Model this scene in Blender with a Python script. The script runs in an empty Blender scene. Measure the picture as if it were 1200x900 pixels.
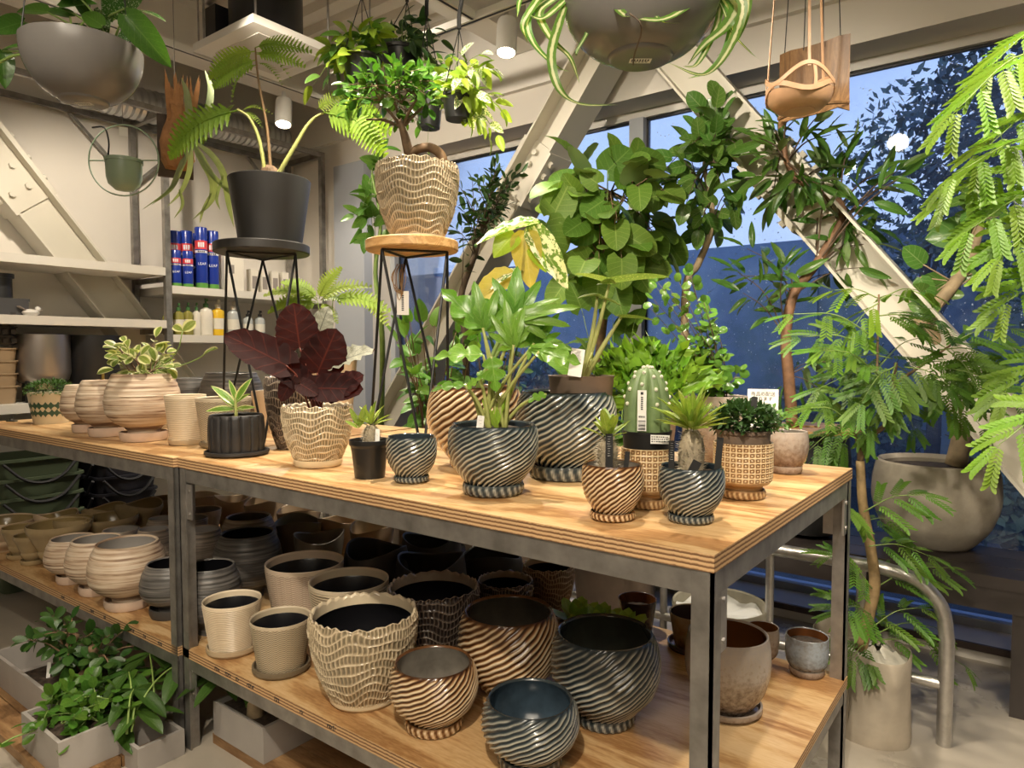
import bpy, math, random
import numpy as np
from mathutils import Vector, Matrix, Quaternion
R = random.Random(11)
PI = math.pi
SC = bpy.context.scene
COL = SC.collection

# ---------------------------------------------------------------- camera, sky, lights, exposure
FPX, HZ, YAW, PITCH = 813.0, 1.33, math.radians(37.1), math.atan(38/813)
cd = bpy.data.cameras.new('camera'); cam = bpy.data.objects.new('camera', cd); COL.objects.link(cam)
cd.sensor_width = 36; cd.lens = 36*FPX/1200; cd.clip_start = .02; cd.clip_end = 200
cam.location = (0, 0, HZ); cam.rotation_euler = (PI/2-PITCH, 0, YAW)
SC.camera = cam
SC.view_settings.view_transform = 'Standard'; SC.view_settings.look = 'None'
SC.view_settings.gamma = 1; SC.view_settings.use_curve_mapping = False
SC.view_settings.exposure = 0.5
SC.cycles.max_bounces = 7; SC.cycles.diffuse_bounces = 4; SC.cycles.transparent_max_bounces = 12
SC.cycles.caustics_reflective = False; SC.cycles.caustics_refractive = False
SC.cycles.sample_clamp_indirect = 4

w = bpy.data.worlds.new('dusk_sky'); SC.world = w; w.use_nodes = True
nt = w.node_tree; nt.nodes.clear()
tc = nt.nodes.new('ShaderNodeTexCoord'); sx = nt.nodes.new('ShaderNodeSeparateXYZ')
cr = nt.nodes.new('ShaderNodeValToRGB'); bg = nt.nodes.new('ShaderNodeBackground'); ow = nt.nodes.new('ShaderNodeOutputWorld')
nt.links.new(tc.outputs['Generated'], sx.inputs[0]); nt.links.new(sx.outputs['Z'], cr.inputs[0])
nt.links.new(cr.outputs[0], bg.inputs[0]); nt.links.new(bg.outputs[0], ow.inputs[0])
e = cr.color_ramp.elements
e[0].position = .0; e[0].color = (.58, .68, .95, 1)
e[1].position = 1.; e[1].color = (.10, .24, .85, 1)
m_ = e.new(.28); m_.color = (.46, .60, .96, 1)
bg.inputs[1].default_value = 0.95

WARM = (1, .875, .70)
def lamp_light(name, loc, aim, watts, size=70, blend=.6, rad=.04, col=WARM, parent=None):
    l = bpy.data.lights.new(name, 'SPOT'); o = bpy.data.objects.new(name, l); COL.objects.link(o)
    l.energy = watts; l.spot_size = math.radians(size); l.spot_blend = blend; l.shadow_soft_size = rad; l.color = col
    o.location = loc
    o.rotation_euler = (Vector(aim)-Vector(loc)).to_track_quat('-Z', 'Y').to_euler()
    return o
def area_light(name, loc, aim, watts, sx, sy, col=WARM):
    l = bpy.data.lights.new(name, 'AREA'); o = bpy.data.objects.new(name, l); COL.objects.link(o)
    l.shape = 'RECTANGLE'; l.size = sx; l.size_y = sy; l.energy = watts; l.color = col
    o.location = loc
    o.rotation_euler = (Vector(aim)-Vector(loc)).to_track_quat('-Z', 'Y').to_euler()
    return o
# ceiling spots, unseen ones added to brighten trees and shelves (heads of the ones in view are built below)
SPOTS = [((-.87, 1.66, 2.86), (-.95, 1.62, 1), 108, 80), ((-2.03, 2.64, 2.70), (-2.0, 2.0, 1.2), 85, 95),
         ((-3.68, 2.55, 2.64), (-3.2, 1.9, 1.1), 75, 95), ((-1.9, 1.36, 2.86), (-2.1, 1.6, 1), 105, 90),
         ((.35, 1.75, 2.86), (-.1, 2.5, 1.0), 75, 85), ((-3.4, 1.35, 2.86), (-4.6, 2.0, 1.5), 88, 95),
         ((-.1, -.35, 2.86), (-.9, 1.25, .5), 160, 75), ((-1.5, -.2, 2.86), (-2.6, 1.4, .7), 55, 55),
         ((-3.5, 3.0, 2.75), (-4.3, 3.1, 1.4), 40, 90), ((-1.3, 1.15, 2.86), (-1.35, 3.0, 1.75), 135, 75),
         ((.15, 1.2, 2.86), (-.15, 3.0, .8), 105, 70), ((-2.9, 1.5, 2.86), (-2.9, 3.2, 2.2), 90, 90)]
for p, a, wt, sz in SPOTS:
    lamp_light('ceiling_spot_light', p, a, wt, sz)
area_light('room_fill_light', (.6, -1.6, 3.3), (-.4, 0, 0), 72, 2.5, 1.6)  # unseen warm fill added behind the camera

# ---------------------------------------------------------------- pixel -> world (photo frame 1200 x 900), used to measure the place
CY, SY, CP, SP = math.cos(YAW), math.sin(YAW), math.cos(PITCH), math.sin(PITCH)
def ray(px, py):
    x = (px-600)/FPX; y = -(py-450)/FPX
    f = CP+y*SP; u = -SP+y*CP
    return Vector((CY*x-SY*f, SY*x+CY*f, u)), f
def onz(px, py, z):
    r, f = ray(px, py); return Vector((0, 0, HZ))+r*((z-HZ)/r.z)
def ony(px, py, y):
    r, f = ray(px, py); return Vector((0, 0, HZ))+r*(y/r.y)
def onx(px, py, x):
    r, f = ray(px, py); return Vector((0, 0, HZ))+r*(x/r.x)
def at(px, py, d):
    """point seen at the pixel, d metres ahead of the camera (horizontal depth)"""
    r, f = ray(px, py); return Vector((0, 0, HZ))+r*(d/f)
def depth(p): return -SY*p[0]+CY*p[1]
def kpx(p):
    """metres per pixel across the view at p"""
    return (depth(p)*CP-(p[2]-HZ)*SP)/FPX
CAM = Vector((0, 0, HZ))

# ---------------------------------------------------------------- materials
MATS = {}
def newmat(name):
    m = bpy.data.materials.new(name); m.use_nodes = True
    t = m.node_tree; b = t.nodes['Principled BSDF']
    return m, t, b, t.nodes['Material Output']
def N(t, typ, **kw):
    n = t.nodes.new(typ)
    for k, v in kw.items():
        if k.startswith('i_'):
            n.inputs[int(k[2:]) if k[2:].isdigit() else k[2:].replace('_', ' ')].default_value = v
        else: setattr(n, k, v)
    return n
def ramp(t, fac, stops):
    r = t.nodes.new('ShaderNodeValToRGB'); el = r.color_ramp.elements
    while len(el) > 1: el.remove(el[0])
    for i, (p, c) in enumerate(stops):
        x = el[0] if i == 0 else el.new(p)
        x.position = p; x.color = (*c, 1) if len(c) == 3 else c
    t.links.new(fac, r.inputs[0]); return r.outputs[0]
def coords(t, scale=(1, 1, 1), src='Object', rot=(0, 0, 0)):
    c = N(t, 'ShaderNodeTexCoord'); m = N(t, 'ShaderNodeMapping'); m.inputs['Scale'].default_value = scale
    m.inputs['Rotation'].default_value = rot
    t.links.new(c.outputs[src], m.inputs[0]); return m.outputs[0]
def noise(t, vec, scale, detail=3, rough=.55, dist=0):
    n = N(t, 'ShaderNodeTexNoise'); n.inputs['Scale'].default_value = scale; n.inputs['Detail'].default_value = detail
    n.inputs['Roughness'].default_value = rough; n.inputs['Distortion'].default_value = dist
    if vec is not None: t.links.new(vec, n.inputs['Vector'])
    return n.outputs['Fac']
def bump(t, b, h, strength=.2, dist=.01):
    n = N(t, 'ShaderNodeBump'); n.inputs['Strength'].default_value = strength; n.inputs['Distance'].default_value = dist
    t.links.new(h, n.inputs['Height']); t.links.new(n.outputs[0], b.inputs['Normal'])
def math_(t, op, a, b=None, c=None):
    n = N(t, 'ShaderNodeMath', operation=op)
    for i, v in enumerate((a, b, c)):
        if v is None: continue
        if hasattr(v, 'type'): t.links.new(v, n.inputs[i])
        else: n.inputs[i].default_value = v
    return n.outputs[0]
def mixc(t, fac, a, b, blend='MIX'):
    n = N(t, 'ShaderNodeMixRGB', blend_type=blend)
    for i, v in enumerate((fac, a, b)):
        if hasattr(v, 'type'): t.links.new(v, n.inputs[i])
        else: n.inputs[i].default_value = v if not isinstance(v, tuple) else (*v, 1)
    return n.outputs[0]
def plain(name, col, rough=.5, metal=0, nscale=0, namt=.15, bumpy=0, emit=None, estr=1, trans=0, spec=.5):
    if name in MATS: return MATS[name]
    m, t, b, o = newmat(name)
    b.inputs['Base Color'].default_value = (*col, 1); b.inputs['Roughness'].default_value = rough; b.inputs['Metallic'].default_value = metal
    b.inputs['Specular IOR Level'].default_value = spec
    if nscale:
        f = noise(t, coords(t), nscale, 4)
        lo = tuple(c*(1-namt) for c in col); hi = tuple(min(1, c*(1+namt)) for c in col)
        t.links.new(ramp(t, f, [(.3, lo), (.7, hi)]), b.inputs['Base Color'])
        if bumpy: bump(t, b, f, bumpy, .004)
    if emit:
        b.inputs['Emission Color'].default_value = (*emit, 1); b.inputs['Emission Strength'].default_value = estr
    MATS[name] = m; return m
def glaze(name, stops, rough=.22, nscale=25, namt=.18, coat=0):
    """ceramic whose glaze breaks to another colour on the raised parts (vertex attribute 'relief')"""
    if name in MATS: return MATS[name]
    m, t, b, o = newmat(name)
    a = N(t, 'ShaderNodeAttribute', attribute_name='relief')
    n = noise(t, coords(t), nscale, 4)
    f = math_(t, 'ADD', a.outputs['Fac'], math_(t, 'MULTIPLY', math_(t, 'SUBTRACT', n, .5), namt*2.2))
    t.links.new(ramp(t, f, stops), b.inputs['Base Color'])
    b.inputs['Roughness'].default_value = rough
    b.inputs['Coat Weight'].default_value = coat; b.inputs['Coat Roughness'].default_value = .12
    MATS[name] = m; return m
def striped(name, stops, zs=70, rough=.55, gloss=0):
    """brushed horizontal bands round the pot"""
    if name in MATS: return MATS[name]
    m, t, b, o = newmat(name)
    n = noise(t, coords(t, (1.6, 1.6, zs)), 2.2, 4, .6)
    n2 = noise(t, coords(t, (3, 3, 14)), 2.0, 3)
    f = math_(t, 'ADD', n, math_(t, 'MULTIPLY', math_(t, 'SUBTRACT', n2, .5), .5))
    t.links.new(ramp(t, f, stops), b.inputs['Base Color']); b.inputs['Roughness'].default_value = rough
    bump(t, b, n, .35, .004)
    MATS[name] = m; return m
def wood(name, stops, scale=(1.2, 9, 9), dist=1.2, rough=.45, ringy=2.2, src='Object', figure=34., amp=.16):
    if name in MATS: return MATS[name]
    m, t, b, o = newmat(name)
    v = coords(t, scale, src)
    n0 = noise(t, v, ringy, 3, .5, dist)
    wv = N(t, 'ShaderNodeMath', operation='SINE'); t.links.new(math_(t, 'MULTIPLY', n0, figure), wv.inputs[0])
    fine = noise(t, coords(t, tuple(s*6 for s in scale), src), 6, 3)
    big = noise(t, coords(t, (1.1, 2.2, 2), src), 1.3, 2)
    f = math_(t, 'ADD', math_(t, 'MULTIPLY', wv.outputs[0], amp), math_(t, 'ADD', math_(t, 'MULTIPLY', fine, .5), math_(t, 'MULTIPLY', big, .5)))
    c = ramp(t, f, stops)
    vo = N(t, 'ShaderNodeTexVoronoi'); vo.inputs['Scale'].default_value = 2.1
    t.links.new(coords(t, (1, 1.7, 1), src), vo.inputs['Vector'])
    k = ramp(t, vo.outputs['Distance'], [(.028, (.10, .04, .02)), (.055, (.42, .20, .09)), (.085, (1, 1, 1))])
    c = mixc(t, 1., c, k, 'MULTIPLY')
    t.links.new(c, b.inputs['Base Color']); b.inputs['Roughness'].default_value = rough
    bump(t, b, fine, .08, .002)
    MATS[name] = m; return m
def leafmat(name, base, vein, dark=None, rough=.38, nv=7, vstr=.5, margin=None, mar_w=.3, speck=None, trans=.3, tcol=None, back=None, var=.10, spec=.4):
    """leaf with midrib and side veins drawn from its own UV; a part of the light passes through"""
    if name in MATS: return MATS[name]
    m, t, b, o = newmat(name)
    uv = N(t, 'ShaderNodeUVMap'); s = N(t, 'ShaderNodeSeparateXYZ'); t.links.new(uv.outputs[0], s.inputs[0])
    a = math_(t, 'ABSOLUTE', math_(t, 'SUBTRACT', s.outputs[0], .5))
    mid = math_(t, 'SUBTRACT', 1, math_(t, 'SMOOTHSTEP' if False else 'DIVIDE', a, .035)); mid = math_(t, 'MAXIMUM', mid, 0.)
    ph = math_(t, 'FRACT', math_(t, 'SUBTRACT', math_(t, 'MULTIPLY', s.outputs[1], nv), math_(t, 'MULTIPLY', a, nv*.55)))
    sv = math_(t, 'MULTIPLY', math_(t, 'MAXIMUM', math_(t, 'SUBTRACT', 1, math_(t, 'DIVIDE', math_(t, 'ABSOLUTE', math_(t, 'SUBTRACT', ph, .5)), .09)), 0.), .55)
    v = math_(t, 'MULTIPLY', math_(t, 'MAXIMUM', mid, sv), vstr)
    oi = N(t, 'ShaderNodeObjectInfo')
    hsv = N(t, 'ShaderNodeHueSaturation')
    c0 = mixc(t, noise(t, coords(t), 30, 2), dark or tuple(x*.6 for x in base), base)
    if margin:
        e = math_(t, 'ADD', a, math_(t, 'MULTIPLY', math_(t, 'SUBTRACT', noise(t, coords(t), 60, 2), .5), .28))
        c0 = mixc(t, ramp(t, e, [(mar_w, (0, 0, 0)), (mar_w+.05, (1, 1, 1))]), c0, margin)
    if speck:
        e = noise(t, coords(t), speck[1], 3, .6)
        c0 = mixc(t, ramp(t, e, [(speck[2], (0, 0, 0)), (speck[2]+.04, (1, 1, 1))]), c0, speck[0])
    c = mixc(t, v, c0, vein)
    t.links.new(c, hsv.inputs['Color'])
    t.links.new(math_(t, 'ADD', .5-var*.14, math_(t, 'MULTIPLY', oi.outputs['Random'], var*.28)), hsv.inputs['Hue'])
    t.links.new(math_(t, 'ADD', 1-var*2, math_(t, 'MULTIPLY', math_(t, 'FRACT', math_(t, 'MULTIPLY', oi.outputs['Random'], 7.3)), var*4)), hsv.inputs['Value'])
    cc = hsv.outputs[0]
    if back:
        g = N(t, 'ShaderNodeNewGeometry'); cc = mixc(t, g.outputs['Backfacing'], cc, back)
    t.links.new(cc, b.inputs['Base Color']); b.inputs['Roughness'].default_value = rough; b.inputs['Specular IOR Level'].default_value = spec
    bump(t, b, v, .25, .003)
    if trans:
        tr = N(t, 'ShaderNodeBsdfTranslucent'); mx = N(t, 'ShaderNodeMixShader'); mx.inputs[0].default_value = trans
        if tcol: tr.inputs[0].default_value = (*tcol, 1)
        else: t.links.new(mixc(t, 1., cc, (1.5, 1.5, .7), 'MULTIPLY'), tr.inputs[0])
        t.links.new(b.outputs[0], mx.inputs[1]); t.links.new(tr.outputs[0], mx.inputs[2]); t.links.new(mx.outputs[0], o.inputs[0])
    MATS[name] = m; return m

# ---------------------------------------------------------------- mesh building
class G:
    def __init__(s): s.v = []; s.f = []; s.m = []; s.uv = []; s.rel = []
    def add(s, verts, faces, mat=0, uv=None, rel=None):
        o = len(s.v); s.v.extend(verts); s.f.extend([tuple(i+o for i in f) for f in faces]); s.m.extend([mat]*len(faces))
        s.uv.extend(uv if uv is not None else [(0.5, 0.5)]*len(verts)); s.rel.extend(rel if rel is not None else [0.]*len(verts)); return s
    def box(s, a, b, mat=0, M=None):
        (x0, y0, z0), (x1, y1, z1) = a, b
        v = [Vector(p) for p in ((x0, y0, z0), (x1, y0, z0), (x1, y1, z0), (x0, y1, z0), (x0, y0, z1), (x1, y0, z1), (x1, y1, z1), (x0, y1, z1))]
        if M is not None: v = [M@p for p in v]
        return s.add([tuple(p) for p in v], [(0, 3, 2, 1), (4, 5, 6, 7), (0, 1, 5, 4), (1, 2, 6, 5), (2, 3, 7, 6), (3, 0, 4, 7)], mat)
    def bar(s, a, b, wx, wy, up=(0, 0, 1), mat=0):
        """rectangular bar from a to b"""
        a, b = Vector(a), Vector(b); d = (b-a).normalized(); u = Vector(up); x = d.cross(u)
        if x.length < 1e-4: x = d.cross(Vector((1, 0, 0)))
        x.normalize(); y = x.cross(d).normalized()
        v = [p+x*(i*wx/2)+y*(j*wy/2) for p in (a, b) for i, j in ((-1, -1), (1, -1), (1, 1), (-1, 1))]
        return s.add([tuple(p) for p in v], [(0, 3, 2, 1), (4, 5, 6, 7), (0, 1, 5, 4), (1, 2, 6, 5), (2, 3, 7, 6), (3, 0, 4, 7)], mat)
    def tube(s, pts, r, n=8, mat=0, cap=True):
        pts = [Vector(p) for p in pts]; L = len(pts)
        rr = r if hasattr(r, '__len__') else [r]*L
        V, UV, F = [], [], []
        prev = None
        for i, p in enumerate(pts):
            d = (pts[min(i+1, L-1)]-pts[max(i-1, 0)])
            if d.length < 1e-9: d = Vector((0, 0, 1))
            d.normalize()
            if prev is None:
                x = d.orthogonal().normalized()
            else:
                x = prev-d*prev.dot(d)
                x = x.normalized() if x.length > 1e-6 else d.orthogonal().normalized()
            prev = x; y = d.cross(x)
            for k in range(n):
                a = 2*PI*k/n; V.append(tuple(p+(x*math.cos(a)+y*math.sin(a))*rr[i])); UV.append((k/n, i/max(1, L-1)))
        for i in range(L-1):
            for k in range(n):
                F.append((i*n+k, i*n+(k+1) % n, (i+1)*n+(k+1) % n, (i+1)*n+k))
        if cap: F.append(tuple(reversed(range(n)))); F.append(tuple(range((L-1)*n, L*n)))
        return s.add(V, F, mat, UV)
    def lathe(s, prof, n=32, mat=0, disp=None, c=(0, 0, 0), capb=False, capt=False):
        """prof: (r, z) list from bottom outside up; disp(theta, i) -> (dr, dz, relief)"""
        V, REL, UV = [], [], []; m = len(prof)
        th = np.linspace(0, 2*PI, n, endpoint=False)
        for i, (r, z) in enumerate(prof):
            if disp is not None: dr, dz, rl = disp(th, i)
            else: dr = dz = rl = np.zeros(n)
            rr = r+dr; zz = z+dz
            V.extend(zip((c[0]+rr*np.cos(th)).tolist(), (c[1]+rr*np.sin(th)).tolist(), (c[2]+zz+np.zeros(n)).tolist()))
            REL.extend((rl+np.zeros(n)).tolist()); UV.extend([(k/n, i/max(1, m-1)) for k in range(n)])
        F = [(i*n+k, i*n+(k+1) % n, (i+1)*n+(k+1) % n, (i+1)*n+k) for i in range(m-1) for k in range(n)]
        if capb: F.append(tuple(reversed(range(n))))
        if capt: F.append(tuple(range((m-1)*n, m*n)))
        return s.add(V, F, mat, UV, REL)
    def ball(s, c, r, n=8, m=5, mat=0, sq=(1, 1, 1)):
        pr = [(math.sin(PI*i/m)*r*sq[0]+1e-5, -math.cos(PI*i/m)*r*sq[2]) for i in range(m+1)]
        return s.lathe(pr, n, mat, c=c)
    def mesh(s, name, mats, smooth=True, angle=38):
        me = bpy.data.meshes.new(name); me.from_pydata(s.v, [], s.f)
        for m in (mats if isinstance(mats, (list, tuple)) else [mats]): me.materials.append(m)
        if len(me.materials) > 1: me.polygons.foreach_set('material_index', s.m)
        uvl = me.uv_layers.new(name='UVMap'); li = np.empty(len(me.loops), dtype=np.int32); me.loops.foreach_get('vertex_index', li)
        uvl.data.foreach_set('uv', np.asarray(s.uv, dtype=np.float32)[li].ravel())
        if any(s.rel): me.attributes.new('relief', 'FLOAT', 'POINT').data.foreach_set('value', np.asarray(s.rel, dtype=np.float32))
        if smooth:
            me.polygons.foreach_set('use_smooth', [True]*len(me.polygons))
            if angle: me.set_sharp_from_angle(angle=math.radians(angle))
        me.update(); return me
    def build(s, name, mats, parent=None, smooth=True, angle=38, loc=None):
        return link(name, s.mesh(name, mats, smooth, angle), parent, loc)
def link(name, me, parent=None, loc=None):
    o = bpy.data.objects.new(name, me); COL.objects.link(o)
    if parent is not None: o.parent = parent
    if loc is not None: o.location = loc
    return o
def thing(name, label, cat, loc=(0, 0, 0), group=None, rz=0):
    o = bpy.data.objects.new(name, None); COL.objects.link(o); o.empty_display_size = .05
    o.location = loc; o.rotation_euler = (0, 0, rz); o['label'] = label; o['category'] = cat
    if group: o['group'] = group
    return o
def tag(o, label, cat, group=None):
    o['label'] = label; o['category'] = cat
    if group: o['group'] = group
    return o
def struct(o): o['kind'] = 'structure'; return o
def stuff(o): o['kind'] = 'stuff'; return o
def interp(ctrl, ts):
    """smooth monotone curve through (t, r) control points"""
    x = np.array([c[0] for c in ctrl], float); y = np.array([c[1] for c in ctrl], float)
    h = np.diff(x); d = np.diff(y)/h; mm = np.empty(len(x)); mm[0] = d[0]; mm[-1] = d[-1]
    for i in range(1, len(x)-1): mm[i] = 0 if d[i-1]*d[i] <= 0 else 2*d[i-1]*d[i]/(d[i-1]+d[i])
    ts = np.asarray(ts, float); i = np.clip(np.searchsorted(x, ts, 'right')-1, 0, len(x)-2)
    u = (ts-x[i])/h[i]
    return (2*u**3-3*u**2+1)*y[i]+(u**3-2*u**2+u)*h[i]*mm[i]+(-2*u**3+3*u**2)*y[i+1]+(u**3-u**2)*h[i]*mm[i+1]
def spline(pts, n=6):
    """Catmull-Rom through points"""
    P = [Vector(p) for p in pts]
    if len(P) < 3: return [P[0].lerp(P[-1], i/n) for i in range(n+1)]
    out = []
    for i in range(len(P)-1):
        p0 = P[i-1] if i else P[0]*2-P[1]; p1, p2 = P[i], P[i+1]; p3 = P[i+2] if i+2 < len(P) else P[-1]*2-P[-2]
        for k in range(n):
            u = k/n
            out.append(.5*((2*p1)+(p2-p0)*u+(2*p0-5*p1+4*p2-p3)*u*u+(3*p1-p0-3*p2+p3)*u**3))
    out.append(P[-1]); return out
def text_mesh(txt, size, thick=.0004, align='CENTER'):
    cu = bpy.data.curves.new('lettering', 'FONT'); cu.body = txt; cu.size = size; cu.extrude = thick; cu.align_x = align; cu.align_y = 'CENTER'; cu.resolution_u = 2
    ob = bpy.data.objects.new('lettering', cu); COL.objects.link(ob)
    bpy.context.view_layer.update()
    me = bpy.data.meshes.new_from_object(ob.evaluated_get(bpy.context.evaluated_depsgraph_get()))
    bpy.data.objects.remove(ob); bpy.data.curves.remove(cu); return me
def frame_matrix(pos, xaxis, zaxis, s=1):
    """local x along xaxis, z along zaxis"""
    z = Vector(zaxis).normalized(); x = Vector(xaxis); x = (x-z*x.dot(z)).normalized(); y = z.cross(x)
    return Matrix(((x.x*s, y.x*s, z.x*s, pos[0]), (x.y*s, y.y*s, z.y*s, pos[1]), (x.z*s, y.z*s, z.z*s, pos[2]), (0, 0, 0, 1)))
# ---------------------------------------------------------------- the room
def concrete(name, c, rough, sc=1.3, amt=.16, bumpy=.05):
    m, t, b, o = newmat(name)
    n1 = noise(t, coords(t), sc, 6, .62); n2 = noise(t, coords(t), sc*9, 4)
    f = math_(t, 'ADD', math_(t, 'MULTIPLY', n1, .75), math_(t, 'MULTIPLY', n2, .25))
    t.links.new(ramp(t, f, [(.32, tuple(x*(1-amt) for x in c)), (.55, c), (.72, tuple(min(1, x*(1+amt)) for x in c))]), b.inputs['Base Color'])
    t.links.new(ramp(t, n1, [(.3, (rough*.7,)*3), (.7, (rough*1.25,)*3)]), b.inputs['Roughness'])
    bump(t, b, n2, bumpy, .003); MATS[name] = m; return m
M_FLOOR = concrete('polished_concrete', (.40, .355, .29), .30)
M_WALL = plain('wall_paint', (.70, .655, .59), .75, nscale=1.2, namt=.05)
M_CEIL = plain('ceiling_deck_white', (.72, .69, .64), .7)
M_BEAM = plain('painted_steel_cream', (.60, .565, .48), .5, nscale=2, namt=.05)
M_FRAME = plain('window_frame_grey', (.40, .42, .45), .45)
M_DARK = plain('black_plastic', (.014, .014, .015), .42)
M_BLACKM = plain('black_metal', (.012, .012, .012), .38, .2)
M_STEEL = plain('raw_steel', (.30, .285, .265), .42, .75, nscale=14, namt=.3)
M_GALV = plain('galvanised_pipe', (.52, .50, .47), .36, .85, nscale=40, namt=.14)
M_ZINC = plain('zinc_plate', (.42, .40, .38), .4, .85, nscale=30, namt=.1)
M_RUST = plain('brown_steel', (.085, .06, .05), .5, .3, nscale=10, namt=.3)
M_WHITE = plain('white_lacquer', (.66, .63, .58), .4)
M_LAMPW = plain('lamp_white', (.72, .70, .66), .4)
M_PAPER = plain('paper', (.80, .78, .74), .7)
M_INK = plain('print_ink', (.03, .03, .035), .7)

fl = G(); fl.box((-5.1, -3.6, -.1), (3.6, 3.55, 0)); struct(fl.build('floor', M_FLOOR))
g = G(); g.box((-5.1, -3.6, 0), (-4.95, 3.9, 3.5)); struct(g.build('wall_left', M_WALL))
g = G(); g.box((3.5, -3.6, 0), (3.65, 3.9, 3.5)); struct(g.build('wall_right', M_WALL))
g = G(); g.box((-4.95, -3.6, 0), (3.5, -3.45, 3.5)); struct(g.build('wall_front', M_WALL))
g = G(); g.box((-4.95, 3.55, 2.742), (3.5, 3.85, 3.5)); g.box((-4.95, 3.55, 0), (-4.0, 3.85, 2.742)); g.box((-4.0, 3.55, -.1), (3.5, 3.85, .075))
struct(g.build('wall_back', M_WALL))
g = G(); g.box((-4.95, 3.51, 2.95), (3.5, 3.55, 3.42)); struct(g.build('trim_1', M_CEIL))
g = G(); g.box((-4.34, 3.47, 0), (-4.0, 3.55, 2.742)); struct(g.build('trim_2', plain('pier_paint', (.36, .38, .42), .6)))
g = G(); g.box((-3.99, 3.535, .045), (3.5, 3.55, .075)); struct(g.build('trim_3', M_RUST))
# corrugated steel deck, ribs along X
g = G(); y = -3.6; V = []
while y < 3.85:
    V += [(y, 3.5), (y+.09, 3.5), (y+.11, 3.55), (y+.17, 3.55)]; y += .19
V = [v for v in V if v[0] <= 3.86]
vv = [(x, a, z) for a, z in V for x in (-5.1, 3.65)]
g.add(vv, [(2*i, 2*i+2, 2*i+3, 2*i+1) for i in range(len(V)-1)])
g.box((-5.1, -3.6, 3.6), (3.65, 3.9, 3.7))
struct(g.build('ceiling', M_CEIL, smooth=False))
# roof joists under the deck
for i, (ax, z0) in enumerate(((-4.3, 3.16), (-2.55, 3.16), (-.4, 3.16), (1.6, 3.16))):
    g = G(); g.box((ax-.09, -3.4, z0), (ax+.09, 3.5, z0+.015)); g.box((ax-.006, -3.4, z0+.015), (ax+.006, 3.5, 3.485)); g.box((ax-.09, -3.4, 3.485), (ax+.09, 3.5, 3.5))
    struct(g.build('trim_%d' % (i+4), M_CEIL))
# window
def glassmat():
    m, t, b, o = newmat('window_glass'); t.nodes.remove(b)
    tr = N(t, 'ShaderNodeBsdfTransparent'); tr.inputs[0].default_value = (.93, .97, 1, 1)
    gl = N(t, 'ShaderNodeBsdfGlossy'); gl.inputs['Roughness'].default_value = .02
    fr = N(t, 'ShaderNodeFresnel'); fr.inputs[0].default_value = 1.45
    df = N(t, 'ShaderNodeBsdfTranslucent'); df.inputs[0].default_value = (.85, .9, 1, 1)
    n = noise(t, coords(t), 1.6, 5, .65)
    mz = N(t, 'ShaderNodeMixShader'); t.links.new(ramp(t, n, [(.35, (.03,)*3), (.75, (.15,)*3)]), mz.inputs[0])
    t.links.new(tr.outputs[0], mz.inputs[1]); t.links.new(df.outputs[0], mz.inputs[2])
    mx = N(t, 'ShaderNodeMixShader'); t.links.new(math_(t, 'MULTIPLY', fr.outputs[0], .8), mx.inputs[0])
    t.links.new(mz.outputs[0], mx.inputs[1]); t.links.new(gl.outputs[0], mx.inputs[2]); t.links.new(mx.outputs[0], o.inputs[0])
    return m
M_GLASS = glassmat()
win = bpy.data.objects.new('window_1', None); COL.objects.link(win); win.location = (0, 3.75, 0); struct(win)
def wpart(name, a, b, m):
    g = G(); g.box((a[0], a[1]-3.75, a[2]), (b[0], b[1]-3.75, b[2])); return g.build(name, m, win)
wpart('top_rail', (-4.0, 3.75, 2.695), (3.5, 3.83, 2.742), M_WHITE)
wpart('bottom_rail', (-4.0, 3.75, .075), (3.5, 3.83, .115), M_FRAME)
for x in (-4.0, -1.955, .23, 2.4): wpart('mullion', (x, 3.73, .115), (x+(.05 if x < -3 else .09), 3.83, 2.695), M_FRAME)
for x0, x1 in ((-3.95, -1.955), (-1.865, .23), (.32, 2.4), (2.49, 3.5)):
    wpart('pane', (x0, 3.785, .115), (x1, 3.791, 2.695), M_GLASS)
    for s in ((x0, x0+.012), (x1-.012, x1)): wpart('gasket', (s[0], 3.775, .115), (s[1], 3.785, 2.695), M_DARK)
    wpart('gasket', (x0, 3.775, 2.683), (x1, 3.785, 2.695), M_DARK)
# rain drops on the outside of the panes
g = G()
for i in range(2600):
    x = R.uniform(-1.86, .22) if R.random() < .8 else R.uniform(-3.9, -1.97); z = .3+2.35*R.random()**.6
    r = R.choice((.0016, .002, .0026, .0034)); o = Vector((x, .0415, z)); a = R.random()*6
    pv = [(o.x+r*math.cos(a+k*PI/2.5), o.y, o.z+r*1.25*math.sin(a+k*PI/2.5)) for k in range(5)]+[(o.x, o.y+r*.7, o.z)]
    g.add(pv, [(k, (k+1) % 5, 5) for k in range(5)])
stuff(g.build('rain_drop', plain('rain_water', (.75, .8, .9), .05, spec=1.), win, angle=0))

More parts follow.
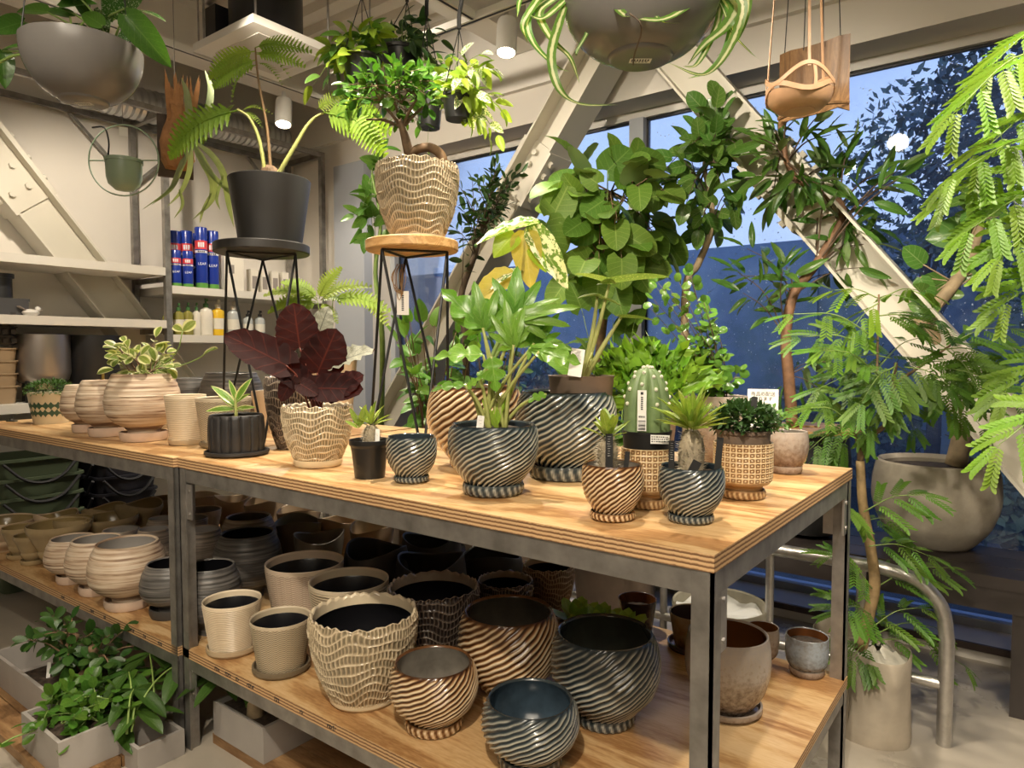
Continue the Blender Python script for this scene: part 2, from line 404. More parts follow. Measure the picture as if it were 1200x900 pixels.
# diagonal braces (wide-flange steel), splice plates and bolts
def brace(name, a, b, w_, d_, nrm, plates=()):
    """a-b axis, w_ across in the wall's plane, d_ along the wall normal nrm"""
    a, b = Vector(a), Vector(b); u = (b-a).normalized(); n = Vector(nrm); s = u.cross(n).normalized(); L = (b-a).length
    root = bpy.data.objects.new(name, None); COL.objects.link(root); root.location = a; struct(root)
    Mx = Matrix(((u.x, s.x, n.x, 0), (u.y, s.y, n.y, 0), (u.z, s.z, n.z, 0), (0, 0, 0, 1)))
    g = G(); t = .012
    g.box((0, -w_/2, -d_/2), (L, -w_/2+t, d_/2), M=Mx); g.box((0, w_/2-t, -d_/2), (L, w_/2, d_/2), M=Mx); g.box((0, -w_/2+t, -t), (L, w_/2-t, t), M=Mx)
    g.build('girder', M_BEAM, root, smooth=False)
    for c, ln in plates:
        g = G(); g.box((c-ln/2, -w_/2+t, t), (c+ln/2, w_/2-t, t+.014), M=Mx)
        for e in (-1, 1): g.box((c-ln/2, e*w_/2-.014*(e < 0), -d_/2), (c+ln/2, e*w_/2+.014*(e > 0), d_/2), M=Mx)
        p = g.build('splice_plate', M_BEAM, root, smooth=False)
        for k in range(4):
            for e in (-1, 1):
                q = c+(k-1.5)*ln/4.6
                for pos, ax in (((q, e*w_*.22, t+.014), n), ((q, e*(w_/2+.014), d_*.3), s*e)):
                    P = Mx@Vector(pos); h = G(); h.tube([P, P+ax*.022], .019, 6); h.build('bolt', M_BEAM, p, smooth=False)
brace('trim_8', (-1.62, 3.36, 2.98), (.38, 3.36, .42), .20, .20, (0, -1, 0), ((1.12, .42),))
brace('trim_9', (-1.90, 3.36, 2.98), (-4.0, 3.36, .30), .20, .22, (0, -1, 0), ((.78, .34),))
brace('trim_10', (-4.835, .65, 3.45), (-4.835, 2.73, .75), .24, .20, (1, 0, 0), ((1.28, .6),))
# flexible duct
g = G(); P0, P1 = Vector((-4.72, 1.75, 2.93)), Vector((-4.72, 3.3, 2.97)); pts = [P0.lerp(P1, i/70) for i in range(71)]
g.tube(pts, [.10+.008*(i % 2) for i in range(71)], 18)
tag(g.build('ventilation_duct', plain('silver_foil', (.5, .5, .5), .35, .8)), 'ribbed silver flexible duct running along the top of the left wall', 'duct')
# ceiling air conditioner
t = thing('air_conditioner', 'ceiling cassette unit with cream square panel under a black drum', 'air conditioner', (-3.36, 2.25, 2.93))
g = G(); g.box((-.28, -.26, 0), (.28, .26, .04)); g.build('panel', M_WHITE, t)
g = G(); g.box((-.20, -.18, -.004), (.20, .18, 0)); g.build('grille', plain('panel_grey', (.5, .47, .42), .6), t)
g = G(); g.lathe([(.17, .04), (.19, .05), (.19, .33), (.16, .35)], 32, capb=True, capt=True); g.build('drum', M_DARK, t)
g = G(); g.box((-.26, -.2, .04), (-.16, .0, .24)); g.build('control_box', M_DARK, t)
for sx_, sy_ in ((-.24, -.22), (.24, -.22), (-.24, .22), (.24, .22)):
    g = G(); g.tube([(sx_, sy_, .04), (sx_, sy_, .56)], .006, 6); g.build('hanger_rod', M_STEEL, t)
# light tracks and lamp heads
def track(a, b, label):
    g = G(); g.bar(a, b, .036, .034); o = g.build('light_track', M_LAMPW); tag(o, label, 'track', 'ceiling light tracks')
    a, b = Vector(a), Vector(b)
    for k in (.12, .5, .88):
        p = a.lerp(b, k); q = G(); q.tube([p+Vector((0, 0, .017)), (p.x, p.y, 3.5)], .005, 6); q.build('hanger_rod', M_STEEL, o)
    q = G(); q.bar(a+Vector((0, 0, -.0175)), b+Vector((0, 0, -.0175)), .012, .003); q.build('slot', M_DARK, o)
track((-3.3, 2.64, 2.95), (-.6, 2.64, 2.95), 'white lighting track running beside the window wall, carrying two spotlights')
track((-2.22, .6, 2.95), (-2.22, 2.62, 2.95), 'white lighting track with black hooks running over the hanging pots')
track((-3.69, .9, 2.95), (-3.69, 3.2, 2.95), 'white lighting track above the steel shelving')
def lamp_head(loc, aim, label, on=True, sc=1.):
    loc = Vector(loc); t = thing('spotlight', label, 'spotlight', loc, 'ceiling spotlights')
    d = (Vector(aim)-loc).normalized(); q = d.to_track_quat('Z', 'Y').to_matrix().to_4x4()
    g = G(); pr = [(a*sc, b) for a, b in [(.026, -.17), (.046, -.165), (.05, -.15), (.05, .0), (.044, .0), (.044, -.03)]]
    g.lathe(pr, 24, capb=True); g.v = [tuple(q@Vector(p)) for p in g.v]; g.build('lamp_head', M_LAMPW, t)
    g = G(); g.lathe([(.001, -.018), (.043*sc, -.018), (.043*sc, -.010), (.001, -.006)], 20); g.v = [tuple(q@Vector(p)) for p in g.v]
    g.build('lens', plain('lamp_lens', (1, .95, .85), .3, emit=(1, .88, .68), estr=28) if on else M_WHITE, t)
    back = q@Vector((0, 0, -.13)); g = G(); g.tube([back, (back.x, back.y, back.z+.07), (back.x, back.y, 2.93-loc.z)], .012, 8); g.build('stem', M_LAMPW, t)
def head_at(px, py, z, tgt, label): lamp_head(onz(px, py, z), tgt, label)
head_at(593, 62, 2.76, (-1.9, 2.3, .5), 'lit white spotlight on the track beside the window wall')
head_at(332, 146, 2.72, (-3.3, 2.2, .5), 'lit white spotlight hanging under the ceiling air conditioner')
lamp_head((-.87, 1.66, 2.88), (-.80, 3.1, 1.5), 'lit white spotlight above the front table, mirrored in the window glass', sc=1.7)
for p, a, wt, sz in SPOTS[3:8]+SPOTS[9:]:  # heads for the added spots
    lamp_head((p[0], p[1], p[2]+.02), a, 'lit white spotlight added over the %s' % {-1.9: 'table joint', .35: 'feathery tree', -3.4: 'left table', -.1: 'front aisle', -1.5: 'front of the lower shelves', -1.3: 'middle trees', .15: 'concrete planter', -2.9: 'left brace'}[p[0]])
# ---------------------------------------------------------------- outdoors at dusk
def backdrop_haze():  # dusk haze over the yard put into blue and teal tones
    m, t, b, o = newmat('haze_blue'); n = noise(t, coords(t), .9, 6, .65)
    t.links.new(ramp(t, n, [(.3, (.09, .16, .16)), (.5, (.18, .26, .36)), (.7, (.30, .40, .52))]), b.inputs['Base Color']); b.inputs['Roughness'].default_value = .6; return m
def cloud(n, size, c, rad, seed, squash=1.):
    rr = np.random.RandomState(seed); d = rr.normal(size=(n, 3)); d /= np.linalg.norm(d, axis=1)[:, None]
    p = np.array(c)+d*np.array(rad)*(rr.uniform(.25, 1, (n, 1))**.4)
    a = rr.normal(size=(n, 3)); a /= np.linalg.norm(a, axis=1)[:, None]; b_ = np.cross(a, rr.normal(size=(n, 3))); b_ /= np.linalg.norm(b_, axis=1)[:, None]
    s = size*rr.uniform(.6, 1.4, (n, 1))
    V = np.stack([p-a*s, p+b_*s*.5, p+a*s, p-b_*s*.5], 1).reshape(-1, 3)
    return V.tolist(), [(4*i, 4*i+1, 4*i+2, 4*i+3) for i in range(n)]
M_OUTL = [plain('outdoor_leaf_a', (.07, .13, .10), .6), plain('outdoor_leaf_b', (.10, .16, .13), .6), plain('outdoor_leaf_c', (.06, .10, .10), .6)]
M_BARK = plain('outdoor_bark', (.06, .05, .045), .8, nscale=12, namt=.4)
g = G(); g.box((-20, 3.85, -.3), (14, 26, -.1)); struct(g.build('trim_11', plain('wet_ground', (.05, .06, .07), .25, nscale=2, namt=.5)))
g = G(); g.box((-14, 8.0, -.1), (8, 8.15, 2.55))  # added backdrop standing in for the hazy hill and trees
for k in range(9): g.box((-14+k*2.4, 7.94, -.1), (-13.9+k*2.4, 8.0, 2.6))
tag(g.build('haze_backdrop', backdrop_haze()), 'added backdrop fence with blue dusk haze painted in, across the yard outside the window', 'fence')
def outdoor_tree(name, x, y, h, rad, n, label, seed, mat, size=.10, trunk=.10, cz=None):
    t = thing(name, label, 'tree', (x, y, -.1), 'trees outside the window')
    g = G(); g.tube(spline([(0, 0, 0), (.05, .02, h*.35), (-.05, 0, h*.8), (.02, 0, h)], 4), [trunk*(1-.6*i/12) for i in range(13)], 8); g.build('trunk', M_BARK, t)
    rr = random.Random(seed)
    for k in range(5):
        a = rr.uniform(0, 6.28); z0 = h*rr.uniform(.45, .8); b = G()
        b.tube(spline([(0, 0, z0), (math.cos(a)*rad*.45, math.sin(a)*rad*.45, z0+.3), (math.cos(a)*rad*.9, math.sin(a)*rad*.9, z0+rr.uniform(.1, .8))], 4), [trunk*.35*(1-.7*i/8) for i in range(9)], 6); b.build('branch', M_BARK, t)
    v, f = cloud(n, size, (0, 0, cz or h*.85), (rad, rad*.8, h*.38), seed); g = G(); g.add(v, f); stuff(g.build('foliage', mat, t, smooth=False))
outdoor_tree('garden_tree', .35, 6.4, 3.6, 1.25, 8500, 'dark tree outside the right end of the window', 1, M_OUTL[2], .042, .13, 2.9)
outdoor_tree('garden_tree', 1.6, 7.2, 4.4, 1.6, 8500, 'tall dark tree outside at the right edge of the view', 2, M_OUTL[0], .05, .16, 3.2)
outdoor_tree('garden_tree', -.75, 7.0, 2.6, .8, 1800, 'thin leafy tree outside with sky showing through it', 3, M_OUTL[1], .045, .07, 2.9)
for i, (x, y, h, rd, lab) in enumerate(((-1.6, 7.3, 1.2, .8, 'round dark shrub outside below the braces'), (-3.4, 7.2, 1.3, .9, 'broad dark shrub outside left of the window mullion'),
        (-5.6, 7.4, 1.5, 1.0, 'dark shrub outside at the left end of the window'), (.0, 5.6, .8, .6, 'low dark shrub outside behind the concrete planter'), (-7.4, 7.2, 1.4, .9, 'farthest shrub outside beyond the window pier'))):
    outdoor_tree('garden_shrub', x, y, h, rd, 2600, lab, 20+i, M_OUTL[(i+1) % 3], .06, .04, h*.55)
# ---------------------------------------------------------------- tables
M_TOP = wood('pine_plywood', [(.30, (.33, .165, .06)), (.45, (.49, .285, .12)), (.58, (.60, .39, .185)), (.75, (.68, .48, .26))], (.8, 4.2, 4.2), 1.0, .4, 1.3, figure=26., amp=.15)
def plyedge():
    m, t, b, o = newmat('plywood_edge')
    c = N(t, 'ShaderNodeTexCoord'); s = N(t, 'ShaderNodeSeparateXYZ'); t.links.new(c.outputs['Object'], s.inputs[0])
    fr = math_(t, 'FRACT', math_(t, 'DIVIDE', s.outputs[2], .0091))
    n = noise(t, coords(t, (30, 30, 4)), 3, 4)
    col = ramp(t, math_(t, 'ADD', fr, math_(t, 'MULTIPLY', math_(t, 'SUBTRACT', n, .5), .5)), [(.0, (.13, .06, .025)), (.34, (.24, .12, .05)), (.46, (.56, .36, .18)), (.85, (.62, .41, .21)), (1., (.3, .16, .07))])
    t.links.new(col, b.inputs['Base Color']); b.inputs['Roughness'].default_value = .7; return m
M_EDGE = plyedge()
def ply(name, a, b, parent):
    g = G(); g.box(a, b); g.m = [0, 0, 1, 1, 1, 1]; return g.build(name, [M_TOP, M_EDGE], parent, smooth=False)
TT, LS = .98, .343
def table(label, W, D, loc, rz, marks):
    """origin at the front right corner on the floor; x runs to the left as negative"""
    t = thing('display_table', label, 'table', loc, 'steel and plywood display tables', rz)
    p = .040
    ply('tabletop', (-W, 0, TT-.032), (0, D, TT), t)
    sh = ply('lower_shelf', (-W, .002, LS-.030), (0, D-.002, LS), t)
    for x in (-W+.002, -p-.002):
        for y in (.002, D-p-.002):
            g = G(); g.box((x, y, 0), (x+p, y+.006, TT-.0325)); g.box((x+(0 if x < -.5 else p-.006), y, 0), (x+(.006 if x < -.5 else p), y+p, TT-.0325))
            g.box((x+.008, y+.010, 0), (x+p-.008, y+p-.004, TT-.0325)); g.build('post', M_STEEL, t, smooth=False)
            inn = x+p if x < -W/2 else x
            for z0 in (() if x > -W/2 and y < D/2 else (TT-.20, LS-.165)):
                h = G(); e = .0 if y < .5 else 0
                h.box((inn-.001 if inn < -W/2 else inn-.029, y+.004, z0), (inn+.029 if inn < -W/2 else inn+.001, y+.009, z0+.115)); br = h.build('bracket_plate', M_ZINC, t, smooth=False)
                for q in (.02, .095):
                    cx = inn+(.015 if inn < -W/2 else -.015); k = G(); k.tube([(cx, y+.004, z0+q), (cx, y+.0005, z0+q)], .0055, 6); k.build('bolt', M_ZINC, br, smooth=False)
            if x > -W/2:
                h = G(); z0 = TT-.19; yy = y+p if y < D/2 else y
                h.box((-.010, min(yy, yy+(.034 if y < D/2 else -.034)), z0), (-.004, max(yy, yy+(.034 if y < D/2 else -.034)), z0+.115)); br = h.build('bracket_plate', M_ZINC, t, smooth=False)
                for q in (.02, .095):
                    cy = yy+(.017 if y < D/2 else -.017); k = G(); k.tube([(-.005, cy, z0+q), (.0, cy, z0+q)], .006, 6); k.build('bolt', M_ZINC, br, smooth=False)
    for z1, lo in ((TT-.0325, .045), (LS-.0305, .040)):
        for y in (.004, D-.044):
            g = G(); g.box((-W+p+.003, y, z1-lo), (-p-.003, y+.005, z1)); g.box((-W+p+.003, y+.005, z1-.005), (-p-.003, y+.038, z1)); g.build('rail', M_STEEL, t, smooth=False)
        for x in (-W+.003, -.043):
            g = G(); xs = x+(.035 if x > -.5 else 0); g.box((xs, p+.003, z1-lo), (xs+.005, D-p-.003, z1)); g.box((x+.002, p+.003, z1-.005), (x+.034, D-p-.003, z1)); g.build('rail', M_STEEL, t, smooth=False)
    for x0 in marks:                                    # printed mill stamps on the shelf edge
        g = G(); x = x0
        for k in range(R.randint(3, 5)):
            wv = R.uniform(.003, .007); h = R.uniform(.006, .013); z = LS-.016
            g.box((x, .0008, z-h/2), (x+wv*.35, .002, z+h/2)); g.box((x, .0008, z+h/2-.002), (x+wv, .002, z+h/2)); 
            if k % 2: g.box((x, .0008, z-h/2), (x+wv, .002, z-h/2+.002))
            x += wv+.002
        g.build('stamp', M_INK, sh, smooth=False)
    return t
FN = Vector((-.433, 1.150, 0))
table('front plywood display table on raw steel legs, its corner nearest the camera', 1.822, 1.118, FN, 0, [-1.62, -1.56, -1.50, -1.44, -1.30, -1.18, -1.06])
table('rear left plywood display table joined end to end with the front one', 1.90, 1.118, (FN.x-1.828, FN.y-.012, 0), math.radians(1.3), [-.13, -.23, -.33, -.42, -.53, -.64, -.9])

# ---------------------------------------------------------------- ceramics
SWB = glaze('swirl_glaze_brown', [(.0, (.05, .02, .008)), (.22, (.17, .075, .028)), (.48, (.50, .33, .17)), (.75, (.74, .61, .42))], .2, 18, .16, .3)
SWG = glaze('swirl_glaze_blue', [(.0, (.016, .024, .030)), (.28, (.045, .058, .062)), (.58, (.21, .215, .19)), (.88, (.46, .45, .38))], .18, 18, .18, .4)
SWB_IN = plain('swirl_brown_inside', (.20, .18, .15), .2, nscale=9, namt=.4)
SWG_IN = plain('swirl_blue_inside', (.035, .055, .075), .18, nscale=12, namt=.4)
SCB = glaze('scallop_glaze_cream', [(.0, (.15, .125, .075)), (.3, (.34, .27, .17)), (.6, (.60, .49, .33)), (.95, (.76, .66, .48))], .25, 16, .14, .3)
SCD = glaze('scallop_glaze_dark', [(.0, (.022, .017, .015)), (.35, (.07, .052, .045)), (.65, (.24, .19, .15)), (.95, (.50, .43, .35))], .2, 16, .14, .3)
SCM = glaze('scallop_glaze_brown', [(.0, (.10, .06, .035)), (.35, (.24, .16, .10)), (.65, (.42, .31, .20)), (.95, (.60, .48, .34))], .25, 16, .14, .3)
BLKIN = plain('black_pot_inside', (.008, .008, .010), .28)
STR_P = striped('striped_sand', [(.33, (.20, .115, .07)), (.43, (.44, .31, .21)), (.53, (.60, .47, .34)), (.72, (.73, .62, .49))], 60, .5)
STR_D = striped('striped_charcoal', [(.30, (.03, .028, .026)), (.45, (.085, .08, .075)), (.6, (.15, .14, .13)), (.8, (.28, .25, .22))], 60, .42)
STR_M = striped('striped_grey_tan', [(.30, (.12, .10, .08)), (.45, (.26, .21, .165)), (.6, (.38, .31, .24)), (.8, (.50, .42, .33))], 60, .45)
STR_PI = plain('pale_grey_inside', (.46, .43, .40), .25)
SAUC_P = plain('sand_saucer', (.58, .44, .34), .55, nscale=20, namt=.1)
SAUC_D = plain('charcoal_saucer', (.05, .047, .045), .5)
TAN = plain('olive_tan_glaze', (.36, .27, .145), .14, nscale=7, namt=.2)
TANL = plain('warm_sand_glaze', (.52, .39, .26), .35, nscale=6, namt=.12)
TANIN = plain('olive_inside', (.26, .19, .08), .2, nscale=5, namt=.2)
CREAM = glaze('ribbed_cream', [(.0, (.42, .32, .20)), (.6, (.66, .54, .38)), (1., (.76, .65, .48))], .4, 12, .1)
CREAMG = glaze('ribbed_grey_cream', [(.0, (.14, .11, .07)), (.5, (.40, .32, .21)), (1., (.58, .49, .35))], .35, 12, .1)
CREAMB = glaze('ribbed_pink_cream', [(.0, (.34, .25, .18)), (.6, (.55, .43, .32)), (1., (.68, .56, .42))], .38, 12, .1)
RATT = glaze('cane_glaze', [(.0, (.14, .065, .022)), (.3, (.30, .165, .07)), (.6, (.54, .38, .2)), (.95, (.72, .58, .37))], .28, 20, .14, .3)
BLKF = plain('matt_black_ceramic', (.018, .017, .017), .5, nscale=15, namt=.4, bumpy=.15)
BROWNCUP = plain('plum_brown_glaze', (.065, .04, .045), .2, nscale=8, namt=.4)
BROWNCUP_IN = plain('amber_glaze_inside', (.13, .045, .012), .12)
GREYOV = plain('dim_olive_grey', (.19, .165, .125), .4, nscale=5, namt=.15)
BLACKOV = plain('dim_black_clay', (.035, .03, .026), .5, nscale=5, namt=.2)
NURS = plain('nursery_black', (.012, .012, .012), .35)
NURSB = plain('nursery_brown', (.16, .115, .085), .5, nscale=10, namt=.15)
SOIL = plain('potting_soil', (.045, .03, .02), .9, nscale=60, namt=.6, bumpy=.6)
def speckled(name, stops, sc=55):
    m, t, b, o = newmat(name); v = N(t, 'ShaderNodeTexVoronoi'); v.inputs['Scale'].default_value = sc
    t.links.new(coords(t), v.inputs['Vector']); n = noise(t, coords(t), sc*1.6, 4)
    c = N(t, 'ShaderNodeTexCoord'); s = N(t, 'ShaderNodeSeparateXYZ'); t.links.new(c.outputs['Generated'], s.inputs[0])
    f = math_(t, 'ADD', math_(t, 'MULTIPLY', n, .6), math_(t, 'MULTIPLY', s.outputs[2], .45))
    t.links.new(ramp(t, f, stops), b.inputs['Base Color']); b.inputs['Roughness'].default_value = .22; bump(t, b, n, .15, .002); MATS[name] = m; return m
SPK = speckled('speckled_grey_glaze', [(.25, (.09, .06, .045)), (.42, (.27, .215, .17)), (.6, (.42, .36, .30)), (.8, (.38, .34, .31))])
SPKB = speckled('speckled_brown_glaze', [(.25, (.10, .06, .04)), (.45, (.22, .16, .12)), (.65, (.33, .27, .22)), (.85, (.36, .31, .27))])
SPBL = speckled('blue_grey_runny_glaze', [(.25, (.08, .05, .035)), (.38, (.17, .19, .21)), (.6, (.27, .31, .35)), (.85, (.18, .17, .16))])
TANCUP = speckled('amber_runny_glaze', [(.25, (.11, .05, .015)), (.42, (.26, .14, .05)), (.62, (.40, .28, .16)), (.85, (.46, .38, .27))], 20)

CT = dict(
 swirl=[(0, .43), (.14, .64), (.36, .91), (.60, 1.), (.82, .97), (.95, .90), (1, .875)],
 swirl2=[(0, .46), (.16, .68), (.42, .92), (.68, 1.), (.9, .975), (1, .93)],
 scallop=[(0, .60), (.15, .72), (.4, .88), (.75, .985), (.9, 1.), (1, .97)],
 bowl=[(0, .42), (.09, .41), (.13, .46), (.25, .78), (.43, .98), (.53, 1.), (.76, .94), (1, .77)],
 taper=[(0, .76), (.5, .88), (1, 1.)],
 goblet=[(0, .40), (.05, .42), (.12, .50), (.24, .62), (.34, .66), (.38, .64), (.42, .68), (.7, .86), (.92, 1.), (1, .985)],
 round_=[(0, .62), (.1, .76), (.35, .95), (.6, 1.), (.85, .97), (1, .93)],
 tall=[(0, .62), (.4, .80), (.8, .97), (1, 1.)],
 cane=[(0, .68), (.06, .66), (.16, .70), (.22, .90), (.30, .98), (.6, 1.), (1, 1.)],
 mug=[(0, .60), (.08, .64), (.14, .80), (.3, .95), (.6, 1.), (1, .985)],
 nursery=[(0, .74), (.86, .95), (.87, 1.), (1, 1.)],
 fluted=[(0, .93), (.06, .97), (.5, 1.), (.94, .97), (1, .93)],
 vessel=[(0, .56), (.1, .70), (.3, .89), (.6, 1.), (.8, .99), (1, .93)],
 stem=[(0, .50), (.08, .42), (.16, .40), (.22, .62), (.4, .93), (.7, 1.), (1, .96)])
def ridge(ph): return (.5+.5*np.cos(2*PI*ph))**1.25
def make_disp(style, R_, ts, seed, ns):
    rs = np.random.RandomState(seed); o1, o2 = rs.uniform(0, 6, 2)
    def env(t): return min(1., t/.05)*min(1., (1.-t)/.05)
    if style == 'swirl':
        tw = ns/2.3; hv = rs.uniform(.72, 1.08, 97)
        def d(th, i):
            if i >= len(ts): return 0*th, 0*th, 0*th+.12
            t = ts[i]; ph = ns*th/(2*PI)-tw*t+.28*np.sin(2*th+3*t+o1)+.12*np.sin(5*th-4*t+o2)+.05*np.sin(17*th+5*t); rg = ridge(ph)*env(t)*hv[np.floor(ph).astype(int) % 97]
            return .040*R_*(rg-.5), 0*th, rg*(.62+.38*min(1, 1.6*(1-t)+.35))
    elif style == 'scallop':
        nr, nc = max(7, round(ns*.24)), round(ns*1.8); off = rs.uniform(0, 1, 60); jit = rs.uniform(.8, 1.2, 60)
        def d(th, i):
            t = ts[min(i, len(ts)-1)]
            zz = .0
            tr = np.abs(((th*round(nc*.36)/(2*PI)+.45*np.sin(3*th+o1)) % 1)*2-1)-.5
            if t > .93: zz = (tr*.045+.02*np.sin(9*th+o2)*np.sin(4*th))*R_*min(1, (t-.93)/.05)
            if i >= len(ts): return 0*th, zz+0*th, 0*th+.75
            q = t*nr+.45*np.sin(2*th+o1+t)+.34*np.sin(5*th+o2+2*t)+.26*np.sin(8*th-5*t+o1); row = np.floor(q).astype(int)+3; fq = q-np.floor(q)
            c = th*nc/(2*PI)*1.+off[row]+.45*np.sin(4*th+row*1.7)+.15*np.sin(9*th+row)+1.0*(fq-.5)**2*np.sin(3*th+row*2.3); fc = c-np.floor(c)
            hx = np.abs(2*fc-1)**2.; hy = np.clip(np.abs(2*fq-1), 0, 1)**3.4
            rl = np.maximum(hx*(.52+.30*np.sin(3*th+row*1.3)**2)+.10*fq, hy*(.85+.15*np.sin(7*th+row)))
            return .045*R_*(rl-.5)*min(1, (1-t)/.02+.3), zz+0*th, rl*(.62+.38*rs.uniform(.95, 1))
    elif style in ('ribbed', 'waved'):
        nr = ns; wv = .05 if style == 'ribbed' else .42
        def d(th, i):
            if i >= len(ts): return 0*th, 0*th, 0*th+.9
            t = ts[i]; ph = t*nr+wv*np.sin(22*th)+.05*np.sin(5*th+o1); rg = ridge(ph)*min(1, t/.03)*(1 if t < .93 else max(0, (1-t)/.07))
            return .020*R_*(rg-.5), 0*th, rg if t < .94 else 0*th+.9
    elif style == 'cane':
        def d(th, i):
            if i >= len(ts): return 0*th, 0*th, 0*th+.5
            t = ts[i]
            if t < .27: return 0*th, 0*th, 0*th+.38
            a, b_ = th*ns/(2*PI), (t-.27)/.73*ns*.25; fa, fb = np.abs(2*(a-np.floor(a))-1), abs(2*(b_-math.floor(b_))-1)
            ln = np.maximum(np.clip((fa-.62)/.25, 0, 1), min(1, max(0, (fb-.62)/.25))); dot = np.clip(1.9*(1-np.sqrt(fa**2+fb**2)/.46), 0, .95)
            rl = np.maximum(ln, dot*1.1)
            return .035*R_*(rl-.4), 0*th, np.clip(rl, 0, 1)
    elif style == 'fluted':
        def d(th, i):
            if i >= len(ts): return 0*th, 0*th, 0*th
            f = th*ns/(2*PI); f = np.abs(2*(f-np.floor(f))-1); return -.075*R_*f**5*env(ts[i]), 0*th, 0*th
    elif style == 'lipwave':
        def d(th, i):
            t = ts[min(i, len(ts)-1)]; return .05*R_*np.sin(2*th+o1)*t, .13*R_*np.sin(2*th+o2)*t**5, 0*th
    elif style == 'pleat':
        def d(th, i):
            if i >= len(ts) or ts[i] > .42 or ts[i] < .1: return 0*th, 0*th, 0*th
            f = th*ns/(2*PI); return -.04*R_*np.abs(2*(f-np.floor(f))-1)**3*math.sin(PI*(ts[i]-.1)/.32), 0*th, 0*th
    elif style == 'brushed':
        nz = rs.uniform(-1, 1, 200)
        def d(th, i):
            if i >= len(ts): return 0*th, 0*th, 0*th
            return .010*R_*nz[i]+.006*R_*np.sin(2*th+i*.7)*nz[i+40], 0*th, 0*th
    else: d = None
    return d
PLACED = []
def add_saucer(root, r, mat, h=.022, style=None):
    hh = h; pr = [(r*.80, 0), (r*.93, .002), (r, hh*.45), (r*.995, hh), (r*.93, hh+.001), (r*.88, hh*.42), (.001, hh*.38)]
    g = G(); dd = None
    if style in ('swirl', 'cane'):
        def dd(th, i):
            rg = ridge(th*26/(2*PI)-.8*i); return (.03*r*(rg-.5), 0*th, rg*.8) if i in (1, 2, 3) else (0*th, 0*th, 0*th+.25)
        pr = [(r*.80, 0), (r*.94, .003), (r, hh*.35), (r, hh*.75), (r*.97, hh), (r*.92, hh), (r*.86, hh*.42), (.001, hh*.38)]
    g.lathe(pr, 120 if dd else 48, disp=dd, capb=True)
    g.build('saucer', mat, root)
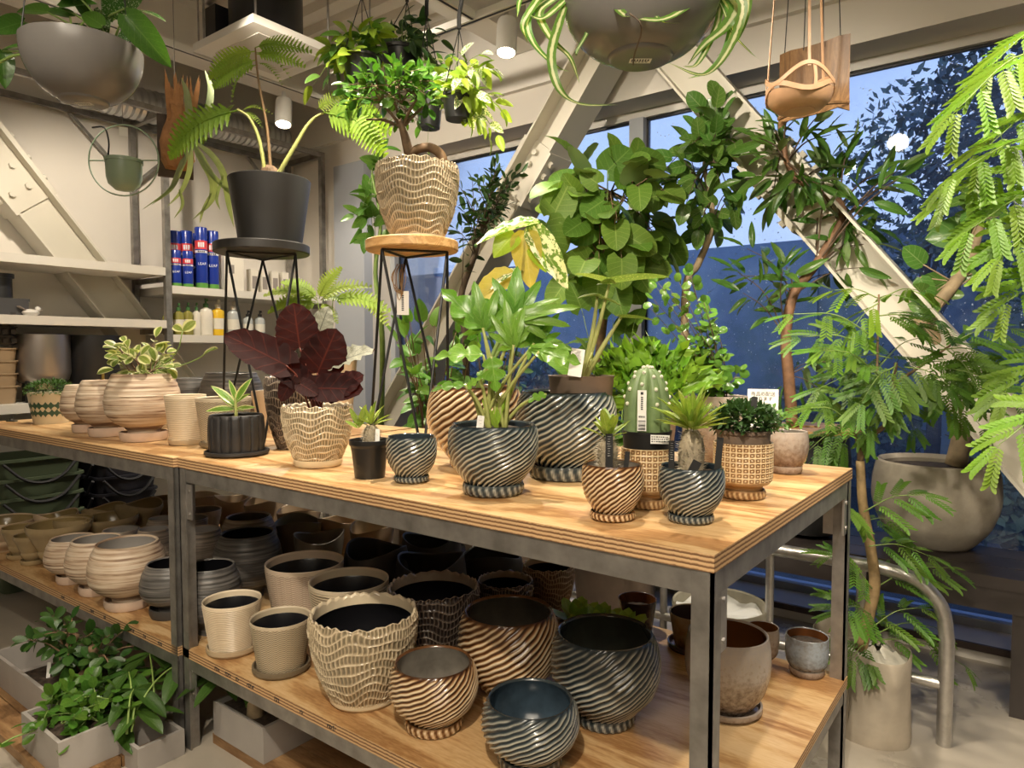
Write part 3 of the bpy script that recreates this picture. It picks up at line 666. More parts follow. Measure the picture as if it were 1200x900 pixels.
def pot(name, label, style, ctrl, cx, ybot, z, sw, W, yr, mats, cat='pot', group=None, saucer=None, ns=36, n=None, m=None, seed=None, hscale=1., fill=None, wall=.06, d=None, floor_=.1, sstyle=None, sh=.022):
    """cx: centre column, ybot: front lower edge, sw: width across the foot or saucer, W: widest body width, yr: centre of the mouth ellipse - all measured in the photo"""
    if d is None:
        p0 = onz(cx, ybot, z); k0 = kpx(p0); dc = depth(p0)+sw*k0/2
    else: dc = d
    free = d is None; dc0 = dc
    for _ in range(60):
        P = at(cx, yr, dc); k = kpx(Vector((P.x, P.y, (P.z+z)/2))); Rm, rs = W*k/2, sw*k/2
        if not free: break
        if P.y+max(rs, Rm*.6) > 2.262: dc -= .006; continue
        hit = [q for q in PLACED if q[3] == z and math.hypot(P.x-q[0], P.y-q[1]) < Rm+q[2]+.001]
        if not hit: break
        dc += .006
        if dc-dc0 > (.22 if saucer is None else .06): dc = dc0; free = False
    PLACED.append((P.x, P.y, Rm, z))
    P0 = Vector((P.x, P.y, z)); k = kpx(Vector((P.x, P.y, (P.z+z)/2)))
    h = (P.z-z)*hscale; Rm = W*k/2; rs = sw*k/2
    t = thing(name, label, cat, P0, group)
    z0 = 0
    if sstyle == 'swirl': sh = .38*rs
    if ctrl == 'bowl': sh = .036
    if saucer is not None: add_saucer(t, rs, saucer, sh, sstyle); z0 = sh*.45
    seed = seed if seed is not None else int(cx*7+ybot)
    if style == 'swirl': ns = round(ns*.70)
    nn = n or {'swirl': ns*9, 'scallop': round(ns*1.8)*6, 'cane': ns*8, 'fluted': ns*8}.get(style, 64)
    mm = m or {'swirl': int(ns*2.9), 'scallop': max(7, round(ns*.24))*8, 'ribbed': ns*4, 'waved': ns*4, 'cane': 64}.get(style, 30)
    if style == 'waved': nn = 150
    ts = np.linspace(0, 1, mm+1); body = h-z0
    rr = Rm*interp(CT[ctrl], ts); dsp = make_disp(style, Rm, ts, seed, ns)
    wl = wall*Rm; prof = list(zip(rr.tolist(), (z0+body*ts).tolist()))
    g = G(); g.lathe(prof, nn, 0, dsp, capb=True)
    rt = float(rr[-1]); top = z0+body; L = len(ts)
    ins = [(rt, top), (rt-wl*.3, top+wl*.28), (rt-wl*.75, top+wl*.1), (rt-wl, top-wl*.5)]
    for q in (.85, .6, .35, floor_+.02): ins.append((float(Rm*interp(CT[ctrl], [q])[0])-wl, z0+body*q))
    ins += [(float(Rm*interp(CT[ctrl], [floor_])[0])*.6, z0+body*floor_), (.001, z0+body*floor_)]
    fd = (lambda th, i: dsp(th, L-1 if i == 0 else L+5) if i < 4 else (0*th, 0*th, 0*th+.0)) if dsp is not None else None
    g.lathe(ins[:4], nn, 0, fd); 
    if mats[1] is BLKIN and style != 'brushed':
        g.lathe([(ins[3][0], ins[3][1]), (ins[3][0]*.985, top-body*.12)], nn, 0, (lambda th, i: (0*th, dsp(th, L+5)[1]*(i == 0), 0*th+.8)) if dsp is not None else None); ins[3] = (ins[3][0]*.985, top-body*.12); fd2 = None
    else: fd2 = 0
    g.lathe(ins[3:], nn if style in ('scallop', 'lipwave') else 40, 1, (lambda th, i: dsp(th, L+5) if i == 0 else (0*th, 0*th, 0*th)) if (fd2 == 0 and style in ('scallop', 'lipwave')) else None)
    g.build('pot', list(mats), t, angle=60)
    if fill is not None:
        zf = z0+body*fill; rf = (float(Rm*interp(CT[ctrl], [fill])[0])-wl*.9)
        gg = G(); gg.lathe([(rf, zf-.004), (rf*.7, zf), (.001, zf+.003)], 28, disp=lambda th, i: (0*th, .003*np.sin(th*7+i*2)*(i == 1), 0*th)); gg.build('soil', SOIL, t)
    return t, dict(z=z, top=z+top, R=Rm, rim=rt, P=P0, d=dc, k=k, h=h, soil=Vector((P0.x, P0.y, z+z0+body*(fill or .8))))
GS, GC, GB, GR = 'spiral ridged glazed pots', 'scalloped cell glazed pots', 'brushed striped footed bowls', 'finely ribbed tapered pots'
GT, GW, GL = 'olive tan footed goblet pots', 'wavy rimmed sand pots', 'dim clay pots at the back of the shelf'
# ---- lower shelf of the front table
pot('ribbed_pot', 'cream finely ribbed pot with saucer, at the front left corner of the lower shelf', 'ribbed', 'taper', 272, 774, LS, 59, 66, 702, (CREAM, BLKIN), group=GR, saucer=CREAM, ns=34)
pot('ribbed_pot', 'small grey-cream pot with zigzag waves and saucer, second along the lower shelf front', 'waved', 'taper', 329, 799, LS, 66, 70, 723, (CREAMG, BLKIN), group=GR, saucer=CREAMG, ns=24)
pot('scalloped_pot', 'large cream scalloped pot with jagged rim at the front of the lower shelf', 'scallop', 'scallop', 426, 837, LS, 80, 126, 716, (SCB, BLKIN), group=GC, saucer=plain('cream_saucer', (.60, .49, .32), .35), ns=42)
pot('spiral_pot', 'smaller brown and cream spiral pot with grey inside, at the lower shelf front edge', 'swirl', 'swirl', 508, 869, LS, 69, 103, 775, (SWB, SWB_IN), group=GS, saucer=SWB, ns=38, sstyle='swirl')
pot('spiral_pot', 'blue spiral pot with dark blue inside, lowest in the photo at the shelf front', 'swirl', 'swirl', 621, 916, LS, 76, 114, 818, (SWG, SWG_IN), group=GS, saucer=SWG, ns=36, sstyle='swirl')
pot('spiral_pot', 'large dark blue-grey spiral pot with saucer beside the front table leg', 'swirl', 'swirl', 709, 862, LS, 72, 127, 740, (SWG, plain('dark_teal_inside', (.05, .055, .045), .2, nscale=10, namt=.3)), group=GS, saucer=SWG, ns=44, sstyle='swirl')
pot('spiral_pot', 'large brown spiral pot on the lower shelf behind the small brown one', 'swirl', 'swirl', 596, 826, LS, 70, 118, 715, (SWB, plain('dark_olive_inside', (.075, .065, .05), .2, nscale=10, namt=.3)), group=GS, ns=42)
pot('scalloped_pot', 'dark brown scalloped pot with black inside, behind the large cream one', 'scallop', 'scallop', 508, 790, LS, 66, 108, 686, (SCD, BLKIN), group=GC, ns=42)
pot('scalloped_pot', 'small dark scalloped pot peeping out behind the large brown spiral pot', 'scallop', 'scallop', 592, 745, LS, 40, 66, 679, (SCD, BLKIN), group=GC, ns=38)
pot('scalloped_pot', 'taupe scalloped pot in front of the wooden box of rosettes', 'scallop', 'scallop', 643, 724, LS, 38, 61, 661, (SCM, BLKIN), group=GC, ns=36)
pot('ribbed_pot', 'wide grey-cream ribbed pot directly behind the large cream scalloped pot', 'ribbed', 'taper', 409, 772, LS, 76, 93, 679, (CREAMG, BLKIN), group=GR, ns=26)
pot('ribbed_pot', 'tall pinkish cream ribbed pot behind the small zigzag pot', 'waved', 'taper', 357, 752, LS, 70, 90, 658, (CREAMB, BLKIN), group=GR, ns=30)
pot('striped_bowl', 'large charcoal striped bowl with glossy black mouth behind the cream ribbed pots', 'brushed', 'bowl', 290, 706, LS, 44, 78, 624, (STR_D, BLKIN), group=GB, m=60)
pot('striped_bowl', 'charcoal striped bowl just right of the joined table legs', 'brushed', 'bowl', 246, 757, LS, 44, 70, 662, (STR_D, BLKIN), group=GB, m=60)
pot('striped_bowl', 'grey-tan striped bowl far back, behind the large charcoal bowl', 'brushed', 'bowl', 291, 668, LS, 36, 64, 605, (STR_M, GREYOV), group=GB, m=50)
pot('striped_bowl', 'small sand striped bowl against the right side of the joined legs', 'brushed', 'bowl', 236, 690, LS, 32, 52, 620, (STR_M, STR_PI), group=GB, m=50)
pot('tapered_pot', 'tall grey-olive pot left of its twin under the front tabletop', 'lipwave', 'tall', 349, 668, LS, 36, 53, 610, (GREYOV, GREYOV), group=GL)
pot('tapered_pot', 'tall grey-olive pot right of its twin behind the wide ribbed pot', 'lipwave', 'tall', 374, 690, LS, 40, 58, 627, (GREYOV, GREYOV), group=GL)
for i, (cx, yb, W, yr) in enumerate(((238, 622, 40, 581), (273, 626, 42, 582), (310, 632, 44, 587), (350, 640, 50, 597), (397, 655, 46, 607), (436, 664, 54, 617))):
    pot('wavy_pot', ('sand pot with wavy rim at the left end of the back row', 'wavy rimmed sand pot second in the back row', 'wavy rimmed sand pot third in the back row', 'wavy rimmed sand pot fourth in the back row, behind the left olive pot',
        'wavy rimmed sand pot fifth in the back row', 'wavy rimmed sand pot ending the back row beside the black ovals')[i], 'lipwave', 'tall', cx, yb, LS, W*.7, W, yr, (TANL, TANL), group=GW, seed=30+i)
for i, (cx, yb, W, yr) in enumerate(((236, 640, 44, 597), (222, 660, 40, 607))):
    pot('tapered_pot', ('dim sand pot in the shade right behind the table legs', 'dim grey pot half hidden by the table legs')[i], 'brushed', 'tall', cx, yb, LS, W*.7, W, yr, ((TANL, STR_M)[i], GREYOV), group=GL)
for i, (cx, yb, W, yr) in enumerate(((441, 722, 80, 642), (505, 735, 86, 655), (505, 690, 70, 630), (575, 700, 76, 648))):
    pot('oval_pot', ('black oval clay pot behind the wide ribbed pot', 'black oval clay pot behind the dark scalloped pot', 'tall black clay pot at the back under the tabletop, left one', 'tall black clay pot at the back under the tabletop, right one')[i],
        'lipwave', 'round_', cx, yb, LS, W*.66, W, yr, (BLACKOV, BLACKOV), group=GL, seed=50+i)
pot('cup_pot', 'plum brown glazed cup pot in front of the box of rosettes', 'plain', 'taper', 747, 741, LS, 35, 45, 701, (BROWNCUP, BROWNCUP_IN), fill=.72)
pot('cup_pot', 'amber pleated cup pot on a glossy saucer left of the front table leg', 'pleat', 'taper', 812, 765, LS, 58, 54, 717, (TANCUP, BROWNCUP), saucer=BROWNCUP, ns=30, n=240)
pot('speckled_pot', 'large speckled grey pot with saucer right behind the front table leg', 'plain', 'vessel', 853, 851, LS, 80, 97, 741, (SPK, BROWNCUP_IN), saucer=SPKB, n=64, m=40)
pot('speckled_pot', 'small speckled brown footed pot behind the large speckled grey one', 'plain', 'stem', 894, 786, LS, 24, 37, 734, (SPKB, BROWNCUP_IN))
pot('speckled_pot', 'small blue-grey runny glazed pot at the right end of the lower shelf', 'plain', 'mug', 946, 795, LS, 39, 48, 744, (SPBL, BROWNCUP_IN), saucer=SPKB, fill=.8)
# ---- lower shelf of the left table
pot('striped_bowl', 'largest sand striped bowl in front on the left lower shelf', 'brushed', 'bowl', 149, 719, LS, 52, 84, 635, (STR_P, STR_PI), group=GB, saucer=SAUC_P, m=60)
pot('striped_bowl', 'middle of the three sand striped bowls on the left lower shelf edge', 'brushed', 'bowl', 113, 704, LS, 40, 66, 631, (STR_P, STR_PI), group=GB, saucer=SAUC_P, m=60)
pot('striped_bowl', 'leftmost of the three sand striped bowls on the left lower shelf edge', 'brushed', 'bowl', 85, 691, LS, 36, 59, 630, (STR_P, STR_PI), group=GB, saucer=SAUC_P, m=60)
pot('striped_bowl', 'charcoal striped bowl just left of the joined table legs', 'brushed', 'bowl', 200, 729, LS, 48, 67, 659, (STR_D, BLKIN), group=GB, saucer=SAUC_D, m=60)
for i, (cx, yb, W, yr) in enumerate(((142, 672, 50, 620), (181, 682, 44, 619), (190, 660, 38, 607))):
    pot('striped_bowl', ('grey mouthed striped bowl directly behind the largest sand bowl', 'grey mouthed striped bowl behind, nearest the table leg', 'third grey mouthed striped bowl, farthest back by the leg')[i], 'brushed', 'bowl', cx, yb, LS, W*.55, W, yr, (STR_M, STR_PI), group=GB, m=50)
for i, (cx, yb, W, yr, sw) in enumerate(((69, 667, 67, 613, 34), (38, 664, 38, 626, 26), (23, 659, 36, 617, 28), (4, 650, 66, 609, 40), (66, 650, 46, 602, 28), (86, 656, 42, 607, 26), (128, 652, 62, 605, 36), (123, 640, 46, 595, 30), (163, 640, 50, 590, 32), (194, 632, 34, 583, 22))):
    pot('goblet_pot', ('large olive tan goblet pot with glossy lip in front of its row', 'small olive tan goblet pot left of the large one', 'olive tan goblet pot with thick foot near the left frame edge', 'tan goblet cut by the left edge of the photo',
        'sand goblet in the second row behind the large tan one', 'dim tan goblet between the second row and the glossy bowl', 'wide glossy olive bowl behind the striped bowls', 'tan goblet behind the wide glossy olive bowl',
        'tan goblet with dipped lip beside the black baskets', 'tan goblet farthest right behind the table leg')[i], 'lipwave' if i in (4, 7, 8) else 'plain', 'goblet', cx, yb, LS, sw, W, yr, (TAN if i not in (3, 4) else TANL, TANIN), group=GT, seed=70+i, saucer=TAN if i in (0, 1, 2) else None)
# ---------------------------------------------------------------- plants: leaf shapes
def wprof(v, a, b):
    vm = a/(a+b); return (max(v, 1e-4)**a*max(1-v, 0)**b)/(vm**a*(1-vm)**b)
LEAFC = {}
def leaf_mesh(name, mat, w=.5, a=.6, b=.85, fold=.12, curl=.25, wave=0., nw=4, lobe=0., n=9, m=4, base=0., teeth=0, twist=0.):
    """unit leaf along +Y, normal +Z"""
    if name in LEAFC: return LEAFC[name]
    V, UV, F = [], [], []
    for i in range(n+1):
        v = i/n; ww = w/2*wprof(v, a, b)+base*w/2*(1-v)**3
        if teeth: ww *= 1+teeth*(1 if i % 2 else -1)
        for j in range(m+1):
            s = 2*j/m-1
            x = s*ww; y = v-lobe*abs(s)**1.5*(1-v)**3
            z = fold*abs(x)*2-curl*v*v*.6-curl*.25*v+wave*math.sin(v*nw*2*PI+(1.3 if s > 0 else 0))*abs(s)**2
            if twist: x, z = x*math.cos(twist*v)-z*math.sin(twist*v)*.3, z+x*math.sin(twist*v)
            V.append((x, y, z)); UV.append((s*.5+.5, v))
    for i in range(n):
        for j in range(m): k = i*(m+1)+j; F.append((k, k+1, k+m+2, k+m+1))
    g = G(); g.add(V, F, uv=UV); LEAFC[name] = g.mesh('leaf', mat, angle=0); return LEAFC[name]
def lobed_mesh(name, mat, nl=4, w=.9, curl=.3):
    if name in LEAFC: return LEAFC[name]
    V, UV, F = [], [], []; n = nl*6
    for i in range(n+1):
        v = i/n; ph = (v*nl) % 1
        ww = w/2*(math.sin(PI*min(1, v*1.02+.06))**.7)*(.34+.66*(math.sin(PI*ph)**.8 if v < .93 else .2))*(1-.35*v)
        for j in range(5):
            s = j/2-1; x = s*ww; y = v*.9-.12*abs(s)*(1-v)+abs(s)*.16*w
            V.append((x, y, .25*abs(x)-curl*v*v*.7-.25*x*x+.03*math.sin(v*20)*abs(s))); UV.append((s*.5+.5, v))
    for i in range(n):
        for j in range(4): k = i*5+j; F.append((k, k+1, k+6, k+5))
    g = G(); g.add(V, F, uv=UV); LEAFC[name] = g.mesh('leaf', mat, angle=0); return LEAFC[name]
def split_mesh(name, mat):
    """hand-like leaf: a middle lobe and two pairs of long side lobes (tree philodendron)"""
    if name in LEAFC: return LEAFC[name]
    g = G()
    for ang, L, ww in ((0, 1., .30), (.52, .86, .24), (-.52, .86, .24), (1.05, .66, .19), (-1.05, .66, .19), (1.75, .42, .15), (-1.75, .42, .15)):
        ca, sa = math.cos(ang), math.sin(ang); V, UV, F = [], [], []; n = 9
        for i in range(n+1):
            v = i/n; wd = ww/2*(wprof(.12+v*.88, .55, .7))*(1+.10*math.sin(v*15+ang)); 
            for j in range(5):
                s = j/2-1; x = s*wd; y = v*L; z = .22*abs(x)-.32*(v*L)**2-.10*abs(sa)*v+.012*math.sin(v*11+s*2)*abs(s)
                V.append((x*ca+y*sa, y*ca-x*sa, z)); UV.append((s*.5+.5, v))
        for i in range(n):
            for j in range(4): k = i*5+j; F.append((k, k+1, k+6, k+5))
        g.add(V, F, uv=UV)
    LEAFC[name] = g.mesh('leaf', mat, angle=0); return LEAFC[name]
def frond_mesh(name, mat, np_=15, w=.42, droop=.35, pw=.055, curlz=.1):
    if name in LEAFC: return LEAFC[name]
    g = G()
    def cp(v): return Vector((0, v, .10*math.sin(PI*v)-droop*v*v))
    g.tube([cp(i/8) for i in range(9)], [.012*(1-.8*i/8) for i in range(9)], 5)
    for i in range(np_):
        v = .12+.86*i/(np_-1); L = w/2*(math.sin(PI*(v*.86+.1))**.8); p = cp(v)
        for s in (-1, 1):
            V, UV, F = [], [], []; d = Vector((s*.93, .36, 0)); nrm = Vector((-d.y, d.x, 0))*s
            for q in range(7):
                u = q/6; ww = pw*(1-u)**.55*(1.12 if q % 2 else .78); c = p+d*(L*u)+Vector((0, 0, -curlz*L*u*u+.012*u))
                for e in (-1, 0, 1): V.append(tuple(c+nrm*(e*ww*.5)+Vector((0, 0, .012*(abs(e)-1))))); UV.append((e*.5+.5, u))
            for q in range(6):
                for e in (0, 1): k = q*3+e; F.append((k, k+1, k+4, k+3))
            g.add(V, F, uv=UV)
    LEAFC[name] = g.mesh('frond', mat, angle=0); return LEAFC[name]
def pinna_mesh(name, mat, n=9, ll=.30, lw=.105, droop=.25):
    """one feather of a twice-divided leaf: paired leaflets on a thread, unit length"""
    if name in LEAFC: return LEAFC[name]
    g = G()
    def cp(v): return Vector((0, v, -droop*v*v))
    g.tube([cp(i/4) for i in range(5)], .008, 4)
    for i in range(n):
        v = .16+.84*i/(n-1); L = ll*(.55+.6*v)*(1.12 if i == n-1 else 1); p = cp(v)
        for s in (-1, 1):
            a = 1.02-.45*v; d = Vector((s*math.sin(a), math.cos(a), -.16)).normalized(); nr = Vector((-d.y, d.x, 0)).normalized()*s; w_ = lw*(.6+.55*v)
            V, UV = [], []
            for u, k in ((0, .25), (.3, .85), (.68, 1.), (.92, .6), (1, .08)):
                c = p+d*(L*u)+Vector((0, 0, -.10*L*u*u))
                for e in (-1, 0, 1): V.append(tuple(c+nr*(e*w_*k*.5)+Vector((0, 0, .10*w_*k*(abs(e)-.5))))); UV.append((e*.5+.5, u))
            g.add(V, [(q*3+e, q*3+e+1, q*3+e+4, q*3+e+3) for q in range(4) for e in (0, 1)], uv=UV)
    LEAFC[name] = g.mesh('pinna', mat, angle=0); return LEAFC[name]
def put(root, me, p, d, L, nrm=(0, 0, 1), wid=1., name='leaf', thick=1.):
    d = Vector(d).normalized(); z = Vector(nrm); z = z-d*z.dot(d)
    if z.length < 1e-3: z = d.orthogonal()
    z.normalize(); x = d.cross(z); p = Vector(p)-root.location
    o = bpy.data.objects.new(name, me); COL.objects.link(o); o.parent = root
    o.matrix_basis = Matrix(((x.x*L*wid, d.x*L, z.x*L*thick, p.x), (x.y*L*wid, d.y*L, z.y*L*thick, p.y), (x.z*L*wid, d.z*L, z.z*L*thick, p.z), (0, 0, 0, 1)))
    return o
def put2(root, me, p, q, face=.6, wid=1., up=(0, 0, 1), name='leaf'):
    """leaf from base p to tip q; face: how far it turns to the camera side"""
    p, q = Vector(p), Vector(q); n = (CAM-p).normalized()*face+Vector(up)*(1-face)
    return put(root, me, p, q-p, (q-p).length, n, wid, name)
def stem(root, pts, r, mat, name='stem', n=7, sub=5):
    P = spline([Vector(p)-root.location for p in pts], sub); L = len(P)
    rr = r if not isinstance(r, tuple) else [r[0]+(r[1]-r[0])*i/(L-1) for i in range(L)]
    g = G(); g.tube(P, rr, n); return g.build(name, mat, root, angle=0)
def rnd_dir(rr):
    while True:
        v = Vector((rr.uniform(-1, 1), rr.uniform(-1, 1), rr.uniform(-1, 1)))
        if .05 < v.length < 1: return v.normalized()
def canopy(root, bases, c, rad, ntw, lpt, mes, Lr, smat, seed, r0=.004, up=.6, ts=.35, pet=.2, out=.7, shell=.55, arch=.12, face=.0, wid=1., droop=0., grow=(0, 0, 0), bname='branch'):
    rr = random.Random(seed); c = Vector(c); leaves = []
    for k in range(ntw):
        b = Vector(rr.choice(bases)); d = rnd_dir(rr); q = rr.uniform(shell, 1)**.5
        e = c+Vector((d.x*rad[0], d.y*rad[1], d.z*rad[2]))*q
        ln = (e-b).length; P = spline([b, b.lerp(e, .5)+Vector((rr.uniform(-.05, .05)*ln, rr.uniform(-.05, .05)*ln, arch*ln)), e], 5)
        g = G(); g.tube([p-root.location for p in P], [r0*(1-.65*i/10) for i in range(11)], 5)
        ph = rr.uniform(0, 6.28)
        for j in range(lpt):
            t = ts+(1-ts)*(j/(max(1, lpt-1))) if lpt > 1 else 1; f = t*10; i = min(9, int(f)); p = P[i].lerp(P[i+1], f-i); tg = (P[i+1]-P[i]).normalized()
            s = tg.orthogonal().normalized(); s.rotate(Quaternion(tg, ph+j*2.4)); o = (p-c); o = o.normalized() if o.length > 1e-4 else tg
            dd = tg*(.35 if j < lpt-1 else 1.2)+s*(out if j < lpt-1 else .2)+o*.3+Vector(grow)+Vector((0, 0, -droop)); dd.normalize()
            L = rr.uniform(*Lr); nn = Vector((0, 0, 1))*up+rnd_dir(rr)*.45+(CAM-p).normalized()*face
            p2 = p+dd*(pet*L)
            if pet > .12: g.tube([p-root.location, p2-root.location], r0*.3, 4)
            leaves.append(put(root, rr.choice(mes), p2, dd+Vector((0, 0, -droop*.6)), L, nn, wid*rr.uniform(.88, 1.1)))
        g.build(bname, smat, root, angle=0)
    return leaves
def foliage(root, mat, pts_dirs, Lr, w=.5, seed=0, name='foliage', fold=.2):
    """many small leaves joined in one mesh"""
    rr = random.Random(seed); g = G()
    for p, d, n in pts_dirs:
        L = rr.uniform(*Lr); d = d.normalized(); x = d.cross(n); x = x.normalized() if x.length > 1e-4 else d.orthogonal().normalized(); z = x.cross(d)
        p = p-root.location
        V = [p, p+d*(L*.45)+x*(L*w*.5)+z*(L*fold*w*.4), p+d*L-z*(L*.12), p+d*(L*.45)-x*(L*w*.5)+z*(L*fold*w*.4), p+d*(L*.5)]
        g.add([tuple(v) for v in V], [(0, 1, 4), (1, 2, 4), (2, 3, 4), (3, 0, 4)], uv=[(.5, 0), (1, .45), (.5, 1), (0, .45), (.5, .5)])
    return stuff(g.build(name, mat, root, angle=0))
def ellipsoid_pts(c, rad, n, seed, shell=.4, zmin=-1):
    rr = random.Random(seed); c = Vector(c); out = []
    while len(out) < n:
        d = rnd_dir(rr)
        if d.z < zmin: continue
        q = rr.uniform(shell, 1)**.5; p = c+Vector((d.x*rad[0], d.y*rad[1], d.z*rad[2]))*q
        out.append((p, (d+rnd_dir(rr)*.8+Vector((0, 0, .2))), Vector((0, 0, 1))+rnd_dir(rr)*.7))
    return out
def ribbon(root, pts, w, mat, up=(0, 0, 1), name='leaf', sub=6, prof=None, fold=.15, face=0.):
    P = spline(pts, sub); L = len(P); V, UV, F = [], [], []
    for i, p in enumerate(P):
        u = i/(L-1); d = (P[min(i+1, L-1)]-P[max(0, i-1)]).normalized(); nn = Vector(up)+(CAM-p).normalized()*face; x = d.cross(nn)
        x = x.normalized() if x.length > 1e-4 else d.orthogonal().normalized(); z = x.cross(d)
        ww = w/2*(prof(u) if prof else min(1, (.45+u*3))*max(.03, 1-u**4))
        for s in (-1, -.5, 0, .5, 1): V.append(tuple(p-root.location+x*(s*ww)+z*(abs(s)*ww*fold))); UV.append((s*.5+.5, u))
    for i in range(L-1):
        for j in range(4): k = i*5+j; F.append((k, k+1, k+6, k+5))
    g = G(); g.add(V, F, uv=UV); return g.build(name, mat, root, angle=0)
# leaf colours
LM_PEP = leafmat('peperomia_leaf', (.22, .30, .06), (.5, .55, .25), rough=.3, margin=(.62, .62, .33), mar_w=.27, nv=4, vstr=.3)
LM_FERN = leafmat('tree_fern_leaf', (.30, .46, .06), (.42, .55, .14), rough=.45, vstr=.4, trans=.4)
LM_FERN2 = leafmat('pale_fern_leaf', (.34, .46, .09), (.45, .55, .16), rough=.5, vstr=.3, trans=.4)
LM_BEG = leafmat('begonia_dark_leaf', (.026, .0065, .006), (.10, .018, .012), dark=(.013, .005, .005), rough=.6, spec=.12, nv=5, vstr=.75, trans=.12, tcol=(.2, .02, .01), var=.03)
LM_BEGS = leafmat('begonia_silver_leaf', (.42, .42, .34), (.05, .05, .04), dark=(.16, .17, .13), rough=.4, nv=8, vstr=.9, trans=.1, var=.03, back=(.10, .025, .02))
LM_FICUS = leafmat('bonsai_ficus_leaf', (.075, .20, .022), (.18, .32, .06), rough=.25, nv=5, vstr=.3, trans=.22)
LM_PHIL = leafmat('tree_philodendron_leaf', (.16, .36, .045), (.38, .52, .18), rough=.3, nv=5, vstr=.45, trans=.3)
LM_ALO = leafmat('speckled_alocasia_leaf', (.22, .33, .08), (.42, .48, .2), rough=.35, speck=((.62, .64, .40), 34, .60), trans=.3)
LM_YEL = leafmat('yellowed_leaf', (.62, .50, .13), (.70, .62, .30), dark=(.48, .42, .10), rough=.4, vstr=.4, trans=.4)
LM_LIME = leafmat('lime_leaf', (.34, .50, .05), (.55, .62, .22), rough=.35, vstr=.4, trans=.4)
LM_WHITE = leafmat('white_variegated_leaf', (.16, .32, .06), (.6, .64, .4), rough=.35, speck=((.75, .76, .58), 9, .47), trans=.35)
LM_CREST = leafmat('crested_fern_leaf', (.24, .48, .045), (.28, .48, .08), rough=.32, nv=12, vstr=.3, trans=.35)
LM_COIN = leafmat('coin_leaf', (.11, .24, .035), (.3, .42, .12), rough=.16, nv=3, vstr=.2, trans=.2)
LM_PACH = leafmat('pachypodium_leaf', (.30, .42, .07), (.52, .60, .22), rough=.35, nv=2, vstr=.6, trans=.25)
LM_SMALL = leafmat('small_dark_leaf', (.050, .115, .03), (.1, .18, .06), rough=.4, nv=3, vstr=.2, trans=.15)
LM_MOSS = leafmat('moss_green', (.085, .19, .035), (.12, .24, .05), rough=.6, vstr=.1, trans=.15)
LM_UMB = leafmat('umbellata_leaf', (.125, .24, .032), (.30, .42, .11), rough=.5, spec=.2, nv=6, vstr=.5, trans=.28, back=(.18, .27, .10))
LM_ALT = leafmat('altissima_leaf', (.12, .26, .045), (.40, .50, .2), rough=.25, nv=5, vstr=.55, trans=.22, back=(.16, .27, .09))
LM_LONG = leafmat('long_ficus_leaf', (.085, .20, .032), (.22, .34, .10), rough=.24, nv=9, vstr=.35, trans=.2, back=(.17, .25, .10))
LM_EVER = leafmat('feathery_leaf', (.115, .245, .028), (.25, .38, .07), rough=.38, nv=3, vstr=.4, trans=.3)
LM_EVERB = leafmat('bright_feathery_leaf', (.22, .40, .03), (.45, .6, .12), rough=.35, nv=3, vstr=.3, trans=.4)
LM_GREEN = leafmat('shop_green_leaf', (.13, .29, .045), (.3, .45, .14), rough=.35, nv=5, vstr=.4, trans=.28)
LM_DRAC = leafmat('cream_striped_leaf', (.18, .34, .05), (.45, .5, .2), rough=.3, margin=(.60, .60, .32), mar_w=.33, nv=2, vstr=.3)
LM_SPID = leafmat('spider_leaf', (.62, .64, .40), (.68, .70, .46), dark=(.55, .58, .32), rough=.4, margin=(.10, .22, .035), mar_w=.13, nv=.01, vstr=1., trans=.35)
LM_SILV = leafmat('silver_patched_leaf', (.055, .15, .028), (.12, .24, .06), rough=.3, nv=6, vstr=.3, speck=((.45, .50, .38), 22, .57), trans=.2)
LM_STAG = leafmat('staghorn_frond', (.33, .40, .20), (.5, .55, .36), rough=.6, nv=3, vstr=.2, trans=.25)
LM_PACHI = leafmat('money_tree_leaf', (.070, .185, .025), (.18, .33, .08), rough=.3, nv=8, vstr=.35, trans=.2)
LM_SUCC = leafmat('succulent_rosette_leaf', (.42, .62, .11), (.36, .54, .14), rough=.3, nv=2, vstr=.2, trans=.2)
BARK = plain('tree_bark', (.20, .125, .07), .75, nscale=25, namt=.35, bumpy=.3)
BARKL = plain('pale_bark', (.36, .27, .16), .7, nscale=22, namt=.25, bumpy=.25)
BARKD = plain('dark_twig', (.10, .065, .04), .7, nscale=25, namt=.3)
GST = plain('green_stem', (.20, .30, .07), .45, nscale=15, namt=.2)
YST = plain('yellow_green_stem', (.36, .38, .12), .45, nscale=15, namt=.2)
RST = plain('red_stem', (.16, .035, .02), .4)
SPINE = plain('pale_spine', (.52, .47, .36), .6)
DISCLAB = 1
ME_OV = lambda k, m, **kw: leaf_mesh(k, m, **kw)
def label_stick(root, p, h, w_, mat, tilt=0., face=True, name='plant_label', marks=0):
    """upright plant label whose foot is in the soil"""
    p = Vector(p)-root.location; d = (CAM-root.location-p); d.z = 0; d.normalize(); x = Vector((-d.y, d.x, 0)); upv = (Vector((0, 0, 1))+x*tilt-d*.12).normalized(); x = (x-upv*x.dot(upv)).normalized(); n = x.cross(upv)
    if n.dot(d) < 0: n = -n
    g = G(); g.bar(p, p+upv*h, w_, .0012, up=n); o = g.build(name, mat, root, smooth=False)
    if marks:
        q = G()
        for i in range(marks):
            c = p+upv*(h*(.93-.5*i/marks)); q.bar(c-x*(w_*R.uniform(.1, .3)), c+x*(w_*R.uniform(.1, .32)), .0004, h*.02, up=n, mat=0)
        q.v = [tuple(Vector(v)+n*.0009) for v in q.v]
        q.build('print', M_INK if mat is M_PAPER else M_PAPER, o, smooth=False)
    return o
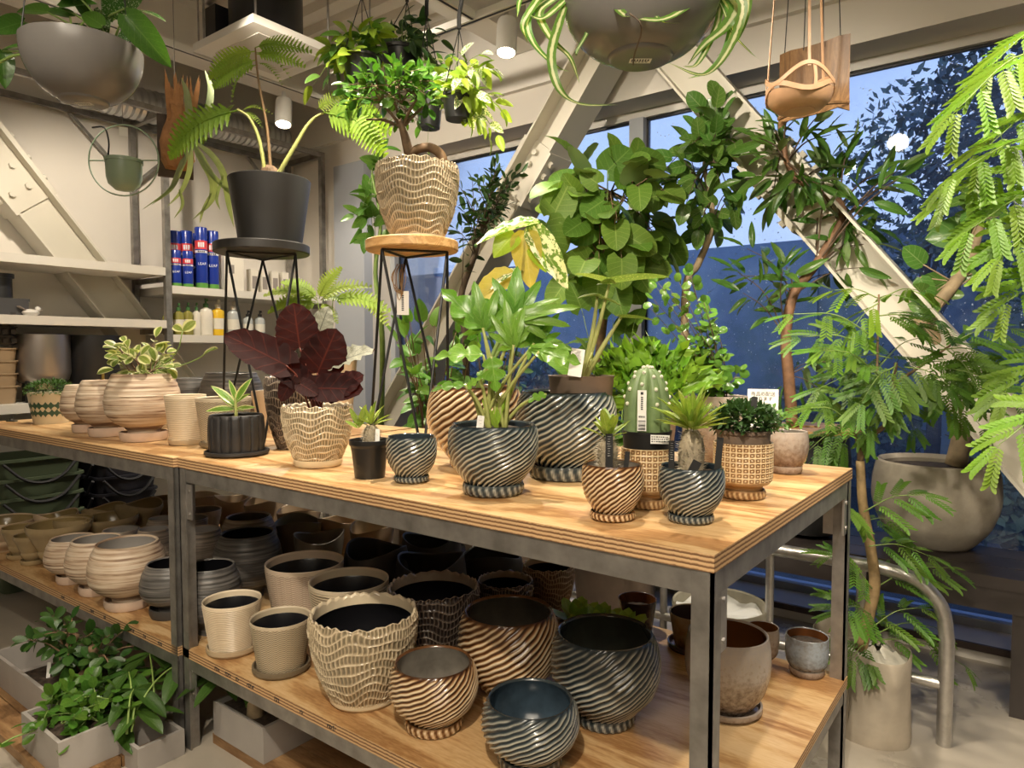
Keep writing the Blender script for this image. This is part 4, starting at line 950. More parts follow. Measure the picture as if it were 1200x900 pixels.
# ---------------------------------------------------------------- pots and plants on the tabletops
# variegated peperomia in the largest striped bowl
t, I = pot('potted_peperomia', 'cream edged peperomia in the largest striped bowl on the left tabletop', 'brushed', 'bowl', 167, 519, TT, 52, 82, 438, (STR_P, STR_PI), 'potted plant', saucer=SAUC_P, m=60, fill=.93)
lp = [leaf_mesh('pep%d' % i, LM_PEP, w=.74, a=.8, b=.6, fold=.15, curl=.2+.15*i) for i in range(2)]
S = I['soil']; k = I['k']
canopy(t, [S+Vector((x, y, 0)) for x in (-.03, .03) for y in (-.02, .02)], S+Vector((.0, 0, .085)), (.14, .11, .09), 22, 5, lp, (.036, .06), plain('pep_stem', (.23, .13, .08), .5), 3, r0=.0025, up=.8, face=.45, ts=.45)
stem(t, [S+Vector((.03, 0, .02)), at(222, 425, I['d']), at(252, 407, I['d'])], .002, GST); put2(t, lp[0], at(238, 415, I['d']), at(254, 406, I['d']), .3); 
put2(t, lp[1], at(214, 388, I['d']), at(202, 380, I['d']), .8); put2(t, lp[0], at(214, 388, I['d']), at(228, 376, I['d']), .7); stem(t, [S, at(205, 415, I['d']), at(214, 388, I['d'])], .002, GST)
label_stick(t, S+Vector((-.07, -.035, 0)), .06, .011, M_PAPER, -.25)
pot('striped_bowl', 'empty sand striped bowl left of the peperomia bowl on the left tabletop', 'brushed', 'bowl', 123, 513, TT, 38, 62, 446, (STR_P, STR_PI), group=GB, saucer=SAUC_P, m=60)
pot('striped_bowl', 'empty sand striped bowl farthest left, next to the green patterned pot', 'brushed', 'bowl', 101, 508, TT, 32, 54, 451, (STR_P, STR_PI), group=GB, saucer=SAUC_P, m=60)
# green pattern pot
CRM = plain('cream_gloss', (.62, .53, .36), .35)
t, I = pot('potted_moss_plant', 'cream pot with green star pattern and fine green foliage, far left on the tabletop', 'plain', 'taper', 59, 498, TT, 48, 46, 460, (CRM, CRM), 'potted plant', n=64, fill=.9)
g = G(); GRN = plain('pattern_green', (.035, .085, .05), .45); Rr = I['R']
for row, (zz, off) in enumerate(((.60, 0.), (.36, .5))):
    for j in range(11):
        for dx in (0, .42):
            a0 = (j+off+dx)*2*PI/11; z0 = I['h']*zz; V = []
            for q in range(8):
                an = q*PI/4; rad_ = (.20 if q % 2 == 0 else .115)*Rr*(1.25 if q in (0, 4) else 1); aa = a0+rad_*math.cos(an)/Rr*1.1; zv = z0+rad_*math.sin(an); ry = Rr*float(interp(CT['taper'], [min(1, max(0, zv/I['h']))])[0])+.0016
                V.append((ry*math.cos(aa), ry*math.sin(aa), z0+rad_*math.sin(an)))
            g.add(V, [tuple(range(8))])
g.build('star_pattern', GRN, t, smooth=False)
foliage(t, LM_MOSS, ellipsoid_pts(I['soil']+Vector((0, 0, .02)), (Rr*1.12, Rr*1.12, .06), 900, 5, .5, -.2), (.008, .018), .5)
# cream ribbed pots, black fluted pot, charcoal bowls behind
pot('ribbed_pot', 'cream finely ribbed pot on the left tabletop beside the peperomia bowl', 'ribbed', 'taper', 217, 523, TT, 39, 46, 463, (CREAM, CREAM), group=GR, saucer=CREAM, ns=30)
pot('ribbed_pot', 'wide zigzag ribbed pot behind the black fluted pot', 'waved', 'taper', 262, 527, TT, 54, 62, 466, (CREAMG, CREAMG), group=GR, saucer=CREAMG, ns=26)
pot('striped_bowl', 'large charcoal striped bowl behind the black fluted pot on the tabletop', 'brushed', 'bowl', 271, 500, TT, 34, 72, 437, (STR_D, STR_D), group=GB, m=60)
pot('striped_bowl', 'small charcoal striped bowl behind the cream ribbed pot on the tabletop', 'brushed', 'bowl', 226, 500, TT, 26, 50, 443, (STR_D, STR_D), group=GB, m=60)
pot('goblet_pot', 'small sand goblet between the charcoal bowl and the begonia pots', 'plain', 'goblet', 310, 508, TT, 20, 30, 458, (TANL, TANL), group=GT)
t, I = pot('potted_dracaena', 'cream striped seedling in a black fluted pot with black saucer', 'fluted', 'fluted', 277, 538, TT, 72, 63, 486, (BLKF, BLKF), 'potted plant', saucer=BLKF, ns=16, m=24, fill=.93, sh=.016)
S = I['soil']; D = I['d']; ld = leaf_mesh('drac', LM_DRAC, w=.29, a=.7, b=.9, fold=.25, curl=.3)
stem(t, [S, at(276, 470, D), at(276, 458, D)], (.006, .003), YST)
for a, b in (((275, 480), (240, 477)), ((276, 476), (250, 449)), ((277, 470), (290, 444)), ((277, 472), (289, 460)), ((276, 480), (296, 474)), ((275, 478), (258, 462)), ((276, 468), (270, 446)), ((277, 480), (284, 479))):
    put2(t, ld, at(*a, D), at(*b, D-.02), .55)
# begonias
t, I = pot('potted_begonia', 'dark red-leaved begonia in a cream scalloped pot with saucer', 'scallop', 'scallop', 372, 550, TT, 56, 82, 475, (SCB, BLKIN), 'potted plant', saucer=plain('cream_saucer', (.6, .49, .32), .35), ns=42, fill=.9)
S = I['soil']; D = I['d']
lb = [leaf_mesh('beg%d' % i, LM_BEG, w=.82, a=.55, b=.62, fold=.1, curl=.12, wave=.03, nw=5, base=.45, lobe=.16, n=14, teeth=.03) for i in range(1)]
lbs = leaf_mesh('begs', LM_BEGS, w=.62, a=.55, b=.7, fold=.14, curl=.2, wave=.05, nw=5, base=.3, n=14)
for a, b, dd, f, wd, m_ in (((351, 407), (344, 355), -.02, 1., 1.05, 0), ((372, 437), (394, 386), .0, .9, 1.0, 0), ((335, 428), (262, 389), -.05, .75, .62, 0), ((356, 448), (308, 412), -.02, .9, .6, 0),
                         ((388, 462), (424, 438), -.04, .6, .8, 0), ((370, 455), (424, 455), -.05, .8, .7, 0), ((352, 450), (372, 462), -.05, .8, .9, 0), ((382, 430), (434, 404), .02, .5, .75, 1), ((344, 410), (308, 405), .04, .5, .9, 1), ((372, 395), (384, 360), .05, .7, 1.1, 1), ((345, 440), (328, 470), -.03, .6, .7, 0)):
    pa, pb = at(*a, D+dd), at(*b, D+dd-.02); put2(t, (lb[0], lbs)[m_], pa, pb, f, wd); stem(t, [S+Vector((R.uniform(-.02, .02), R.uniform(-.02, .02), 0)), S.lerp(pa, .6)+Vector((0, 0, .015)), pa], (.0035, .002), RST)
t, I = pot('potted_silver_begonia', 'small silver-leaved begonia in a dark scalloped pot behind the red one', 'scallop', 'scallop', 346, 528, TT, 48, 70, 442, (SCD, BLKIN), 'potted plant', ns=40, fill=.9)
S = I['soil']; D = I['d']
for a, b in (((330, 440), (318, 424)), ((336, 438), (352, 432)), ((328, 436), (300, 416))): put2(t, lbs, at(*a, D), at(*b, D), .5); stem(t, [S, at(*a, D)], .002, RST)
# spiny-stemmed pachypodiums
def pachypodium(t, S, r, h, nlf, L, spread, seed, lean=0., wid=1., sp=.012):
    rr = random.Random(seed); g = G(); prof = [(r*.9, -.01), (r, h*.2), (r*1.02, h*.55), (r*.85, h*.85), (r*.45, h)]
    g.lathe(prof, 18, disp=lambda th, i: (.08*r*np.sin(th*9+i*2.), 0*th, 0*th), c=tuple(S-t.location), capt=True); g.build('trunk', plain('pachy_trunk', (.30, .25, .17), .7, nscale=60, namt=.35, bumpy=.4), t)
    s = G()
    for i in range(230):
        a = rr.uniform(0, 6.28); z = h*rr.uniform(.0, 1.); q = float(interp([(0, r*.95), (.55*h, r*1.02), (h, r*.45)], [z])[0]); p = S-t.location+Vector((q*math.cos(a), q*math.sin(a), z)); d = Vector((math.cos(a), math.sin(a), rr.uniform(-.1, .6))).normalized(); x = d.orthogonal().normalized()*.0007; e = p+d*sp*rr.uniform(.6, 1.3); y = d.cross(x)
        s.add([tuple(p+x), tuple(p-x*.5+y), tuple(p-x*.5-y), tuple(e)], [(0, 1, 3), (1, 2, 3), (2, 0, 3)])
    stuff(s.build('spine', SPINE, t, smooth=False))
    me = leaf_mesh('pachy', LM_PACH, w=.20, a=.75, b=.7, fold=.25, curl=.15, n=8)
    top = S+Vector((0, 0, h*.97))
    for i in range(nlf):
        a = i*2.4; q = (i+.5)/nlf; el = 1.45-spread*q; d = Vector((math.cos(a)*math.cos(el), math.sin(a)*math.cos(el), math.sin(el))); put(t, me, top+d*r*.35, d, L*rr.uniform(.75, 1.1), Vector((0, 0, 1))-d*.3+Vector((math.cos(a), math.sin(a), 0))*-.6, wid)
t, I = pot('potted_pachypodium', 'two-headed pachypodium in a black plastic nursery pot on the front table edge', 'plain', 'nursery', 433, 562, TT, 33, 47, 515, (NURS, NURS), 'potted plant', group='potted pachypodiums', fill=.88, n=40)
S = I['soil']; pachypodium(t, S+Vector((.008, 0, 0)), .022, .052, 13, .062, 1.25, 1, sp=.010); 
for a, b in (((420, 500), (411, 478)), ((421, 500), (428, 474)), ((420, 502), (405, 492)), ((420, 502), (430, 484))): put2(t, LEAFC['pachy'], at(*a, I['d']), at(*b, I['d']-.01), .5, 1.4)
label_stick(t, S+Vector((.038, -.008, -.02)), .065, .012, M_PAPER, .05)
t, I = pot('potted_pachypodium', 'pachypodium with short wide leaves in the small brown spiral pot', 'swirl', 'swirl2', 718, 614, TT, 52, 72, 543, (SWB, SWB_IN), 'potted plant', group='potted pachypodiums', saucer=SWB, ns=34, fill=.9, sstyle='swirl')
S = I['soil']; pachypodium(t, S+Vector((-.012, 0, 0)), .020, .062, 15, .060, 1.1, 2, wid=1.7)
label_stick(t, S+Vector((.008, -.03, -.012)), .088, .015, NURS, .0, marks=9); label_stick(t, S+Vector((.034, -.01, -.012)), .052, .010, NURS, .1)
t, I = pot('potted_pachypodium', 'pachypodium with a dense pale leaf tuft in the small blue spiral pot', 'swirl', 'swirl2', 810, 617, TT, 53, 76, 546, (SWG, SWG_IN), 'potted plant', group='potted pachypodiums', saucer=SWG, ns=34, fill=.9, sstyle='swirl')
S = I['soil']; pachypodium(t, S+Vector((0, 0, 0)), .025, .085, 54, .085, 1.2, 3, wid=.8)
label_stick(t, S+Vector((-.030, -.03, -.012)), .075, .012, NURS, .0, marks=8); label_stick(t, S+Vector((.012, -.045, -.01)), .042, .018, NURS, .5); label_stick(t, S+Vector((.052, .004, -.012)), .085, .013, NURS, .08)
pot('spiral_pot', 'small empty blue spiral pot on the front tabletop, right of the black nursery pot', 'swirl', 'swirl2', 482, 568, TT, 41, 59, 511, (SWG, SWG_IN), group=GS, saucer=SWG, ns=32, sstyle='swirl', fill=.85)
# cactus in cane-patterned pot
t, I = pot('potted_cactus', 'ribbed green cactus with price label in a cane patterned pot', 'cane', 'cane', 758, 599, TT, 46, 58, 524, (RATT, RATT), 'potted plant', saucer=RATT, ns=28, fill=.9, sstyle='cane')
S = I['P']; zt = I['top']; k = I['k']; D = I['d']
g = G(); rn = 28*k; zz = zt-TT; g.lathe([(rn*.92, zz-.05), (rn*1.0, zz+17*k), (rn*1.03, zz+17*k), (rn*1.03, zz+20*k), (rn*.95, zz+20*k), (rn*.92, zz+13*k), (.001, zz+13*k)], 40); g.build('nursery_pot', NURS, t)
ch = (523-446)*k; g = G(); nr = 9
pr = [(.001+28*k*(1-(1-q)**2.8)**.5*(1-.06*q*q), zz+17*k+ch*(1-q)) for q in np.linspace(0, 1, 26)**1.35]
pr = pr[::-1]
g.lathe(pr, 120, disp=lambda th, i: (-.17*pr[i][0]*(1-np.abs(np.cos(nr*th/2)))**1.6, 0*th, 0*th)); g.build('stem', plain('cactus_green', (.145, .215, .085), .5, nscale=35, namt=.2), t)
for j in range(nr):
    a = j*2*PI/nr+.0
    for i in range(9, 26, 5):
        ii = min(25, i+(j % 2)*2); r_, z_ = pr[ii]; h = G(); h.ball((r_*1.02*math.cos(a), r_*1.02*math.sin(a), z_), .0046, 6, 4); h.build('areole', plain('areole_wool', (.62, .60, .48), .9), t)
lab_p = at(752, 505, D-.052); g = G(); d_ = (CAM-lab_p); d_.z = 0; d_.normalize(); Mx = frame_matrix(lab_p-t.location, Vector((-d_.y, d_.x, 0)), d_); 
g.box((-5*k, -.0, 0), (5*k, 46*k, .001), M=Mx); lb_ = g.build('price_label', M_PAPER, t, smooth=False)
q = G()
for i in range(9): q.box((-4*k, (1+i*1.25)*k, .001), (4*k, (1+i*1.25+R.choice((.4, .8)))*k, .0014), M=Mx)
for i in range(7): q.box((-1.2*k, (24+i*2.2)*k, .001), (1.2*k, (24+i*2.2+1.3)*k, .0014), M=Mx)
for i in range(4): q.box((-3.4*k+i*1.8*k, 15*k, .001), (-2.2*k+i*1.8*k, 17*k, .0014), M=Mx)
q.box((-1.5*k, 41*k, .001), (1.5*k, 44*k, .0014), M=Mx)
q.build('print', M_INK, lb_, smooth=False)
tag_p = at(773, 516, D-.062); g = G(); Mx = frame_matrix(tag_p-t.location, Vector((-d_.y, d_.x, 0)), d_); g.box((-10*k, -4*k, 0), (11*k, 6*k, .001), M=Mx); lb_ = g.build('price_label', M_PAPER, t, smooth=False)
q = G()
for r_ in range(3):
    x = -9*k
    while x < 9*k: w_ = R.uniform(.6, 2)*k; q.box((x, (3.2-r_*2.6)*k, .001), (x+w_, (4.4-r_*2.6)*k, .0014), M=Mx); x += w_+.8*k
q.build('print', M_INK, lb_, smooth=False)
# small dark leafy plant in cane-patterned pot
t, I = pot('potted_creeper', 'dark fine-leaved plant in a cane patterned pot near the table end', 'cane', 'cane', 871, 588, TT, 52, 66, 518, (RATT, RATT), 'potted plant', saucer=RATT, ns=30, fill=.9, sstyle='cane')
k = I['k']; zz = I['top']-TT; rn = 31*k; g = G(); g.lathe([(rn*.92, zz-.05), (rn*.97, zz+11*k), (rn*1.03, zz+11*k), (rn*1.03, zz+15*k), (rn*.95, zz+15*k), (rn*.92, zz+9*k), (.001, zz+9*k)], 40); g.build('nursery_pot', NURSB, t)
foliage(t, LM_SMALL, ellipsoid_pts(Vector((I['P'].x, I['P'].y, I['top']+25*k)), (37*k, 37*k, 21*k), 1300, 7, .35, -.5), (.012, .024), .55)
label_stick(t, Vector((I['P'].x+.03, I['P'].y-.03, I['top']+30*k)), .05, .014, NURS, .1)
# speckled pots
t, I = pot('speckled_pot', 'speckled brown-grey pot with saucer and sprig at the far end of the tabletop', 'plain', 'vessel', 922, 557, TT, 36, 49, 505, (SPKB, SPK), 'potted plant', saucer=SPKB, fill=.9)
foliage(t, LM_GREEN, ellipsoid_pts(I['soil']+Vector((-.04, -.02, .04)), (.06, .05, .045), 60, 8, .3), (.018, .03), .6); 
t, I = pot('potted_coin_plant', 'bushy plant with glossy round leaves in a speckled pot behind the pachypodiums', 'plain', 'vessel', 845, 548, TT, 40, 64, 464, (SPKB, SPK), 'potted plant', fill=.9)
S = I['soil']; D = I['d']; lc = [leaf_mesh('coin%d' % i, LM_COIN, w=.95, a=.5, b=.5, fold=-.12, curl=.2+.3*i, n=6) for i in range(2)]
C0 = at(816, 402, D+.02); ks = kpx(C0)
canopy(t, [S, S+Vector((.02, 0, 0))], at(800, 375, D+.03), (45*ks, 38*ks, 62*ks), 18, 10, lc, (.022, .034), BARKD, 9, r0=.0022, up=.5, face=.5, ts=.3, pet=.1, arch=.06)
canopy(t, [S, S+Vector((-.02, 0, 0))], at(838, 430, D-.02), (40*ks, 30*ks, 42*ks), 11, 10, lc, (.022, .034), BARKD, 10, r0=.0022, up=.5, face=.5, ts=.3, pet=.1, arch=.06)
# crested fern
t, I = pot('potted_crested_fern', 'bright green crested bird-nest fern in a brown pot behind the cactus', 'plain', 'taper', 764, 556, TT, 44, 58, 482, (NURSB, NURSB), 'potted plant', fill=.92)
S = I['soil']; D = I['d']
def crest(root, p, q, w_, seed):
    rr = random.Random(seed); p, q = Vector(p), Vector(q); mid = p.lerp(q, .5)+Vector((0, 0, .02)); P = spline([p, mid, q], 9); L = len(P); V, UV, F = [], [], []; mm = 12
    for i, c in enumerate(P):
        u = i/(L-1); d = (P[min(i+1, L-1)]-P[max(0, i-1)]).normalized(); nn = (CAM-c).normalized()*.7+Vector((0, 0, .5)); x = d.cross(nn).normalized(); z = x.cross(d)
        ww = w_*(.12+.22*u+.85*max(0, u-.35)**1.1)
        for j in range(mm+1):
            s = 2*j/mm-1; ru = max(0, u-.35)*1.4*w_; fr_ = .15+.85*max(abs(s)**3, u**7); a = ru*math.sin(j*2.6+i*1.3+seed)*.42*fr_; a2 = ru*math.cos(j*1.9-i*1.7+seed)*.5*fr_
            V.append(tuple(c-root.location+x*(s*ww)+z*(a+abs(s)*ww*.25)+d*(a2-.30*w_*abs(s)*u))); UV.append((s*.5+.5, u))
    for i in range(L-1):
        for j in range(mm): k_ = i*(mm+1)+j; F.append((k_, k_+1, k_+mm+2, k_+mm+1))
    g = G(); g.add(V, F, uv=UV); g.build('frond', LM_CREST, root, angle=0)
for i, (b, dd, w_) in enumerate((((718, 408), .03, .075), ((735, 402), -.02, .08), ((700, 425), .0, .06), ((758, 404), .05, .07), ((790, 410), .0, .075), ((822, 418), -.03, .07), ((842, 440), -.05, .05), ((706, 474), -.06, .05), ((745, 432), -.07, .07), ((800, 438), -.07, .06), ((725, 450), -.06, .06), ((775, 425), -.03, .06))):
    crest(t, S+Vector((R.uniform(-.03, .03), R.uniform(-.02, .02), 0)), at(*b, D+dd), w_, i)
# philodendron in the middle blue spiral pot
t, I = pot('potted_philodendron', 'tall tree philodendron in the blue spiral pot at the table front', 'swirl', 'swirl2', 578, 585, TT, 72, 105, 497, (SWG, SWG_IN), 'potted plant', saucer=SWG, ns=42, fill=.93, sstyle='swirl')
S = I['soil']; D = I['d']; ls = split_mesh('split', LM_PHIL); lo = lobed_mesh('lobed', LM_PHIL, 3, .8)
for b, tip, dd, f, me, wd in (((566, 385), (556, 330), .0, .9, ls, 1.1), ((603, 372), (606, 312), .03, .8, ls, 1.15), ((607, 374), (676, 348), .0, .6, ls, .7), ((602, 404), (592, 352), -.02, .95, ls, .9), ((566, 416), (506, 411), -.04, .45, lo, .9), ((626, 402), (638, 350), .02, .8, ls, .9),
        ((622, 408), (668, 398), -.03, .35, ls, .8), ((632, 412), (683, 420), -.05, .5, lo, 1.1), ((576, 418), (582, 460), -.05, .7, lo, 1.), ((545, 452), (504, 452), -.05, .4, lo, .7), ((548, 455), (562, 440), -.05, .5, lo, .9), ((640, 462), (618, 468), -.06, .4, lo, 1.), ((566, 384), (518, 334), .0, .7, lo, .8), ((560, 436), (572, 444), -.03, .6, lo, 1)):
    pa = at(*b, D+dd); put2(t, me, pa, at(*tip, D+dd-.02), f, wd)
    bx = S+Vector((R.uniform(-.035, .035), R.uniform(-.03, .03), -.01)); stem(t, [bx, bx.lerp(pa, .5)+Vector((0, 0, .02)), pa], (.0055, .0035), YST, 'petiole')
for tp in ((590, 462), (566, 468), (598, 455)): put2(t, leaf_mesh('spath', LM_LIME, w=.2, a=.5, b=.8), S+Vector((R.uniform(-.02, .02), 0, 0)), at(*tp, D-.02), .8)
label_stick(t, S+Vector((.012, -.07, -.01)), .048, .016, M_PAPER, .12, marks=3)
# big spiral pots behind: variegated alocasias
t, I = pot('potted_variegated_alocasia', 'yellow and white variegated large-leaved plant in the big brown spiral pot', 'swirl', 'swirl', 557, 552, TT, 60, 112, 453, (SWB, SWB_IN), 'potted plant', saucer=SWB, ns=40, fill=.9, sstyle='swirl')
S = I['soil']; D = I['d']; ly = leaf_mesh('yel', LM_YEL, w=.6, a=.5, b=.8, fold=.2, curl=.35, base=.3, n=12, wave=.03); lw = leaf_mesh('whi', LM_WHITE, w=.55, a=.5, b=.8, fold=.2, curl=.3, base=.3, n=12, wave=.02); ll = leaf_mesh('lim', LM_LIME, w=.6, a=.5, b=.8, fold=.2, curl=.35, base=.3, n=12)
top = at(612, 262, D)
for a, b, me, f, wd in (((614, 270), (622, 334), ly, .9, .85), ((620, 266), (668, 334), lw, .7, .62), ((632, 262), (555, 268), lw, .25, .8), ((604, 274), (578, 296), ll, .6, 1.3), ((603, 322), (545, 352), ly, .6, .75), ((612, 318), (572, 330), lw, .3, .7), ((622, 290), (640, 315), ll, .7, .8)):
    put2(t, me, at(*a, D), at(*b, D-.03), f, wd)
for q in ((616, 268), (605, 322)): stem(t, [S, S.lerp(at(*q, D), .6)+Vector((.02, .03, 0)), at(*q, D)], (.008, .004), GST, 'petiole')
t, I = pot('potted_alocasia', 'speckled flat-leaved alocasia in the largest blue spiral pot', 'swirl', 'swirl', 663, 566, TT, 86, 118, 459, (SWG, SWG_IN), 'potted plant', saucer=SWG, ns=46, fill=.9, sstyle='swirl')
k = I['k']; D = I['d']; zz = I['top']-TT; xo = at(681, 455, D)-t.location; g = G(); g.lathe([(34*k, zz-.06), (38*k, zz+17*k), (39*k, zz+19*k), (36*k, zz+19*k), (34*k, zz+8*k), (.001, zz+8*k)], 40, c=(xo.x, xo.y, 0)); g.build('nursery_pot', NURSB, t)
S = Vector((t.location.x+xo.x, t.location.y+xo.y, I['top']+8*k)); la = leaf_mesh('alo', LM_ALO, w=.62, a=.5, b=.8, fold=.14, curl=.12, base=.5, lobe=.2, n=12)
for b, q, f, wd in (((714, 333), (784, 318), .03, .9), ((712, 332), (674, 317), .03, 1.2), ((700, 348), (730, 356), .12, 1.), ((700, 346), (677, 347), .12, 1.), ((728, 372), (768, 372), .05, .8)):
    put2(t, la, at(*b, D), at(*q, D-.01), f, wd)
for q in ((714, 333), (700, 348), (728, 372)): stem(t, [S, S.lerp(at(*q, D), .5)+Vector((.01, 0, .02)), at(*q, D)], (.009, .004), YST, 'petiole')
label_stick(t, at(673, 441, D-.1), .074, .036, M_PAPER, .15, marks=12)
for q in range(5): stem(t, [S, S+Vector((R.uniform(-.03, .06), -.02, R.uniform(.05, .09)))], .002, YST)
# delivery sign
P0 = onz(893, 527, TT); dc = depth(P0); k = kpx(P0); sg = thing('counter_sign', 'white delivery notice card behind the cane patterned pot', 'sign', Vector((P0.x, P0.y, TT)))
dv = CAM-P0; dv.z = 0; dv.normalize(); Mx = frame_matrix((0, 0, 0), Vector((-dv.y, dv.x, 0)), dv)
hh = at(893, 456, dc).z-TT; Mx = Matrix(((Mx[0][0], 0, Mx[0][2], 0), (Mx[1][0], 0, Mx[1][2], 0), (0, 1, 0, 0), (0, 0, 0, 1)))
g = G(); g.box((-17*k, 0, -.0015), (17*k, hh, .0015), M=Mx); g.build('card', M_PAPER, sg, smooth=False)
g = G(); g.box((-17*k, 0, -.03), (17*k, .004, .03), M=Mx); g.build('base', M_PAPER, sg, smooth=False)
for i, tx in enumerate(('商品の配送', '承ります')):
    me = text_mesh(tx, 5.4*k, .0003); me.materials.append(M_INK); o = link('lettering', me, sg)
    o.matrix_basis = Mx@Matrix.Translation((0, hh-(6.+5.6*i)*k, .0019))
# ---------------------------------------------------------------- plant stands and what stands on them
def wire_stand(px, d, ytop, wpx, th_, label, dm, seat_name, rfoot, angs, rnode):
    P = at(px, ytop, d); k = kpx(P); Rd = wpx*k/2; t = thing('plant_stand', label, 'plant stand', (P.x, P.y, TT), 'wire legged plant stands')
    H = P.z-TT; g = G(); g.lathe([(Rd-.004, H-th_), (Rd, H-th_+.004), (Rd, H-.004), (Rd-.004, H), (.001, H)], 56, capb=True); g.build(seat_name, dm, t)
    vx, vy = Vector((CY, SY, 0)), Vector((-SY, CY, 0))
    nodes = [(vx*math.cos(a+PI/3)+vy*math.sin(a+PI/3))*rnode+Vector((0, 0, H-th_-.006)) for a in angs]
    feet = [(vx*math.cos(a)+vy*math.sin(a))*rfoot+Vector((0, 0, .005)) for a in angs]
    for i in range(3):
        g = G(); g.tube([nodes[i], nodes[(i+1) % 3]], .0045, 6); g.build('brace_bar', M_BLACKM, t)
        for j in (i, (i+1) % 3):
            g = G(); g.tube([nodes[i], feet[j]], .005, 7); g.build('leg', M_BLACKM, t)
    return P.z
M_OAK = wood('light_oak_disc', [(.3, (.46, .25, .09)), (.55, (.62, .37, .15)), (.8, (.72, .47, .22))], (3, 16, 16), 1, .45, 1.2)
M_DISCB = plain('black_stained_wood', (.022, .02, .018), .45, nscale=8, namt=.3)
z1 = wire_stand(483, 2.40, 283, 108, .034, 'black wire plant stand with light wooden disc top on the front table', M_OAK, 'seat_disc', .165, (2.9, -1.25, .85), .125)
z2 = wire_stand(307, 2.78, 287, 108, .036, 'black wire plant stand with black disc top beside the table joint', M_DISCB, 'seat_disc', .19, (2.95, -1.25, .85), .145)
# hanging tag under the wooden stand
P = at(472, 345, 2.40); t = thing('hanging_tag', 'cream paper tag and dry twine hanging under the wooden plant stand', 'tag', P); k = kpx(P); d_ = CAM-P; d_.z = 0; d_.normalize(); Mx = frame_matrix((0, 0, 0), Vector((-d_.y, d_.x, 0)), d_)
g = G(); g.box((-7*k, -24*k, 0), (7*k, 4*k, .0012), M=Mx); g.build('card', M_PAPER, t, smooth=False)
q = G()
for i in range(9): q.box((-1.5*k, (-19+i*2.1)*k, .0012), (1.2*k, (-19+i*2.1+1.3)*k, .0016), M=Mx)
q.build('print', M_INK, t, smooth=False)
for i in range(9):
    g = G(); x0 = R.uniform(-14, 3)*k; g.tube(spline([Mx@Vector((x0*.5, 36*k, -.02)), Mx@Vector((x0+R.uniform(-4, 4)*k, 20*k, 0)), Mx@Vector((x0*.7, R.uniform(-8, 8)*k, .01)), Mx@Vector((0, 3*k, .002))], 4), .0013, 4); g.build('twine', plain('dry_twine', (.30, .17, .07), .8), t)
# tree fern in a black pot
t, I = pot('potted_tree_fern', 'young tree fern with pale fronds in a tall black pot on the black stand', 'plain', 'taper', 316, 285, z2, 78, 93, 212, (plain('matt_black_pot', (.022, .021, .02), .5), NURS), 'potted plant', d=2.78, fill=.9, n=64)
D = 2.78; S = I['soil']; top = Vector((I['P'].x, I['P'].y, I['top'])); fm = [frond_mesh('fernA', LM_FERN, 15, .60, .30, .075), frond_mesh('fernB', LM_FERN, 12, .5, .55, .08)]
g = G(); g.lathe([(.03, -.02), (.036, .03), (.028, .07), (.012, .085)], 16, disp=lambda th, i: (.006*np.sin(th*7+i), 0*th, 0*th), c=tuple(S-t.location), capt=True); g.build('crown', BARK, t)
def st_(pts, r): return [at(x, y, D+dd) for x, y, dd in pts]
for pts, rr_ in (([(318, 212, 0), (313, 150, 0), (303, 95, 0), (299, 56, -.02)], (.007, .003)), ([(312, 212, 0), (304, 165, -.02), (292, 138, -.04), (278, 128, -.05)], (.009, .004)), ([(324, 208, 0), (345, 172, .0), (366, 140, .01), (396, 126, .02)], (.010, .004))):
    stem(t, st_(pts, 0), rr_, YST if rr_[0] > .008 else plain('brown_frond_stalk', (.20, .12, .05), .6), 'petiole')
for a, b, i, f, wd in (((300, 60), (238, 80), 0, .6, .9), ((299, 56), (358, 48), 0, .6, .75), ((300, 64), (352, 66), 0, .6, .85), ((301, 70), (244, 94), 0, .65, .9), ((302, 76), (258, 96), 1, .4, .9), ((303, 74), (330, 82), 1, .4, .8), ((300, 62), (338, 68), 1, .4, .8),
        ((280, 129), (184, 168), 0, .6, .9), ((284, 130), (310, 118), 1, .4, .9), ((286, 132), (305, 138), 1, .5, .9), ((270, 134), (226, 150), 1, .5, 1.1), ((262, 138), (268, 122), 1, .5, .9),
        ((380, 132), (452, 150), 0, .9, 1.1), ((372, 128), (402, 108), 1, .8, 1.2), ((396, 126), (438, 128), 0, .9, 1.1), ((404, 128), (448, 175), 0, .9, 1.), ((392, 128), (412, 146), 1, .7, 1)):
    put2(t, fm[i], at(*a, D), at(*b, D-.02), f, wd, name='frond')
# bonsai ficus in a scalloped pot
t, I = pot('potted_bonsai_ficus', 'round-headed bonsai fig with arching root in a cream scalloped pot on the wooden stand', 'scallop', 'scallop', 489, 275, z1, 64, 98, 196, (SCB, BLKIN), 'potted plant', d=2.40, ns=46, fill=.92, saucer=plain('cream_saucer', (.6, .49, .32), .35), sh=.014)
D = 2.40; S = I['soil']
stem(t, [S+Vector((-.01, 0, -.01)), at(480, 182, D), at(474, 158, D), at(468, 140, D)], (.022, .010), BARK, 'trunk', 12)
stem(t, [at(478, 188, D), at(487, 176, D-.01), at(504, 173, D-.02), at(517, 182, D-.03), at(520, 200, D-.02)], (.014, .017), plain('arching_root', (.20, .12, .06), .7, nscale=30, namt=.3), 'root', 10)
for b in ((440, 118), (455, 100), (492, 112), (510, 118), (430, 140)): stem(t, [at(471, 150, D), at((471+b[0])/2, (150+b[1])/2-4, D+R.uniform(-.05, .05)), at(*b, D+R.uniform(-.08, .08))], (.007, .003), BARK, 'branch')
